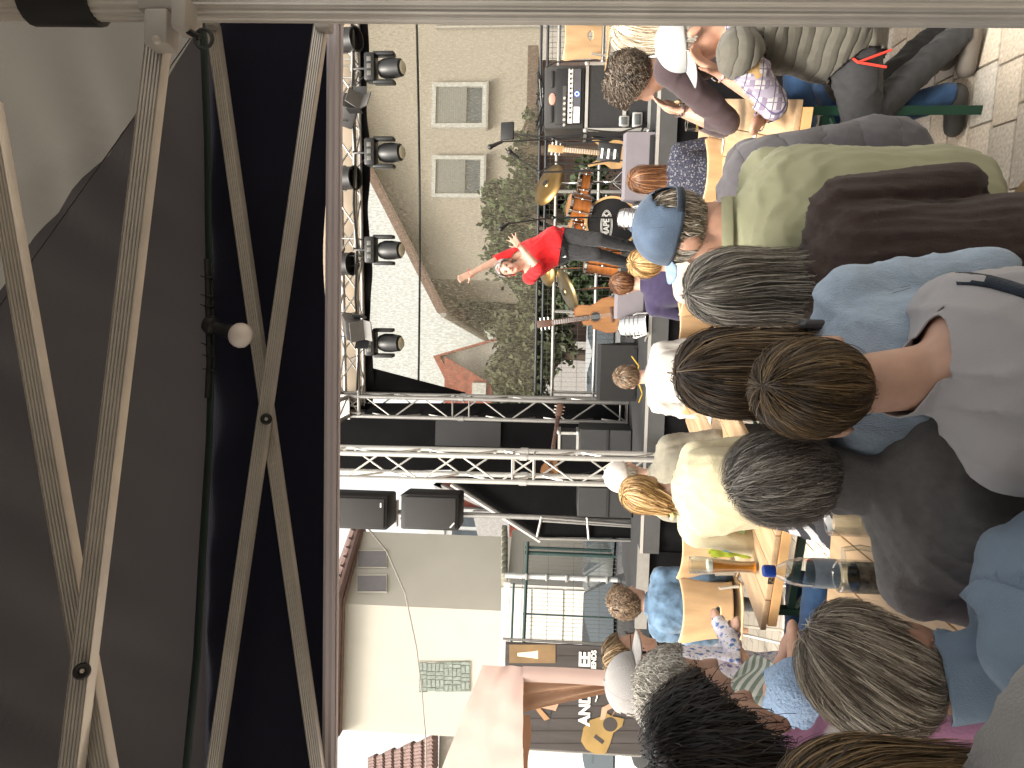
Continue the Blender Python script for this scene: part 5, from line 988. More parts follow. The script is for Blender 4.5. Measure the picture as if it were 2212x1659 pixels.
# ================================================================ people: shared builders
skin = mat('skin', (.47, .285, .21), .5, var=.10, vscale=25, sss=.12, spec=.35)
skin_p = mat('skin_pale', (.53, .335, .255), .5, var=.10, vscale=25, sss=.12, spec=.35)
skin_t = mat('skin_tanned', (.42, .235, .165), .5, var=.12, vscale=25, sss=.12, spec=.35)
shoe_m = mat('shoe_dark', (.05, .048, .045), .6); white_shoe = mat('shoe_grey', (.28, .27, .25), .6)
def cloth(name, col, var=.10, vscale=30, bump=.35, bscale=260, rough=.9, sheen=.15, stretch=(1, 1, 1)): return mat(name, col, rough, var=var, vscale=vscale, bump=bump, bscale=bscale, spec=.15, sheen=sheen, stretch=stretch)
def pat(name, kind, cols, sc1=20.0, rot=(0, 0, 0)):
    if name in MATS: return MATS[name]
    m = bpy.data.materials.new(name); m.use_nodes = True; nt = m.node_tree; L = nt.links; b = bsdf(m); b.inputs['Roughness'].default_value = .9; b.inputs['Specular IOR Level'].default_value = .15
    tc = nd(nt, 'ShaderNodeTexCoord'); mp = nd(nt, 'ShaderNodeMapping'); mp.inputs['Rotation'].default_value = rot; L.new(tc.outputs['Object'], mp.inputs[0])
    def wave(ax, s, lo, hi, p=1.0):
        sp = nd(nt, 'ShaderNodeSeparateXYZ'); L.new(mp.outputs[0], sp.inputs[0]); mu = nd(nt, 'ShaderNodeMath', operation='MULTIPLY'); mu.inputs[1].default_value = s; L.new(sp.outputs[ax], mu.inputs[0])
        fr = nd(nt, 'ShaderNodeMath', operation='FRACT'); L.new(mu.outputs[0], fr.inputs[0]); g1 = nd(nt, 'ShaderNodeMath', operation='COMPARE'); g1.inputs[1].default_value = (lo + hi) / 2; g1.inputs[2].default_value = (hi - lo) / 2; L.new(fr.outputs[0], g1.inputs[0]); return g1.outputs[0]
    def mix(f, a, c, fac=None, bt='MIX'):
        x = nd(nt, 'ShaderNodeMixRGB'); x.blend_type = bt
        if isinstance(f, float): x.inputs[0].default_value = f
        else: L.new(f, x.inputs[0])
        for k_, q_ in ((1, a), (2, c)):
            if isinstance(q_, tuple): x.inputs[k_].default_value = (*q_, 1)
            else: L.new(q_, x.inputs[k_])
        return x.outputs[0]
    def vor(s, lo, hi, feat='F1'):
        v = nd(nt, 'ShaderNodeTexVoronoi'); v.inputs['Scale'].default_value = s; L.new(mp.outputs[0], v.inputs['Vector']); r = nd(nt, 'ShaderNodeMapRange'); r.inputs[1].default_value = lo; r.inputs[2].default_value = hi; L.new(v.outputs['Distance'], r.inputs[0]); return r.outputs[0], v
    if kind == 'plaid':
        c = mix(wave(2, sc1, .0, .35), cols[0], cols[1]); c = mix(wave(0, sc1, .1, .32), c, cols[2]); c = mix(wave(1, sc1, .1, .32), c, cols[2]); c = mix(wave(2, sc1, .55, .62), c, cols[3]); c = mix(wave(0, sc1, .6, .68), c, cols[3]); c = mix(wave(1, sc1, .6, .68), c, cols[1]); c = mix(wave(0, sc1 / 2, .82, .9), c, cols[4] if len(cols) > 4 else cols[1])
    elif kind == 'stripes': c = mix(wave(2, sc1, 0, .5), cols[0], cols[1])
    elif kind == 'floral':
        f1, v1 = vor(sc1, .25, .4); f2, v2 = vor(sc1 * 1.7, .2, .35); c = mix(f1, cols[1], cols[0]); c = mix(f2, cols[2], c); f3, _ = vor(sc1 * 2.9, .15, .3); c = mix(f3, cols[3], c)
    elif kind == 'dots': f1, v1 = vor(sc1, .34, .40); c = mix(f1, cols[1], cols[0])
    L.new(c, b.inputs['Base Color']); n = nd(nt, 'ShaderNodeTexNoise'); n.inputs['Scale'].default_value = 150; bp_ = nd(nt, 'ShaderNodeBump'); bp_.inputs['Strength'].default_value = .2; bp_.inputs['Distance'].default_value = .01; L.new(tc.outputs['Object'], n.inputs['Vector']); L.new(n.outputs['Fac'], bp_.inputs['Height']); L.new(bp_.outputs[0], b.inputs['Normal']); MATS[name] = m; return m
def quilted(name, col, s=22.0, ax=2, strength=.8):
    m = cloth(name, col); nt = m.node_tree; L = nt.links; tc = [n for n in nt.nodes if n.type == 'TEX_COORD'][0]; sp = nd(nt, 'ShaderNodeSeparateXYZ'); L.new(tc.outputs['Object'], sp.inputs[0])
    nz = nd(nt, 'ShaderNodeTexNoise'); nz.inputs['Scale'].default_value = 7; L.new(tc.outputs['Object'], nz.inputs['Vector']); ad = nd(nt, 'ShaderNodeMath', operation='MULTIPLY_ADD'); ad.inputs[1].default_value = s; L.new(sp.outputs[ax], ad.inputs[0]); L.new(nz.outputs['Fac'], ad.inputs[2])
    mu = ad; fr = nd(nt, 'ShaderNodeMath', operation='PINGPONG'); fr.inputs[1].default_value = .5; L.new(mu.outputs[0], fr.inputs[0])
    pw = nd(nt, 'ShaderNodeMath', operation='POWER'); pw.inputs[1].default_value = .35; L.new(fr.outputs[0], pw.inputs[0]); bp_ = nd(nt, 'ShaderNodeBump'); bp_.inputs['Strength'].default_value = strength; bp_.inputs['Distance'].default_value = .02; L.new(pw.outputs[0], bp_.inputs['Height']); L.new(bp_.outputs[0], bsdf(m).inputs['Normal']); return m
def hair_mat(name, dark, mid, light, rough=.42):
    if name in MATS: return MATS[name]
    m = bpy.data.materials.new(name); m.use_nodes = True; nt = m.node_tree; L = nt.links; b = bsdf(m); b.inputs['Roughness'].default_value = rough; b.inputs['Specular IOR Level'].default_value = .35; b.inputs['Anisotropic'].default_value = .5
    a = nd(nt, 'ShaderNodeAttribute'); a.attribute_name = 'hv'; r = nd(nt, 'ShaderNodeValToRGB'); e = r.color_ramp.elements; e[0].color = (*dark, 1); e[0].position = .1; e[1].color = (*light, 1); e[1].position = .80; x = e.new(.42); x.color = (*mid, 1)
    L.new(a.outputs['Fac'], r.inputs[0]); L.new(r.outputs[0], b.inputs['Base Color']); MATS[name] = m; return m
H_brown = hair_mat('hair_brown', (.025, .015, .008), (.095, .060, .028), (.33, .215, .10)); H_long = hair_mat('hair_long_brown', (.022, .014, .009), (.075, .049, .029), (.26, .175, .095))
H_grey = hair_mat('hair_grey', (.05, .043, .036), (.20, .18, .15), (.55, .51, .45)); H_dkgrey = hair_mat('hair_dark_grey', (.05, .042, .035), (.19, .165, .14), (.55, .51, .45)); H_tgrey = hair_mat('hair_taupe', (.07, .055, .042), (.25, .205, .155), (.64, .57, .47))
H_white = hair_mat('hair_white', (.22, .20, .17), (.48, .45, .39), (.75, .72, .66)); H_blond = hair_mat('hair_blond', (.13, .065, .022), (.40, .235, .085), (.72, .52, .27)); H_pblond = hair_mat('hair_pale_blond', (.25, .19, .12), (.55, .46, .34), (.80, .75, .66))
H_black = hair_mat('hair_black', (.004, .003, .003), (.010, .007, .006), (.045, .028, .020)); H_red = hair_mat('hair_auburn', (.05, .02, .010), (.15, .065, .030), (.33, .17, .085)); H_curl = hair_mat('hair_curly_brown', (.022, .016, .011), (.07, .05, .035), (.20, .155, .115)); H_mid = hair_mat('hair_light_brown', (.05, .03, .018), (.16, .105, .065), (.36, .26, .17))

def unit(v): return v / np.maximum(np.linalg.norm(v, axis=-1, keepdims=True), 1e-9)
CC = np.array([0, -.010, .030]); RAD = np.array([.078, .098, .092])
def hairline(d):                    # lowest z of hair for a unit direction
    y = d[..., 1]; t = np.clip((y + .35) / 1.15, 0, 1); t = t * t * (3 - 2 * t); return -.72 + 1.22 * t
def grow_hair(t, Hm, hp, s, mt, n=1600, length=.10, thick=.02, K=10, grav=.3, curl=0.0, cfreq=2.0, width=.0035, crown=(0, -.45, .89), spread=.15, lift=.0, seed=1, back_only=False, colliders=(), part=None, rough_len=.3, shade=0.0, low=0.0, name='hair', bald=None, fwd=0.0, tie=None, hug=None):
    rng = np.random.default_rng(seed); c0 = unit(np.array(crown)); gl = np.array(Hm.inverted() @ V(0, 0, -1))
    d = unit(rng.normal(size=(n * 3, 3))); ok = d[:, 2] > hairline(d) + .02 - low
    if bald is not None: ok &= (d @ unit(np.array(bald[:3]))) < bald[3]
    d = d[ok][:n]; n = len(d)
    off = .02 + (rng.random(n) ** .7) * thick / .12
    pos = CC + RAD * d * (1 + off * .5)[:, None]; L_ = length * (1 - rough_len * rng.random(n)); st = (L_ / (K - 1))[:, None]
    if hug is None and length < .2 and tie is None: hug = .03
    ph = rng.random(n) * 6.28; jit = rng.normal(size=(n, 3)) * spread; pts = [pos.copy()]
    az_ = np.arctan2(d @ unit(np.cross(c0, [1., 0, 0])), d @ unit(np.cross(np.cross(c0, [1., 0, 0]), c0))); cl = np.clip(.5 + .45 * np.sin(az_ * 17 + 2 * np.sin(az_ * 7 + seed) + 1.5 * np.sin(d[:, 2] * 5)) + .25 * np.sin(az_ * 43 + seed), 0, 1); fly = rng.random(n) < .035; off = off + np.where(fly, .10 * rng.random(n), 0)
    for k in range(1, K):
        dd = unit((pos - CC) / RAD); nrm = unit((pos - CC) / RAD ** 2); tn = nrm * (nrm @ c0)[:, None] - c0; tn = unit(tn + 1e-4)
        if part is not None: tn = unit(tn * .5 + np.sign(pos[:, :1] - part) * np.array([[1.0, 0, 0]]) * np.clip(dd[:, 2:3], 0, 1) + np.array([[0, fwd, 0]]))
        elif fwd: tn = unit(tn + np.array([[0, fwd, 0]]))
        w_ = np.clip(grav + .8 * np.clip(-dd[:, 2:3] + .1, 0, 1), 0, 1)
        v = unit(tn * (1 - w_) + gl * w_ + jit * (.7 + .5 * math.sin(k * 1.3))); 
        if tie is not None:
            tv = np.array(tie) - pos; v = unit(v * .35 + unit(tv) * (k / K) * 1.6)
        if hug: st_ = st * np.clip((dd[:, 2] - hairline(dd) + low + .10 + .06 * np.sin(ph)) / .12, 0, 1)[:, None]
        else: st_ = st
        pos = pos + v * st_
        q = (pos - CC) / RAD; ql = np.linalg.norm(q, axis=1); tgt = 1 + off * (1 if k > 1 else .7) + lift * k / K
        if hug: ql = np.maximum(ql, 1e-6); pos = CC + RAD * (q / ql[:, None]) * np.clip(ql, tgt, tgt + hug)[:, None]
        else: pos = np.where((ql < tgt)[:, None], CC + RAD * (q / ql[:, None]) * tgt[:, None], pos)
        for (cc_, rr_) in colliders:
            e = pos - np.array(cc_); el = np.linalg.norm(e / np.array(rr_), axis=1); f = 1.0 + off * .35
            pos = np.where((el < f)[:, None], np.array(cc_) + e / np.maximum(el, 1e-6)[:, None] * f[:, None], pos)
        pts.append(pos.copy())
    Pn = np.stack(pts, 1)
    T = unit(np.gradient(Pn, axis=1)); N = unit((Pn - CC) / RAD ** 2); W = unit(np.cross(T, N) + .35 * rng.normal(size=(n, 1, 3)))
    if curl:
        kk = np.arange(K)[None, :]; amp = curl * np.clip(kk / 2.0, 0, 1); Pn = Pn + (W * np.sin(kk * cfreq + ph[:, None])[..., None] + N * (np.cos(kk * cfreq + ph[:, None]) * .7 + .7)[..., None]) * amp[..., None]
        T = unit(np.gradient(Pn, axis=1)); W = unit(np.cross(T, N))
    wd = width * (.6 + .8 * rng.random(n))[:, None] * np.linspace(1, .35, K)[None, :] ** .8
    A, B = Pn - W * wd[..., None] * .5, Pn + W * wd[..., None] * .5; vs = np.stack([A, B], 2).reshape(-1, 3)
    i0 = (np.arange(n)[:, None] * K + np.arange(K - 1)[None, :]).reshape(-1) * 2; fc = np.stack([i0, i0 + 1, i0 + 3, i0 + 2], 1)
    hv = np.clip(.45 * rng.random(n) ** 1.5 + .62 * cl * rng.random(n) ** .4 + shade, 0, 1); hv = np.repeat(hv, K * 2) 
    # scalp shell
    a, b_ = 28, 18; th, ph_ = np.meshgrid(np.linspace(0, math.pi, b_), np.linspace(0, 2 * math.pi, a), indexing='ij'); sd_ = np.stack([np.sin(th) * np.cos(ph_), np.sin(th) * np.sin(ph_), np.cos(th)], -1).reshape(-1, 3)
    keep = sd_[:, 2] > hairline(sd_) - low
    if bald is not None: keep &= (sd_ @ unit(np.array(bald[:3]))) < bald[3]
    sv = CC + RAD * sd_ * 1.035; base = len(vs); sf = [(base + i * a + j, base + (i + 1) * a + j, base + (i + 1) * a + j + 1, base + i * a + j + 1) for i in range(b_ - 1) for j in range(a - 1) if keep[i * a + j] and keep[(i + 1) * a + j] and keep[i * a + j + 1] and keep[(i + 1) * a + j + 1]]
    vs = np.vstack([vs, sv]); hv = np.concatenate([hv, .12 + .1 * rng.random(len(sv))])
    Mx = np.array(Hm) * s; vs = vs @ Mx.T + np.array(hp)
    me = bpy.data.meshes.new(name); me.from_pydata(vs.tolist(), [], fc.tolist() + sf); at = me.attributes.new('hv', 'FLOAT', 'POINT'); at.data.foreach_set('value', hv.astype(np.float32)); me.polygons.foreach_set('use_smooth', [True] * len(me.polygons)); me.materials.append(mt)
    o = bpy.data.objects.new(name, me); sc.collection.objects.link(o); o.parent = t; return o

class Fig:
    def __init__(s): s.c = []; s.rings = None; s.mb = MB(); s.ell = []
    def cap(s, p0, p1, r0, r1, lab):
        p0, p1 = V(*p0), V(*p1); s.c.append((np.array(p0), np.array(p1), r0, r1, lab)); d = p1 - p0; L_ = max(d.length, 1e-4); d = d / L_; prof = []
        for i in range(4): a = math.pi / 2 * i / 4; prof.append((r0 * math.sin(a), -r0 * math.cos(a)))
        prof += [(r0, 0), (r1, L_)]
        for i in range(1, 5): a = math.pi / 2 * i / 4; prof.append((r1 * math.cos(a), L_ + r1 * math.sin(a)))
        s.mb.lathe(prof, p0, d, 14)
    def ball(s, c, r, Rm, lab):
        c = V(*c); s.mb.ball(c, r, 16, 10, Rm); rm = min(r); s.ell.append((np.array(c), np.array(r), np.array(Rm), lab))
    def torso(s, rings):           # rings: (centre, lateral, depth, a, b)
        n = 22; vs = []
        for c, l, d, a, b in rings:
            for j in range(n): t = 2 * math.pi * j / n; cx, sx = math.cos(t), math.sin(t); vs.append(c + l * (a * (abs(cx) ** .8) * (1 if cx > 0 else -1)) + d * (b * (abs(sx) ** .9) * (1 if sx > 0 else -1)))
        m = len(rings); s.mb.add(vs, [(i*n+j, i*n+(j+1) % n, (i+1)*n+(j+1) % n, (i+1)*n+j) for i in range(m-1) for j in range(n)] + [tuple(range(n-1, -1, -1)), tuple(range((m-1)*n, m*n))]); s.rings = rings
    def mesh(s, vox, smooth=6):
        me = bpy.data.meshes.new('b'); me.from_pydata(s.mb.v, [], s.mb.f); o = bpy.data.objects.new('b', me); sc.collection.objects.link(o)
        m = o.modifiers.new('r', 'REMESH'); m.mode = 'VOXEL'; m.voxel_size = vox; m2 = o.modifiers.new('s', 'SMOOTH'); m2.iterations = smooth; m2.factor = .5
        bpy.context.view_layer.update(); r = bpy.data.meshes.new_from_object(o.evaluated_get(bpy.context.evaluated_depsgraph_get())); bpy.data.objects.remove(o); bpy.data.meshes.remove(me); return r
    def labels(s, X):
        labs, D = [], []
        for p0, p1, r0, r1, lab in s.c:
            d = p1 - p0; t = np.clip(((X - p0) @ d) / max(d @ d, 1e-9), 0, 1); D.append(np.linalg.norm(X - p0 - t[:, None] * d, axis=1) - (r0 + (r1 - r0) * t)); labs.append(lab)
        for c, r, Rm, lab in s.ell: q = (X - c) @ Rm; D.append((np.linalg.norm(q / r, axis=1) - 1) * min(r)); labs.append(lab)
        for c, l, d, a, b in s.rings[:-1]:
            e = X - np.array(c); x = e @ np.array(l); y = e @ np.array(d); z = e @ np.array(V(*l).cross(V(*d))); D.append(np.sqrt((x * b / a) ** 2 + y ** 2 + z ** 2) - b); labs.append('torso')
        k = np.argmin(np.array(D), axis=0); return np.array(labs)[k]
def wrinkles(X, amp, seed, f=18.0, aniso=(1, 1, .55)):
    rng = np.random.default_rng(seed); w_ = np.zeros(len(X)); Y = X * np.array(aniso); Y = Y + .03 * np.sin(Y[:, [1, 2, 0]] * 11 + seed)
    Y = Y + .018 * np.sin(Y[:, [2, 0, 1]] * 31 + seed * 2)
    for i in range(5):
        k = rng.normal(size=3) * np.array([1, 1, .8]); k = k / np.linalg.norm(k) * f * (2.6 + 5 * i / 5); env = .5 + .5 * np.sin(X @ (rng.normal(size=3) * 9) + rng.random() * 6.28)
        w_ += (1 - np.abs(np.sin(Y @ k + rng.random() * 6.28))) ** 2.2 * env / (1 + i * .35)
    return amp * np.clip(w_ / 1.5, 0, 1.4)
def garment(name, me, lab, use, mt, t, off=.008, amp=.007, seed=1, cuts=(), f=18.0, aniso=(1, 1, .55), solid=.003, grow=None):
    bm = bmesh.new(); bm.from_mesh(me); bm.verts.ensure_lookup_table(); n = len(bm.verts); ok = np.array([any(l_.startswith(u_) for u_ in use) for l_ in lab]); ul = sorted(set(lab.tolist())); ly_ = bm.faces.layers.int.new('lab')
    for f_ in bm.faces: f_[ly_] = ul.index(lab[f_.verts[0].index])
    X = np.array([v.co for v in bm.verts]); w_ = wrinkles(X, amp, seed, f, aniso) + off
    if grow is not None: w_ = w_ + grow(X)
    nr = [v.normal.copy() for v in bm.verts]
    for i, v in enumerate(bm.verts): v.co += nr[i] * float(w_[i])
    bmesh.ops.delete(bm, geom=[f_ for f_ in bm.faces if not any(ok[v.index] for v in f_.verts)], context='FACES')
    for cut in cuts:
        p, nn, rad = cut[:3]; li = None if len(cut) < 4 else {i for i, l_ in enumerate(ul) if l_ in cut[3]}
        p, nn = V(*p), V(*nn).normalized(); fs = [f_ for f_ in bm.faces if (f_.calc_center_median() - p).length < rad and (li is None or f_[ly_] in li)]; gm = list({v for f_ in fs for v in f_.verts}) + list({e for f_ in fs for e in f_.edges}) + fs
        if not gm: continue
        bmesh.ops.bisect_plane(bm, geom=gm, plane_co=p, plane_no=nn, dist=1e-5)
        bmesh.ops.delete(bm, geom=[f_ for f_ in bm.faces if (li is None or f_[ly_] in li) and (f_.calc_center_median() - p).length < rad * 1.02 and (f_.calc_center_median() - p).dot(nn) > 1e-5], context='FACES')
    for f_ in bm.faces: f_.smooth = True
    o_me = bpy.data.meshes.new(name); bm.to_mesh(o_me); bm.free(); o_me.materials.append(mt); o = bpy.data.objects.new(name, o_me); sc.collection.objects.link(o); o.parent = t
    if solid: md = o.modifiers.new('solid', 'SOLIDIFY'); md.thickness = solid; md.offset = -1
    return o
def shoes(me, lab, t, m):
    for e in 'LR': garment('shoe', me, lab, {'foot' + e}, m, t, .006, .0, 1)
def add_hand(F, w_, d, pn, spread=.25, curl=.2, side=1, k=1.0):
    d, pn = V(*d).normalized(), V(*pn).normalized(); x = d.cross(pn).normalized() * side; pn = x.cross(d) * side if side > 0 else d.cross(x) * 1.0
    for i, e in enumerate((-.027, -.009, .009, .027)):
        b = w_ + d * (.085 * k) + x * (e * k); F.cap(w_ + x * (e * .6 * k), b, .015 * k, .0125 * k, 'hand'); fl = (.068, .078, .073, .056)[i] * k
        dd = (d + x * (e / .027 * spread)).normalized(); j = b + (dd - pn * curl * -.4).normalized() * fl * .5; F.cap(b, j, .0102 * k, .0092 * k, 'hand'); F.cap(j, j + (dd + pn * curl).normalized() * fl * .5, .0092 * k, .0078 * k, 'hand')
    b = w_ + d * (.03 * k) - x * (.028 * k); j = b + (d * .6 - x * .8 + pn * .2).normalized() * (.042 * k); F.cap(w_ - x * (.01 * k), b, .016 * k, .014 * k, 'hand'); F.cap(b, j, .013 * k, .011 * k, 'hand'); F.cap(j, j + (d * .85 - x * .5).normalized() * (.034 * k), .011 * k, .009 * k, 'hand')
def add_head(F, hp, Hm, s, ears=True, nose=True):
    h = lambda *a: V(*hp) + (Hm @ V(*a)) * s
    F.ball(h(*CC), (RAD * s).tolist(), Hm, 'head'); F.ball(h(0, .026, -.045), (.059 * s, .066 * s, .078 * s), Hm, 'head'); F.cap(h(0, .062, -.100), h(0, .050, -.085), .026 * s, .040 * s, 'head')
    if nose: F.cap(h(0, .088, .000), h(0, .108, -.036), .011 * s, .0155 * s, 'head'); F.cap(h(-.03, .078, .012), h(.03, .078, .012), .013 * s, .013 * s, 'head')
    if ears:
        for e in (-1, 1): F.ball(h(e * .082, -.012, -.014), (.011 * s, .020 * s, .034 * s), Hm @ Matrix.Rotation(R(-e * 22), 3, 'Z') @ Matrix.Rotation(R(-12), 3, 'X'), 'head')
    return h
def rot_head(yaw=0, pitch=0, tilt=0): return Matrix.Rotation(yaw, 3, 'Z') @ Matrix.Rotation(tilt, 3, 'Y') @ Matrix.Rotation(pitch, 3, 'X')
TORSO = [(-.10, .120, .095), (-.02, .172, .128), (.14, .175, .130), (.34, .158, .118), (.52, .160, .120), (.70, .176, .122), (.83, .178, .108), (.92, .140, .088), (1.0, .070, .068)]
def body(t, J, Hm, s=1.0, fat=1.0, vox=.012, ears=True, skinm=skin, hands=(), arm_r=1.0, waist=1.0):
    F = Fig(); pel, nk, hd = V(*J['pelvis']), V(*J['neck']), V(*J['head']); mid = V(*J.get('mid', (pel + nk) / 2))
    sv = (V(*J['shR']) - V(*J['shL'])).normalized(); hv_ = (V(*J['hipR']) - V(*J['hipL'])).normalized(); rg = []
    bz = lambda u: pel * (1 - u) ** 2 + mid * (2 * u * (1 - u)) + nk * u ** 2 if 0 <= u <= 1 else pel + (mid - pel).normalized() * (u * (nk - pel).length)
    for u, a, b in TORSO:
        c = bz(u); ax = (bz(min(1, u + .05)) - bz(max(-.1, u - .05))).normalized(); l = hv_.lerp(sv, max(0, min(1, u))).normalized(); dp = ax.cross(l).normalized(); l = dp.cross(ax).normalized(); ww = (fat if u < .9 else 1) * s; wt = waist if .1 < u < .6 else 1
        rg.append((c, l, dp, a * ww * wt, b * ww * (fat if u < .6 else 1)))
    F.torso(rg); F.cap(nk - (hd - nk) * .15, hd + Hm @ V(0, -.02, -.06) * s, .060 * s, .054 * s, 'neck')
    for e in 'LR':
        sh, el, wr = V(*J['sh' + e]), V(*J['el' + e]), V(*J['wr' + e]); F.cap(nk + (sh - nk) * .25 - V(0, 0, .03 * s), sh, .058 * s, .062 * s * fat ** .5, 'torso'); k = s * arm_r
        F.cap(sh, el, .056 * k, .043 * k, 'armU' + e); F.cap(el, wr, .041 * k, .027 * k, 'armL' + e); hi, kn, an = V(*J['hip' + e]), V(*J['kn' + e]), V(*J['an' + e])
        F.cap(hi, kn, .088 * s * fat ** .5, .060 * s, 'legU'); F.cap(kn, an, .056 * s, .036 * s, 'legL'); to = V(*J['to' + e]); F.cap(an - V(0, 0, .03 * s), to, .040 * s, .033 * s, 'foot' + e)
        if e in hands: a_ = hands[e]; add_hand(F, wr, a_[0], a_[1], a_[2] if len(a_) > 2 else .25, a_[3] if len(a_) > 3 else .2, a_[4] if len(a_) > 4 else 1, s)
        else: dd = (wr - el).normalized(); F.ball(wr + dd * .06 * s, (.040 * s, .062 * s, .022 * s), face_rot(dd if abs(dd.z) < .95 else dd + V(.1, .1, 0)), 'hand')
    h = add_head(F, hd, Hm, s, ears); me = F.mesh(vox); me.name = 'body'; X = np.empty(len(me.vertices) * 3); me.vertices.foreach_get('co', X); X = X.reshape(-1, 3); lab = F.labels(X)
    me.materials.clear(); me.materials.append(skinm); me.polygons.foreach_set('use_smooth', [True] * len(me.polygons)); me.polygons.foreach_set('material_index', [0] * len(me.polygons)); o = bpy.data.objects.new('body', me); sc.collection.objects.link(o); o.parent = t
    return me, lab, h, rg
def seated(head, yaw=0.0, lx=0.0, ly=.07, seat=.46, s=1.0, shw=.185, arms='lap', knees=.44, slouch=.04, feet=0.0, nl=.15):
    Hw = P(*head); Rz = Matrix.Rotation(yaw, 3, 'Z'); o = Rz @ V(lx, ly, 0); root = V(Hw.x - o.x, Hw.y - o.y, 0); hz = Hw.z
    J = {'head': V(lx, ly, hz), 'neck': V(lx * .82, ly - .035, hz - nl * s), 'pelvis': V(0, 0, seat + .10 * s)}
    J['mid'] = V(lx * .35, ly * .2 - slouch, (J['pelvis'].z + J['neck'].z) / 2 + .03)
    nk = J['neck']
    for e, g in (('L', -1), ('R', 1)):
        J['sh' + e] = nk + V(g * shw * s, 0.0, -.075 * s); J['hip' + e] = V(g * .085 * s, .03, seat + .085 * s); J['kn' + e] = V(g * .13 * s, knees * s, seat + .05 * s); J['an' + e] = V(g * .14 * s, (knees - .02) * s + feet, .09 * s); J['to' + e] = V(g * .15 * s, (knees + .10) * s + feet, .04 * s)
        sh = J['sh' + e]
        if arms == 'lap': J['el' + e] = sh + V(g * .055, .02, -.27 * s); J['wr' + e] = V(g * .07, .22 * s + nk.y * .5, seat + .20 * s)
        elif arms == 'table': J['el' + e] = sh + V(g * .07, .12, -.24 * s); J['wr' + e] = V(g * .10, sh.y + .36 * s, max(.80, sh.z - .28))
        elif arms == 'down': J['el' + e] = sh + V(g * .04, -.02, -.28 * s); J['wr' + e] = sh + V(g * .03, .08, -.52 * s)
    return root, J
def up_of(J): return (V(*J['head']) - V(*J['neck'])).normalized()
def person(label, head, yaw=0.0, hyaw=0.0, hpitch=0.0, htilt=0.0, s=1.0, fat=1.0, vox=.013, top=None, long=True, sleeve=None, legs=None, skinm=skin, hair=None, neckcut=.035, wr_amp=.007, wr_f=16.0, jmod=None, hands=(), ears=True, group=None, collar=None, seedv=1, top_name='shirt', extra_off=.0, aniso=(1, 1, .55), low_hem=None, cutr=.27, arm_r=1.0, cutn=None, short=False, shoe=shoe_m, **kw):
    root, J = seated(head, yaw, s=s, **kw)
    if jmod: jmod(J)
    t = thing('person', label, 'person', root, yaw, group); Hm = rot_head(hyaw, hpitch, htilt); me, lab, h, rg = body(t, J, Hm, s, fat, vox, ears, skinm, dict(hands), arm_r)
    use = {'torso', 'armU', 'neck'}; cuts = [(V(*J['neck']) + up_of(J) * neckcut * s, (cutn if cutn is not None else up_of(J)), cutr * s)]
    if long: 
        use |= {'armL'}
        for e in 'LR': d = V(*J['wr' + e]) - V(*J['el' + e]); cuts.append((V(*J['wr' + e]) - d * .04, d, .5, {'armL' + e, 'hand', 'hand' + e}))
    else:
        sl = sleeve if sleeve is not None else .72
        use |= {'armL'} if sl > .9 else set()
        for e in 'LR': a_, b_ = V(*J['sh' + e]), V(*J['el' + e]); d = b_ - a_; cuts.append((a_ + d * sl, d, .6, {'armU' + e, 'armL' + e})) if sl <= 1 else None
    go = garment(top_name, me, lab, use, top, t, .009 + extra_off, wr_amp, seedv, cuts, wr_f, aniso)
    lm = legs or mat('trousers_dark', (.03, .031, .036), .85, var=.1)
    garment('shorts' if short else 'trousers', me, lab, {'legU'} if short else {'legU', 'legL', }, lm, t, .008, .006, seedv + 5, (), 16)
    shoes(me, lab, t, shoe)
    if collar:
        nk = V(*J['neck']); c = nk + up_of(J) * (neckcut * s); a = up_of(J); x = V(1, 0, 0); x = (x - a * x.dot(a)).normalized(); y = a.cross(x); mb = MB(); rr_ = .073 * s
        mb.lathe([(rr_ + .006, -.006), (rr_ + .008, 0), (rr_ + .004, .004 + collar[1]), (rr_ - .002, .003 + collar[1]), (rr_ + .001, -.002)], c, a, 32, cap=False); mb.build('collar', collar[0], t)
    t['_'] = 0; del t['_']
    hp = J['head']
    if hair:
        hs_ = hair if isinstance(hair, list) else [hair]
        for hh_ in hs_: grow_hair(t, Hm, hp, s, **hh_)
    return t, J, Hm, h, me, lab
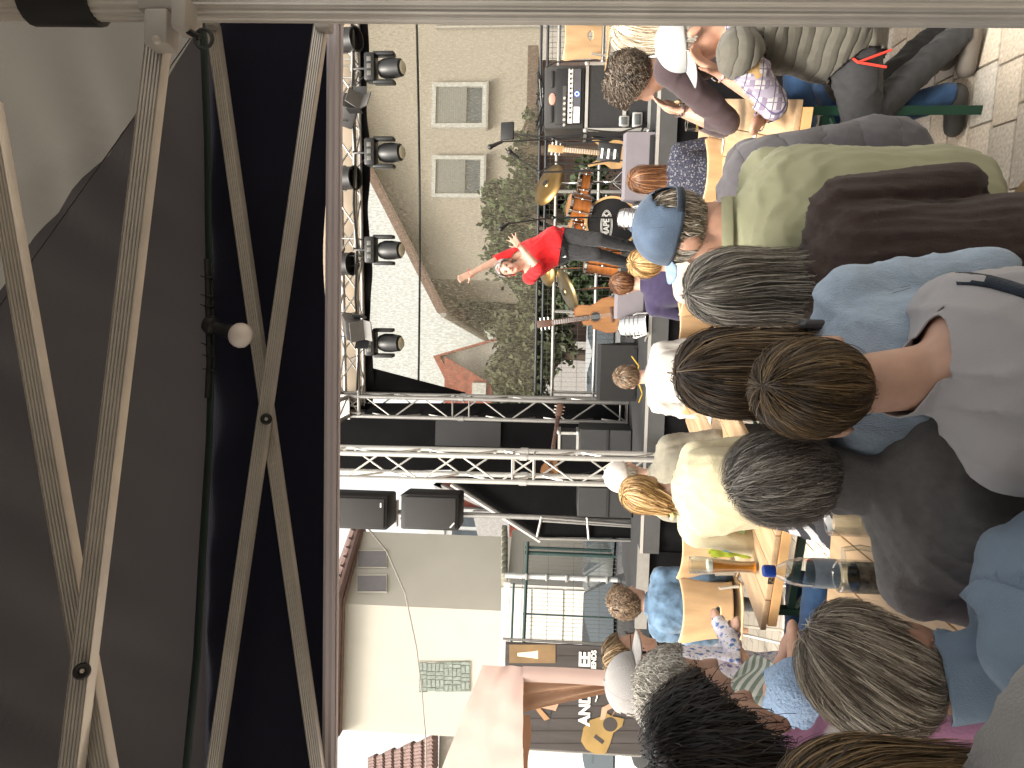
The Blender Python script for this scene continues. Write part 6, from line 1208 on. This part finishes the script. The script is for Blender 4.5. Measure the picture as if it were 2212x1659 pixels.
def cap_hat(t, Hm, hp, s, m, brim_m=None, strap_m=None, rim=-.02, tilt=.10, hole=True, k=1.11):
    C_, Rr = CC + np.array([0, 0, .004]), RAD * k; nu, nv = 56, 18; mb = MB(); idx = {}
    def pt(i, j, kk=1.0):
        az = 2 * math.pi * i / nu; v = j / nv; z0 = rim + tilt * math.sin(az) * .5; el = math.asin(max(-.9, min(.9, z0 * 4))) ; e = el + (math.pi / 2 - el) * v
        d = np.array([math.cos(e) * math.cos(az), math.cos(e) * math.sin(az), math.sin(e)]); r_ = 1 + .012 * math.cos(az * 6) * (1 - v) * .0 + .03 * math.sin(math.pi * v)
        return V(*hp) + (Hm @ V(*(C_ + Rr * d * r_ * kk))) * s
    for j in range(nv + 1):
        for i in range(nu): idx[i, j] = len(mb.v); mb.v.append(tuple(pt(i, j)))
    for j in range(nv):
        for i in range(nu):
            az = 2 * math.pi * (i + .5) / nu; da = (az - 1.5 * math.pi) / .62; dv = (j + .5) / nv
            if hole and dv > .10 and da * da + ((dv - .10) / .34) ** 2 < 1: continue
            mb.f.append((idx[i, j], idx[(i + 1) % nu, j], idx[(i + 1) % nu, j + 1], idx[i, j + 1])); mb.mi.append(0)
    c = mb.build('cap', m, t, solid=.003); 
    for q in range(6): mb = MB(); mb.tube([pt(q * nu / 6 + nu / 12, j, 1.006) for j in range(2 if not hole or q != 4 else 8, nv)], .0016 * s, 4); mb.build('seam', m, c)
    mb = MB(); mb.ball(pt(0, nv), .009 * s, 10, 6); mb.build('button', m, c)
    if hole:
        mb = MB(); mb.add([tuple(pt(i, e, 1.012)) for e in (.1, 1.9) for i in range(int(nu * .66), int(nu * .84) + 1)], [(i, i + 1, i + 1 + (int(nu * .84) - int(nu * .66) + 1), i + (int(nu * .84) - int(nu * .66) + 1)) for i in range(int(nu * .84) - int(nu * .66))]); mb.build('strap', strap_m or m, c, solid=.003)
    mb = MB()
    def br(u, v): az = math.pi / 2 + (u - .5) * 2.1; p0 = pt(az / 2 / math.pi * nu, 0); o_ = Hm @ V(0, 1, -.25 - .55 * (abs(u - .5) * 2) ** 2 + .1); return p0 + o_ * (.075 * s * v * (1 - .75 * (abs(u - .5) * 2) ** 2.2) + .001)
    mb.sheet(br, 20, 6); mb.build('brim', brim_m or m, c, solid=.004); return c
# ================================================================ the audience
BACK = (((0, -.015, -.14), (.068, .068, .12)), ((0, -.03, -.36), (.23, .135, .20)))
def hs(mt, **k): d = dict(mt=mt); d.update(k); return d
jeans = cloth('jeans_blue', (.035, .075, .16), .25, 18, .4, 300); dark_tr = cloth('trousers_charcoal', (.04, .04, .042), .15)
# -- woman in white t-shirt (near centre)
wt = cloth('tee_white', (.34, .33, .34), .03, 12, .2, 500)
t, J, Hm, h, me, lab = person('woman with short brown hair in white t-shirt with navy strap', (1778, 836, 1.32), yaw=R(38), hyaw=R(-34), htilt=R(-5), lx=-.02, ly=.06, vox=.010, top=wt, long=False, neckcut=.045, cutr=.42, skinm=skin, wr_amp=.013, wr_f=17, seedv=3, cutn=V(.05, -.35, .94),
    hair=hs(H_brown, n=13000, length=.135, thick=.016, K=8, grav=.16, width=.0014, seed=4, low=.16, rough_len=.35, crown=(.1, -.35, .93), spread=.14), shw=.155, nl=.178)
from mathutils.bvhtree import BVHTree
def lay_on(t, part, path, wpx, d, m, name, lift=.005):      # a band lying on a garment, following the line seen at 'path'
    ob = [c for c in t.children if c.name.split('.')[0] == part][0]; M = wm(t); bv = BVHTree.FromPolygons([M @ v.co for v in ob.data.vertices], [tuple(p.vertices) for p in ob.data.polygons]); L_, inv = [], M.inverted()
    for (x, y, nx, ny) in path:
        row = []
        for e in (-1, 1):
            dr = ray(x + nx * wpx * e, y + ny * wpx * e).normalized(); hit = bv.ray_cast(CAM, dr)
            row.append(hit[0] - dr * lift if hit[0] is not None else None)
        if None not in row: L_.append(row)
    mb = MB(); mb.add([tuple(inv @ q) for r_ in L_ for q in r_], [(2*i, 2*i+1, 2*i+3, 2*i+2) for i in range(len(L_) - 1)]); return mb.build(name, m, t, solid=.004)
pth = [(1975, 655, .7, .7), (1990, 635, .7, .7), (2010, 618, .6, .8), (2035, 606, .4, .9), (2065, 601, .1, 1), (2100, 602, 0, 1), (2140, 608, -.1, 1), (2180, 619, -.2, 1), (2220, 632, -.3, .95), (2270, 650, -.3, .95), (2330, 672, -.3, .95)]
lay_on(t, 'shirt', pth, 12, 1.3, cloth('strap_navy', (.022, .03, .045)), 'bag_strap')
mb = MB(); mb.tube([h(-.082, -.02, .0), h(-.088, .03, .004), h(-.080, .075, .010)], .0032, 6); mb.build('glasses_arm', mat('white_acetate', (.75, .72, .68), .3), t)
# -- grey haired man in blue hoodie (near left)
t, J, Hm, h, me, lab = person('grey haired man in blue hooded sweatshirt near the bottom left', (1912, 1440, 1.24), yaw=R(-6), hyaw=R(-22), hpitch=R(-8), htilt=R(6), lx=-.15, ly=.05, s=1.06, neckcut=.085, vox=.011, fat=1.08, top=cloth('hoodie_blue', (.19, .255, .335), .10, 5, .3, 420), wr_amp=.016, wr_f=15, seedv=8, skinm=skin_t,
    hair=hs(H_tgrey, n=14000, length=.085, thick=.020, K=7, grav=.10, width=.0013, lift=.05, seed=5, low=.08, rough_len=.5, spread=.08, crown=(.25, .40, .88)))
nk = V(*J['neck'])
mb = MB(); mb.sheet(lambda u, v: nk + V(.0 + (.115 + .055 * math.sin(v * 3.14)) * math.cos(u * 4.6 - .73 + math.pi), -.02 + (.10 + .075 * math.sin(v * 3.14)) * math.sin(u * 4.6 - .73 + math.pi), .055 - .15 * v + .03 * math.cos(u * 9) + .012 * math.sin(u * 23 + v * 6)), 60, 14); mb.build('hood', cloth('hoodie_blue', (.19, .255, .335)), t, solid=.012)
# -- person cut off in the bottom left corner
t, J, Hm, h, me, lab = person('brown haired person in grey shirt cut off at the bottom left corner', (1915, 1805, .88), yaw=R(-18), hyaw=R(-25), lx=-.28, ly=.05, neckcut=.08, nl=.11, vox=.012, top=cloth('shirt_grey', (.27, .265, .26), .05, 8), wr_amp=.014, wr_f=16, seedv=12,
    hair=hs(H_brown, n=6000, length=.24, thick=.025, K=11, grav=.3, width=.002, seed=6, low=.25, colliders=BACK, spread=.08))
# -- dark grey haired man in grey sweatshirt
t, J, Hm, h, me, lab = person('man with wavy dark grey hair in charcoal t-shirt', (1715, 1036, 1.52), yaw=R(6), hyaw=R(22), hpitch=R(-4), lx=.03, ly=.08, s=1.02, vox=.0115, fat=1.05, top=cloth('tee_charcoal', (.17, .166, .162), .10, 60, .3, 500), long=False, sleeve=.95, wr_amp=.013, wr_f=18, seedv=21, neckcut=.085, skinm=skin,
    hair=hs(H_dkgrey, n=12000, length=.13, thick=.030, K=9, grav=.14, width=.0015, curl=.0035, cfreq=1.0, seed=9, low=.10, rough_len=.4, spread=.08, crown=(-.35, .30, .88)))
# -- long haired woman in light blue shirt
lbs = cloth('linen_light_blue', (.36, .45, .56), .10, 70, .5, 420, stretch=(1, 1, .3))
t, J, Hm, h, me, lab = person('woman with long straight brown hair in light blue linen shirt', (1588, 806, 1.57), yaw=R(-6), hyaw=R(4), shw=.165, lx=.0, ly=.06, vox=.0115, top=lbs, wr_amp=.018, wr_f=12, seedv=31,
    hair=hs(H_long, n=7500, length=.40, thick=.028, K=13, grav=.30, width=.0022, seed=10, low=.05, rough_len=.3, spread=.07, colliders=BACK, crown=(0, -.15, .99)))
mb = MB(); mb.rbox(h(.105, -.06, -.16), (.02, .05, .09), .008); mb.build('hair_clip', mat('clip_dark', (.05, .05, .055), .35), t)
# -- grey bob woman in brown blouse
t, J, Hm, h, me, lab = person('woman with straight grey bob in dark brown blouse', (1592, 622, 1.84), yaw=R(-10), hyaw=R(6), lx=-.03, ly=.05, s=1.02, vox=.0115, fat=1.08, top=cloth('blouse_brown', (.052, .034, .029), .15, 40, .5, 300, stretch=(4, 4, .5)), wr_amp=.013, wr_f=18, aniso=(1.6, 1.6, .22), seedv=41, arm_r=1.15,
    hair=hs(H_grey, n=8000, length=.27, thick=.024, K=12, grav=.28, width=.0022, seed=11, low=.05, rough_len=.22, spread=.07, colliders=BACK, crown=(-.25, -.1, .96)))
# -- man in denim cap and green polo
def jm(J):
    for e, g in (('L', -1), ('R', 1)): J['el' + e] = V(*J['sh' + e]) + V(g * .02, .10, -.25); J['wr' + e] = V(g * .05, .40, .76)
polo = cloth('polo_sage', (.29, .29, .185), .05, 6, .25, 500)
t, J, Hm, h, me, lab = person('man in faded blue cap and sage green polo shirt', (1478, 496, 2.16), yaw=R(24), hyaw=R(18), hpitch=R(-4), lx=.05, ly=.08, s=1.12, shw=.165, vox=.0115, fat=1.08, top=polo, long=False, sleeve=.85, wr_amp=.012, wr_f=17, seedv=51, skinm=skin_t, neckcut=.035, jmod=jm, collar=(polo, .022),
    hair=hs(H_tgrey, n=2600, length=.035, thick=.008, K=5, grav=.15, width=.0026, seed=12, low=.18, rough_len=.5, spread=.2), slouch=.07)
capd = cloth('cap_denim', (.085, .12, .178), .35, 9, .4, 300)
cap_hat(t, Hm, J['head'], 1.12, capd, cloth('cap_brim_blue', (.22, .31, .47), .15), cloth('cap_strap', (.03, .038, .055)))
grow_hair(t, Hm, J['head'], 1.12, H_white, n=900, length=.05, thick=.006, K=5, grav=.5, width=.0026, seed=13, low=.75, name='beard', bald=(0, -.55, .85, -.05), spread=.3)
# -- quilted grey jacket behind him
t, J, Hm, h, me, lab = person('person in dark grey quilted jacket partly hidden behind the man in the blue cap', (1478, 478, 2.62), yaw=R(6), lx=-.09, ly=.13, vox=.014, fat=1.12, top=quilted('quilt_grey', (.085, .080, .088), 9, 2, .6), wr_amp=.010, wr_f=12, seedv=61, top_name='jacket', extra_off=.015, slouch=.12,
    hair=hs(H_mid, n=900, length=.08, thick=.015, K=7, width=.004, seed=14))
# -- man in white cap, plaid shirt and vest on the right
plaid = pat('plaid_shirt', 'plaid', [(.46, .43, .43), (.20, .165, .23), (.29, .26, .32), (.10, .08, .15), (.42, .27, .12)], 17)
vest = quilted('vest_olive', (.105, .098, .080), 20, 2, .7)
def plaid_man():
    yaw = R(72); hd = (1492, 92, 2.95)
    root, J = seated(hd, yaw, lx=0.0, ly=.03, s=1.02, slouch=.06, knees=.47)
    def loc(x, y, d): return Matrix.Rotation(-yaw, 3, 'Z') @ (P(x, y, d) - root)
    J['elL'] = loc(1672, 228, 2.88); J['wrL'] = loc(1560, 160, 2.88); J['shL'] = loc(1600, 118, 2.78); J['shR'] = loc(1592, 88, 3.14); J['elR'] = loc(1668, 230, 3.16); J['wrR'] = loc(1640, 262, 3.0)
    J['knL'] = loc(1862, 262, 2.98); J['anL'] = loc(2052, 70, 2.96); J['knR'] = loc(1845, 240, 3.16); J['anR'] = loc(2010, 66, 3.12); J['anR'].z = .09; J['toR'] = J['anR'] + V(.02, .12, -.05); J['toL'] = J['anL'] + V(.02, .13, -.04); J['anL'].z = .09; J['toL'].z = .04
    t = thing('person', 'man in white cap with plaid shirt and olive quilted vest leaning on the right table', 'person', root, yaw); Hm = rot_head(R(12), R(-20), R(4)); nk = V(*J['neck'])
    me, lab, h, rg = body(t, J, Hm, 1.02, 1.12, .0095, True, skin_t, {'L': (h_dir(J, 'L'), V(0, -.6, .6), .15, .5)})
    cu = []
    for e, k in (('L', .28), ('R', .5)): a_, b_ = V(*J['el' + e]), V(*J['wr' + e]); cu.append((a_ + (b_ - a_) * k, b_ - a_, .5, {'armL' + e}))
    garment('shirt', me, lab, {'torso', 'armU', 'armL', 'neck'}, plaid, t, .009, .010, 71, cu + [(nk + up_of(J) * .03, up_of(J), .16)], 14)
    cu = []
    for e in 'LR': a_, b_ = V(*J['sh' + e]), V(*J['el' + e]); cu.append((a_ + (b_ - a_) * .10, b_ - a_, .6, {'armU' + e, 'armL' + e}))
    garment('vest', me, lab, {'torso', 'armU'}, vest, t, .026, .008, 72, cu + [(nk + up_of(J) * .01, up_of(J), .16)], 12, solid=.010)
    garment('trousers', me, lab, {'legU', 'legL'}, dark_tr, t, .012, .012, 73, (), 14); shoes(me, lab, t, mat('shoe_taupe', (.16, .14, .12), .7))
    grow_hair(t, Hm, J['head'], 1.02, H_white, n=1500, length=.06, thick=.008, K=6, grav=.3, width=.003, seed=15, low=.2, spread=.2)
    cap_hat(t, Hm, J['head'], 1.02, cloth('cap_white', (.36, .37, .375), .06, 9), None, cloth('cap_strap_tan', (.42, .33, .24)))
    q = h(-.03, -.12, -.06)
    mb = MB(); c = V(*J['pelvis']) + V(-.16, .10, .02); mb.tube([c, c + V(-.03, .03, -.03), c + V(-.05, .05, -.13)], .005, 6); mb.tube([c + V(-.03, .03, -.03), c + V(-.05, -.01, -.14)], .005, 6); mb.build('red_cord', mat('red_cord', (.7, .05, .03), .5), t)
def h_dir(J, e): return (V(*J['wr' + e]) - V(*J['el' + e])).normalized()
plaid_man()
# -- dark haired man with hand at his mouth
def sweater_man():
    yaw = R(66); root, J = seated((1372, 172, 3.4), yaw, ly=.22, s=1.02, slouch=.10, knees=.5)
    def loc(x, y, d): return Matrix.Rotation(-yaw, 3, 'Z') @ (P(x, y, d) - root)
    J['shL'] = loc(1448, 150, 3.22); J['elL'] = loc(1572, 262, 3.35); J['wrL'] = loc(1478, 240, 3.42); J['shR'] = loc(1455, 150, 3.62); J['elR'] = loc(1560, 275, 3.7); J['wrR'] = loc(1470, 240, 3.6); J['knL'] = loc(1830, 275, 3.15); J['anL'] = loc(2000, 205, 3.05); J['anL'].z = .09; J['toL'] = J['anL'] + V(0, .13, -.05)
    t = thing('person', 'curly haired man with bald spot in dark brown sweater holding his hand to his mouth', 'person', root, yaw); Hm = rot_head(R(-22), R(-18), 0); nk = V(*J['neck'])
    me, lab, h, rg = body(t, J, Hm, 1.02, 1.1, .0105, True, skin, {'L': (h_dir(J, 'L'), V(0, -1, 0), .1, .6)})
    cu = [(V(*J['el' + e]) + (V(*J['wr' + e]) - V(*J['el' + e])) * .45, V(*J['wr' + e]) - V(*J['el' + e]), .5, {'armL' + e}) for e in 'LR']
    garment('sweater', me, lab, {'torso', 'armU', 'armL', 'neck'}, cloth('sweater_brown', (.058, .040, .044), .06, 8), t, .012, .013, 81, cu + [(nk + up_of(J) * .03, up_of(J), .16)], 10)
    garment('trousers', me, lab, {'legU', 'legL'}, jeans, t, .012, .009, 82, (), 14); shoes(me, lab, t, shoe_m)
    grow_hair(t, Hm, J['head'], 1.02, H_curl, n=3000, length=.075, thick=.03, K=9, grav=.05, curl=.012, cfreq=1.5, width=.004, seed=16, low=.12, bald=(.1, -.55, .83, .945), spread=.4)
sweater_man()
# -- other listeners, further away
person('woman with pale blonde hair beside the right pole', (1372, 72, 4.1), yaw=R(50), hyaw=R(-20), vox=.016, top=pat('floral_dark', 'floral', [(.05, .05, .06), (.45, .10, .16), (.12, .2, .1), (.4, .35, .3)], 30), ly=.15, hair=hs(H_pblond, n=2600, length=.24, thick=.035, K=11, grav=.3, width=.005, seed=17, low=.1, colliders=BACK, spread=.09))
person('girl with long auburn hair in dark vest at the right table', (1395, 388, 4.5), yaw=R(-22), hyaw=R(10), s=.86, vox=.015, top=pat('print_speckle', 'floral', [(.025, .027, .045), (.16, .16, .18), (.05, .05, .07), (.2, .19, .18)], 70), long=False, lx=-.04, ly=.06, hair=hs(H_red, n=3000, length=.42, thick=.03, K=13, grav=.3, width=.005, seed=18, low=.05, colliders=BACK, spread=.08))
person('blonde woman in beige top behind the blue cap', (1402, 568, 4.5), yaw=R(-8), s=.98, vox=.015, top=cloth('top_beige', (.42, .34, .29), .06), hair=hs(H_blond, n=2600, length=.17, thick=.03, K=11, grav=.3, width=.005, seed=19, low=.08, spread=.08))
person('small child with brown hair in navy purple shirt near the stage', (1352, 613, 5.2), yaw=R(-6), hyaw=R(20), s=.92, vox=.015, top=cloth('child_navy', (.035, .028, .062)), hair=hs(H_red, n=1800, length=.10, thick=.016, K=8, grav=.2, width=.005, seed=20, low=.08))
t, J, Hm, h, me, lab = person('boy with short hair in loose white shirt near the stage', (1362, 814, 5.0), yaw=R(4), hyaw=R(-4), s=.92, vox=.014, top=cloth('shirt_white', (.43, .42, .395), .03), wr_amp=.022, wr_f=12, seedv=91, skinm=skin_p, lx=.0, hair=hs(H_mid, n=2400, length=.045, thick=.012, K=6, grav=.1, width=.004, seed=21, low=.05, lift=.1, spread=.25), extra_off=.012)
ys = cloth('blouse_yellow', (.43, .385, .26), .10, 5, .4, 200)
t, J, Hm, h, me, lab = person('blonde woman with low ponytail in pale yellow blouse', (1398, 1068, 3.45), yaw=R(2), hyaw=R(-8), htilt=R(4), s=1.02, fat=1.02, shw=.17, vox=.0135, top=ys, wr_amp=.016, wr_f=13, seedv=101, lx=-.09, ly=.09, slouch=.1, ears=True, hair=[hs(H_blond, n=5000, length=.19, thick=.018, K=10, grav=.2, width=.003, seed=22, low=.05, spread=.05, tie=(-.06, -.105, -.10)), hs(H_blond, n=500, length=.14, thick=.006, K=10, grav=.8, width=.006, seed=23, low=-.05, name='ponytail', tie=(-.075, -.13, -.22), colliders=BACK[:1])], extra_off=.008)
mb = MB(); c = h(-.062, -.112, -.105); mb.lathe([(.012, -.008), (.018, 0), (.012, .008)], c, (.1, -.2, 1), 14); mb.build('hair_tie', cloth('tie_lime', (.65, .66, .25)), t)
t, J, Hm, h, me, lab = person('older person with white cap and khaki jacket behind the blonde woman', (1356, 1030, 4.15), yaw=R(-10), lx=-.06, ly=.08, vox=.016, top=cloth('jacket_khaki', (.20, .185, .145), .08), hair=hs(H_white, n=900, length=.06, thick=.01, K=6, width=.005, seed=24), wr_amp=.014)
cap_hat(t, Hm, J['head'], 1.0, cloth('cap_offwhite', (.62, .58, .54)), hole=False)
den = cloth('denim_jacket', (.085, .14, .21), .5, 14, .5, 260)
t, J, Hm, h, me, lab = person('youth with tousled light brown hair in denim jacket', (1357, 1297, 5.0), yaw=R(-4), hyaw=R(-38), s=1.0, vox=.013, top=den, wr_amp=.016, wr_f=14, seedv=111, top_name='jacket', arms='down', legs=dark_tr, ly=.04, extra_off=.006, hair=hs(H_mid, n=2600, length=.085, thick=.028, K=8, grav=.08, curl=.008, width=.0045, seed=25, low=.1, spread=.35, lift=.1))
# -- group at the left
flo = pat('floral_shirt', 'floral', [(.62, .58, .66), (.16, .12, .34), (.30, .24, .46), (.14, .30, .16)], 34)
def jm20(J): J['elR'] = V(.25, .05, .85); J['wrR'] = V(.10, .24, .80); J['elL'] = V(-.25, .05, .85); J['wrL'] = V(-.08, .22, .80)
t, J, Hm, h, me, lab = person('man in grey cap and glasses with floral shirt left of the denim youth', (1392, 1474, 2.62), yaw=R(-55), hyaw=R(-12), hpitch=R(-3), s=1.04, fat=1.05, vox=.0115, top=flo, long=False, sleeve=.9, skinm=skin, ly=.10, jmod=jm20, hair=hs(H_grey, n=1600, length=.025, thick=.005, K=5, grav=.2, width=.003, seed=26, low=.15, rough_len=.5), seedv=121)
cap_hat(t, Hm, J['head'], 1.04, cloth('cap_grey', (.26, .25, .245), .05, 9), None, cloth('cap_strap_grey', (.36, .36, .36)))
def glasses(t, h):
    g_ = mat('glasses_black', (.015, .014, .014), .3)
    mb = MB()
    for e in (-1, 1): mb.tube([h(e * .033 + .025 * math.cos(a), .108 - .012 * abs(math.cos(a)), .004 + .019 * math.sin(a)) for a in np.linspace(0, 6.283, 15)], .0026, 5); mb.tube([h(e * .058, .100, .006), h(e * .084, .04, .006), h(e * .088, -.02, .0), h(e * .087, -.035, -.012)], .0026, 5)
    mb.tube([h(-.010, .112, .006), h(.010, .112, .006)], .0026, 5); mb.build('glasses', g_, t)
glasses(t, h)
def jm21(J): J['elR'] = V(.25, .06, .88); J['wrR'] = V(.0, .23, .92); J['elL'] = V(-.25, .06, .88); J['wrL'] = V(.02, .20, .87)
t, J, Hm, h, me, lab = person('woman with dark hair and glasses sitting with folded arms beside the banner', (1362, 1417, 3.2), yaw=R(-70), hyaw=R(0), vox=.013, s=.98, top=pat('floral_blouse', 'floral', [(.64, .62, .68), (.08, .16, .38), (.42, .38, .60), (.10, .25, .14)], 28), long=False, sleeve=.95, ly=.08, jmod=jm21, legs=jeans, hair=hs(H_brown, n=1800, length=.13, thick=.02, K=9, grav=.3, width=.004, seed=27, low=.08), seedv=131)
glasses(t, h)
t, J, Hm, h, me, lab = person('white curly haired person in light blue knit sweater and striped collar', (1488, 1502, 1.9), yaw=R(-50), hyaw=R(-14), hpitch=R(-22), s=1.0, fat=1.05, vox=.0115, top=cloth('knit_blue', (.30, .42, .60), .12, 160, .9, 130), neckcut=-.01, ly=.06, lx=-.06, slouch=.06, wr_amp=.012, wr_f=11, seedv=141, skinm=skin_p, top_name='sweater',
    hair=hs(H_white, n=6000, length=.085, thick=.022, K=10, grav=.03, curl=.008, cfreq=1.3, width=.0024, seed=28, low=.1, spread=.3))
nk = V(*J['neck']); strp = pat('striped_green', 'stripes', [(.60, .60, .54), (.22, .27, .22)], 42, rot=(R(35), R(25), 0))
mb = MB(); mb.sheet(lambda u, v: nk + V((.078 + .075 * v) * math.cos(u * 6.283), (.078 + .055 * v) * math.sin(u * 6.283), .035 - .075 * v + .02 * math.sin(u * 6.28 * 3 + v * 4)), 48, 10); mb.build('striped_collar', strp, t, solid=.005)
pinkt = pat('pink_spots', 'dots', [(.46, .23, .36), (.60, .55, .52)], 9)
t, J, Hm, h, me, lab = person('woman with loose black hair in pink and white top at the bottom edge', (1562, 1612, 1.36), yaw=R(-35), hyaw=R(-10), hpitch=R(-12), lx=.02, ly=.13, neckcut=.085, vox=.0115, top=pinkt, wr_amp=.012, wr_f=12, seedv=151, slouch=.09,
    hair=hs(H_black, n=6000, length=.34, thick=.045, hug=1.6, K=14, grav=.25, curl=.005, cfreq=.8, width=.0024, seed=29, low=.1, spread=.22, colliders=BACK, rough_len=.5))
t, J, Hm, h, me, lab = person('person in black and white striped jacket hidden behind the charcoal t-shirt', (1655, 1030, 2.6), yaw=R(15), lx=.02, vox=.015, top=pat('striped_black', 'stripes', [(.03, .03, .035), (.35, .35, .36)], 26, rot=(0, R(35), 0)), arms='table', hair=hs(H_dkgrey, n=700, length=.07, thick=.01, K=6, width=.005, seed=30))
# benches under the near listeners
bench('bench under the woman in white t-shirt', V(-.95, 1.19, 0), R(-90), 1.6); bench('bench under the row of listeners before the tables', V(-.55, 1.28, 0), R(-62), 1.3)

# ================================================================ the singer
def singer():
    D = 7.15; f = lambda x, y, d=D: P(x, y, d); root = f(1400, 530); root.z = HS
    t = thing('person', 'singer with grey and red hair in red blouse and black trousers gesturing on stage', 'person', root); L0 = lambda q: q - root
    J = dict(head=L0(f(1096, 579, 7.08)), neck=L0(f(1134, 568)), pelvis=L0(f(1212, 527)), shL=L0(f(1146, 597, 7.1)), shR=L0(f(1131, 545)), elL=L0(f(1163, 578, 6.98)), wrL=L0(f(1124, 533, 6.88)), elR=L0(f(1076, 561, 7.1)), wrR=L0(f(1018, 590, 7.0)),
        hipL=L0(f(1222, 540)), hipR=L0(f(1220, 513)), knL=L0(f(1290, 550, 7.0)), knR=L0(f(1296, 518, 6.95)), anL=L0(f(1376, 572)), anR=L0(f(1376, 536, 7.05)))
    for e in 'LR': J['an' + e].z = .09; J['to' + e] = J['an' + e] + V(.02, -.16, -.055)
    J['mid'] = (J['neck'] + J['pelvis']) / 2 + V(.01, .02, 0)
    Hm = rot_head(R(180 - 12), R(4), R(-4))
    # shoulders are given as seen (left in picture = L); torso depth faces the audience
    me, lab, h, rg = body(t, J, Hm, .98, 1.06, .0085, True, skin_p, {'L': ((J['wrL'] - J['elL']).normalized(), V(0, -1, 0), .55, .05), 'R': ((J['wrR'] - J['elR']).normalized(), V(0, -1, 0), .15, .15)}, 1.05)
    red = cloth('blouse_red', (.62, .018, .022), .10, 8, .4, 300); nk = J['neck']
    cu = [(J['el' + e] + (J['wr' + e] - J['el' + e]) * k, J['wr' + e] - J['el' + e], .5, {'armL' + e}) for e, k in (('L', .18), ('R', .10))]
    garment('blouse', me, lab, {'torso', 'armU', 'armL', 'neck'}, red, t, .014, .014, 161, cu + [(nk + up_of(J) * .015 + V(0, -.02, 0), up_of(J) + V(0, -.7, 0), .14), (J['pelvis'] + V(0, 0, -.01), V(-.15, 0, -1), .30)], 14)
    garment('trousers', me, lab, {'legU', 'legL', 'torso'}, cloth('trousers_black', (.022, .022, .024), .2, 20, .5, 120), t, .010, .012, 162, [(J['pelvis'] + V(0, 0, .02), V(.15, 0, 1), .5)], 22); shoes(me, lab, t, shoe_m)
    hm2 = hair_mat('hair_singer', (.20, .18, .165), (.36, .34, .32), (.62, .60, .56)); grow_hair(t, Hm, J['head'], .98, hm2, n=2000, length=.15, thick=.022, K=10, grav=.25, width=.005, seed=33, low=.08, part=.02, spread=.1, rough_len=.3)
    grow_hair(t, Hm, J['head'], .98, hair_mat('hair_red_streak', (.45, .02, .02), (.62, .04, .04), (.7, .1, .08)), n=130, length=.11, thick=.03, K=8, grav=.35, width=.008, seed=34, bald=(0, -.4, .6, .35), name='red_streak')
    eye = mat('eye_dark', (.03, .02, .018), .2); lip = mat('lip', (.42, .10, .09), .4)
    for e in (-1, 1):
        mb = MB(); mb.ball(h(e * .031, .083, .0), (.013, .006, .006), 10, 6, Hm); mb.build('eye', eye, t); mb = MB(); mb.tube([h(e * .018, .092, .017), h(e * .034, .090, .021), h(e * .05, .08, .016)], .003, 5); mb.build('eyebrow', mat('brow', (.16, .11, .09), .7), t)
    mb = MB(); mb.tube([h(-.024, .088, -.062), h(0, .096, -.066), h(.024, .088, -.062)], .0055, 6); mb.build('lips', lip, t)
    c = J['pelvis'] + V(0, 0, .0); mb = MB(); mb.rbox(J['pelvis'] + V(-.13, -.10, -.02), (.05, .03, .07), .01); mb.build('belt_pouch', mat('pouch_white', (.7, .68, .66), .5), t)
singer()
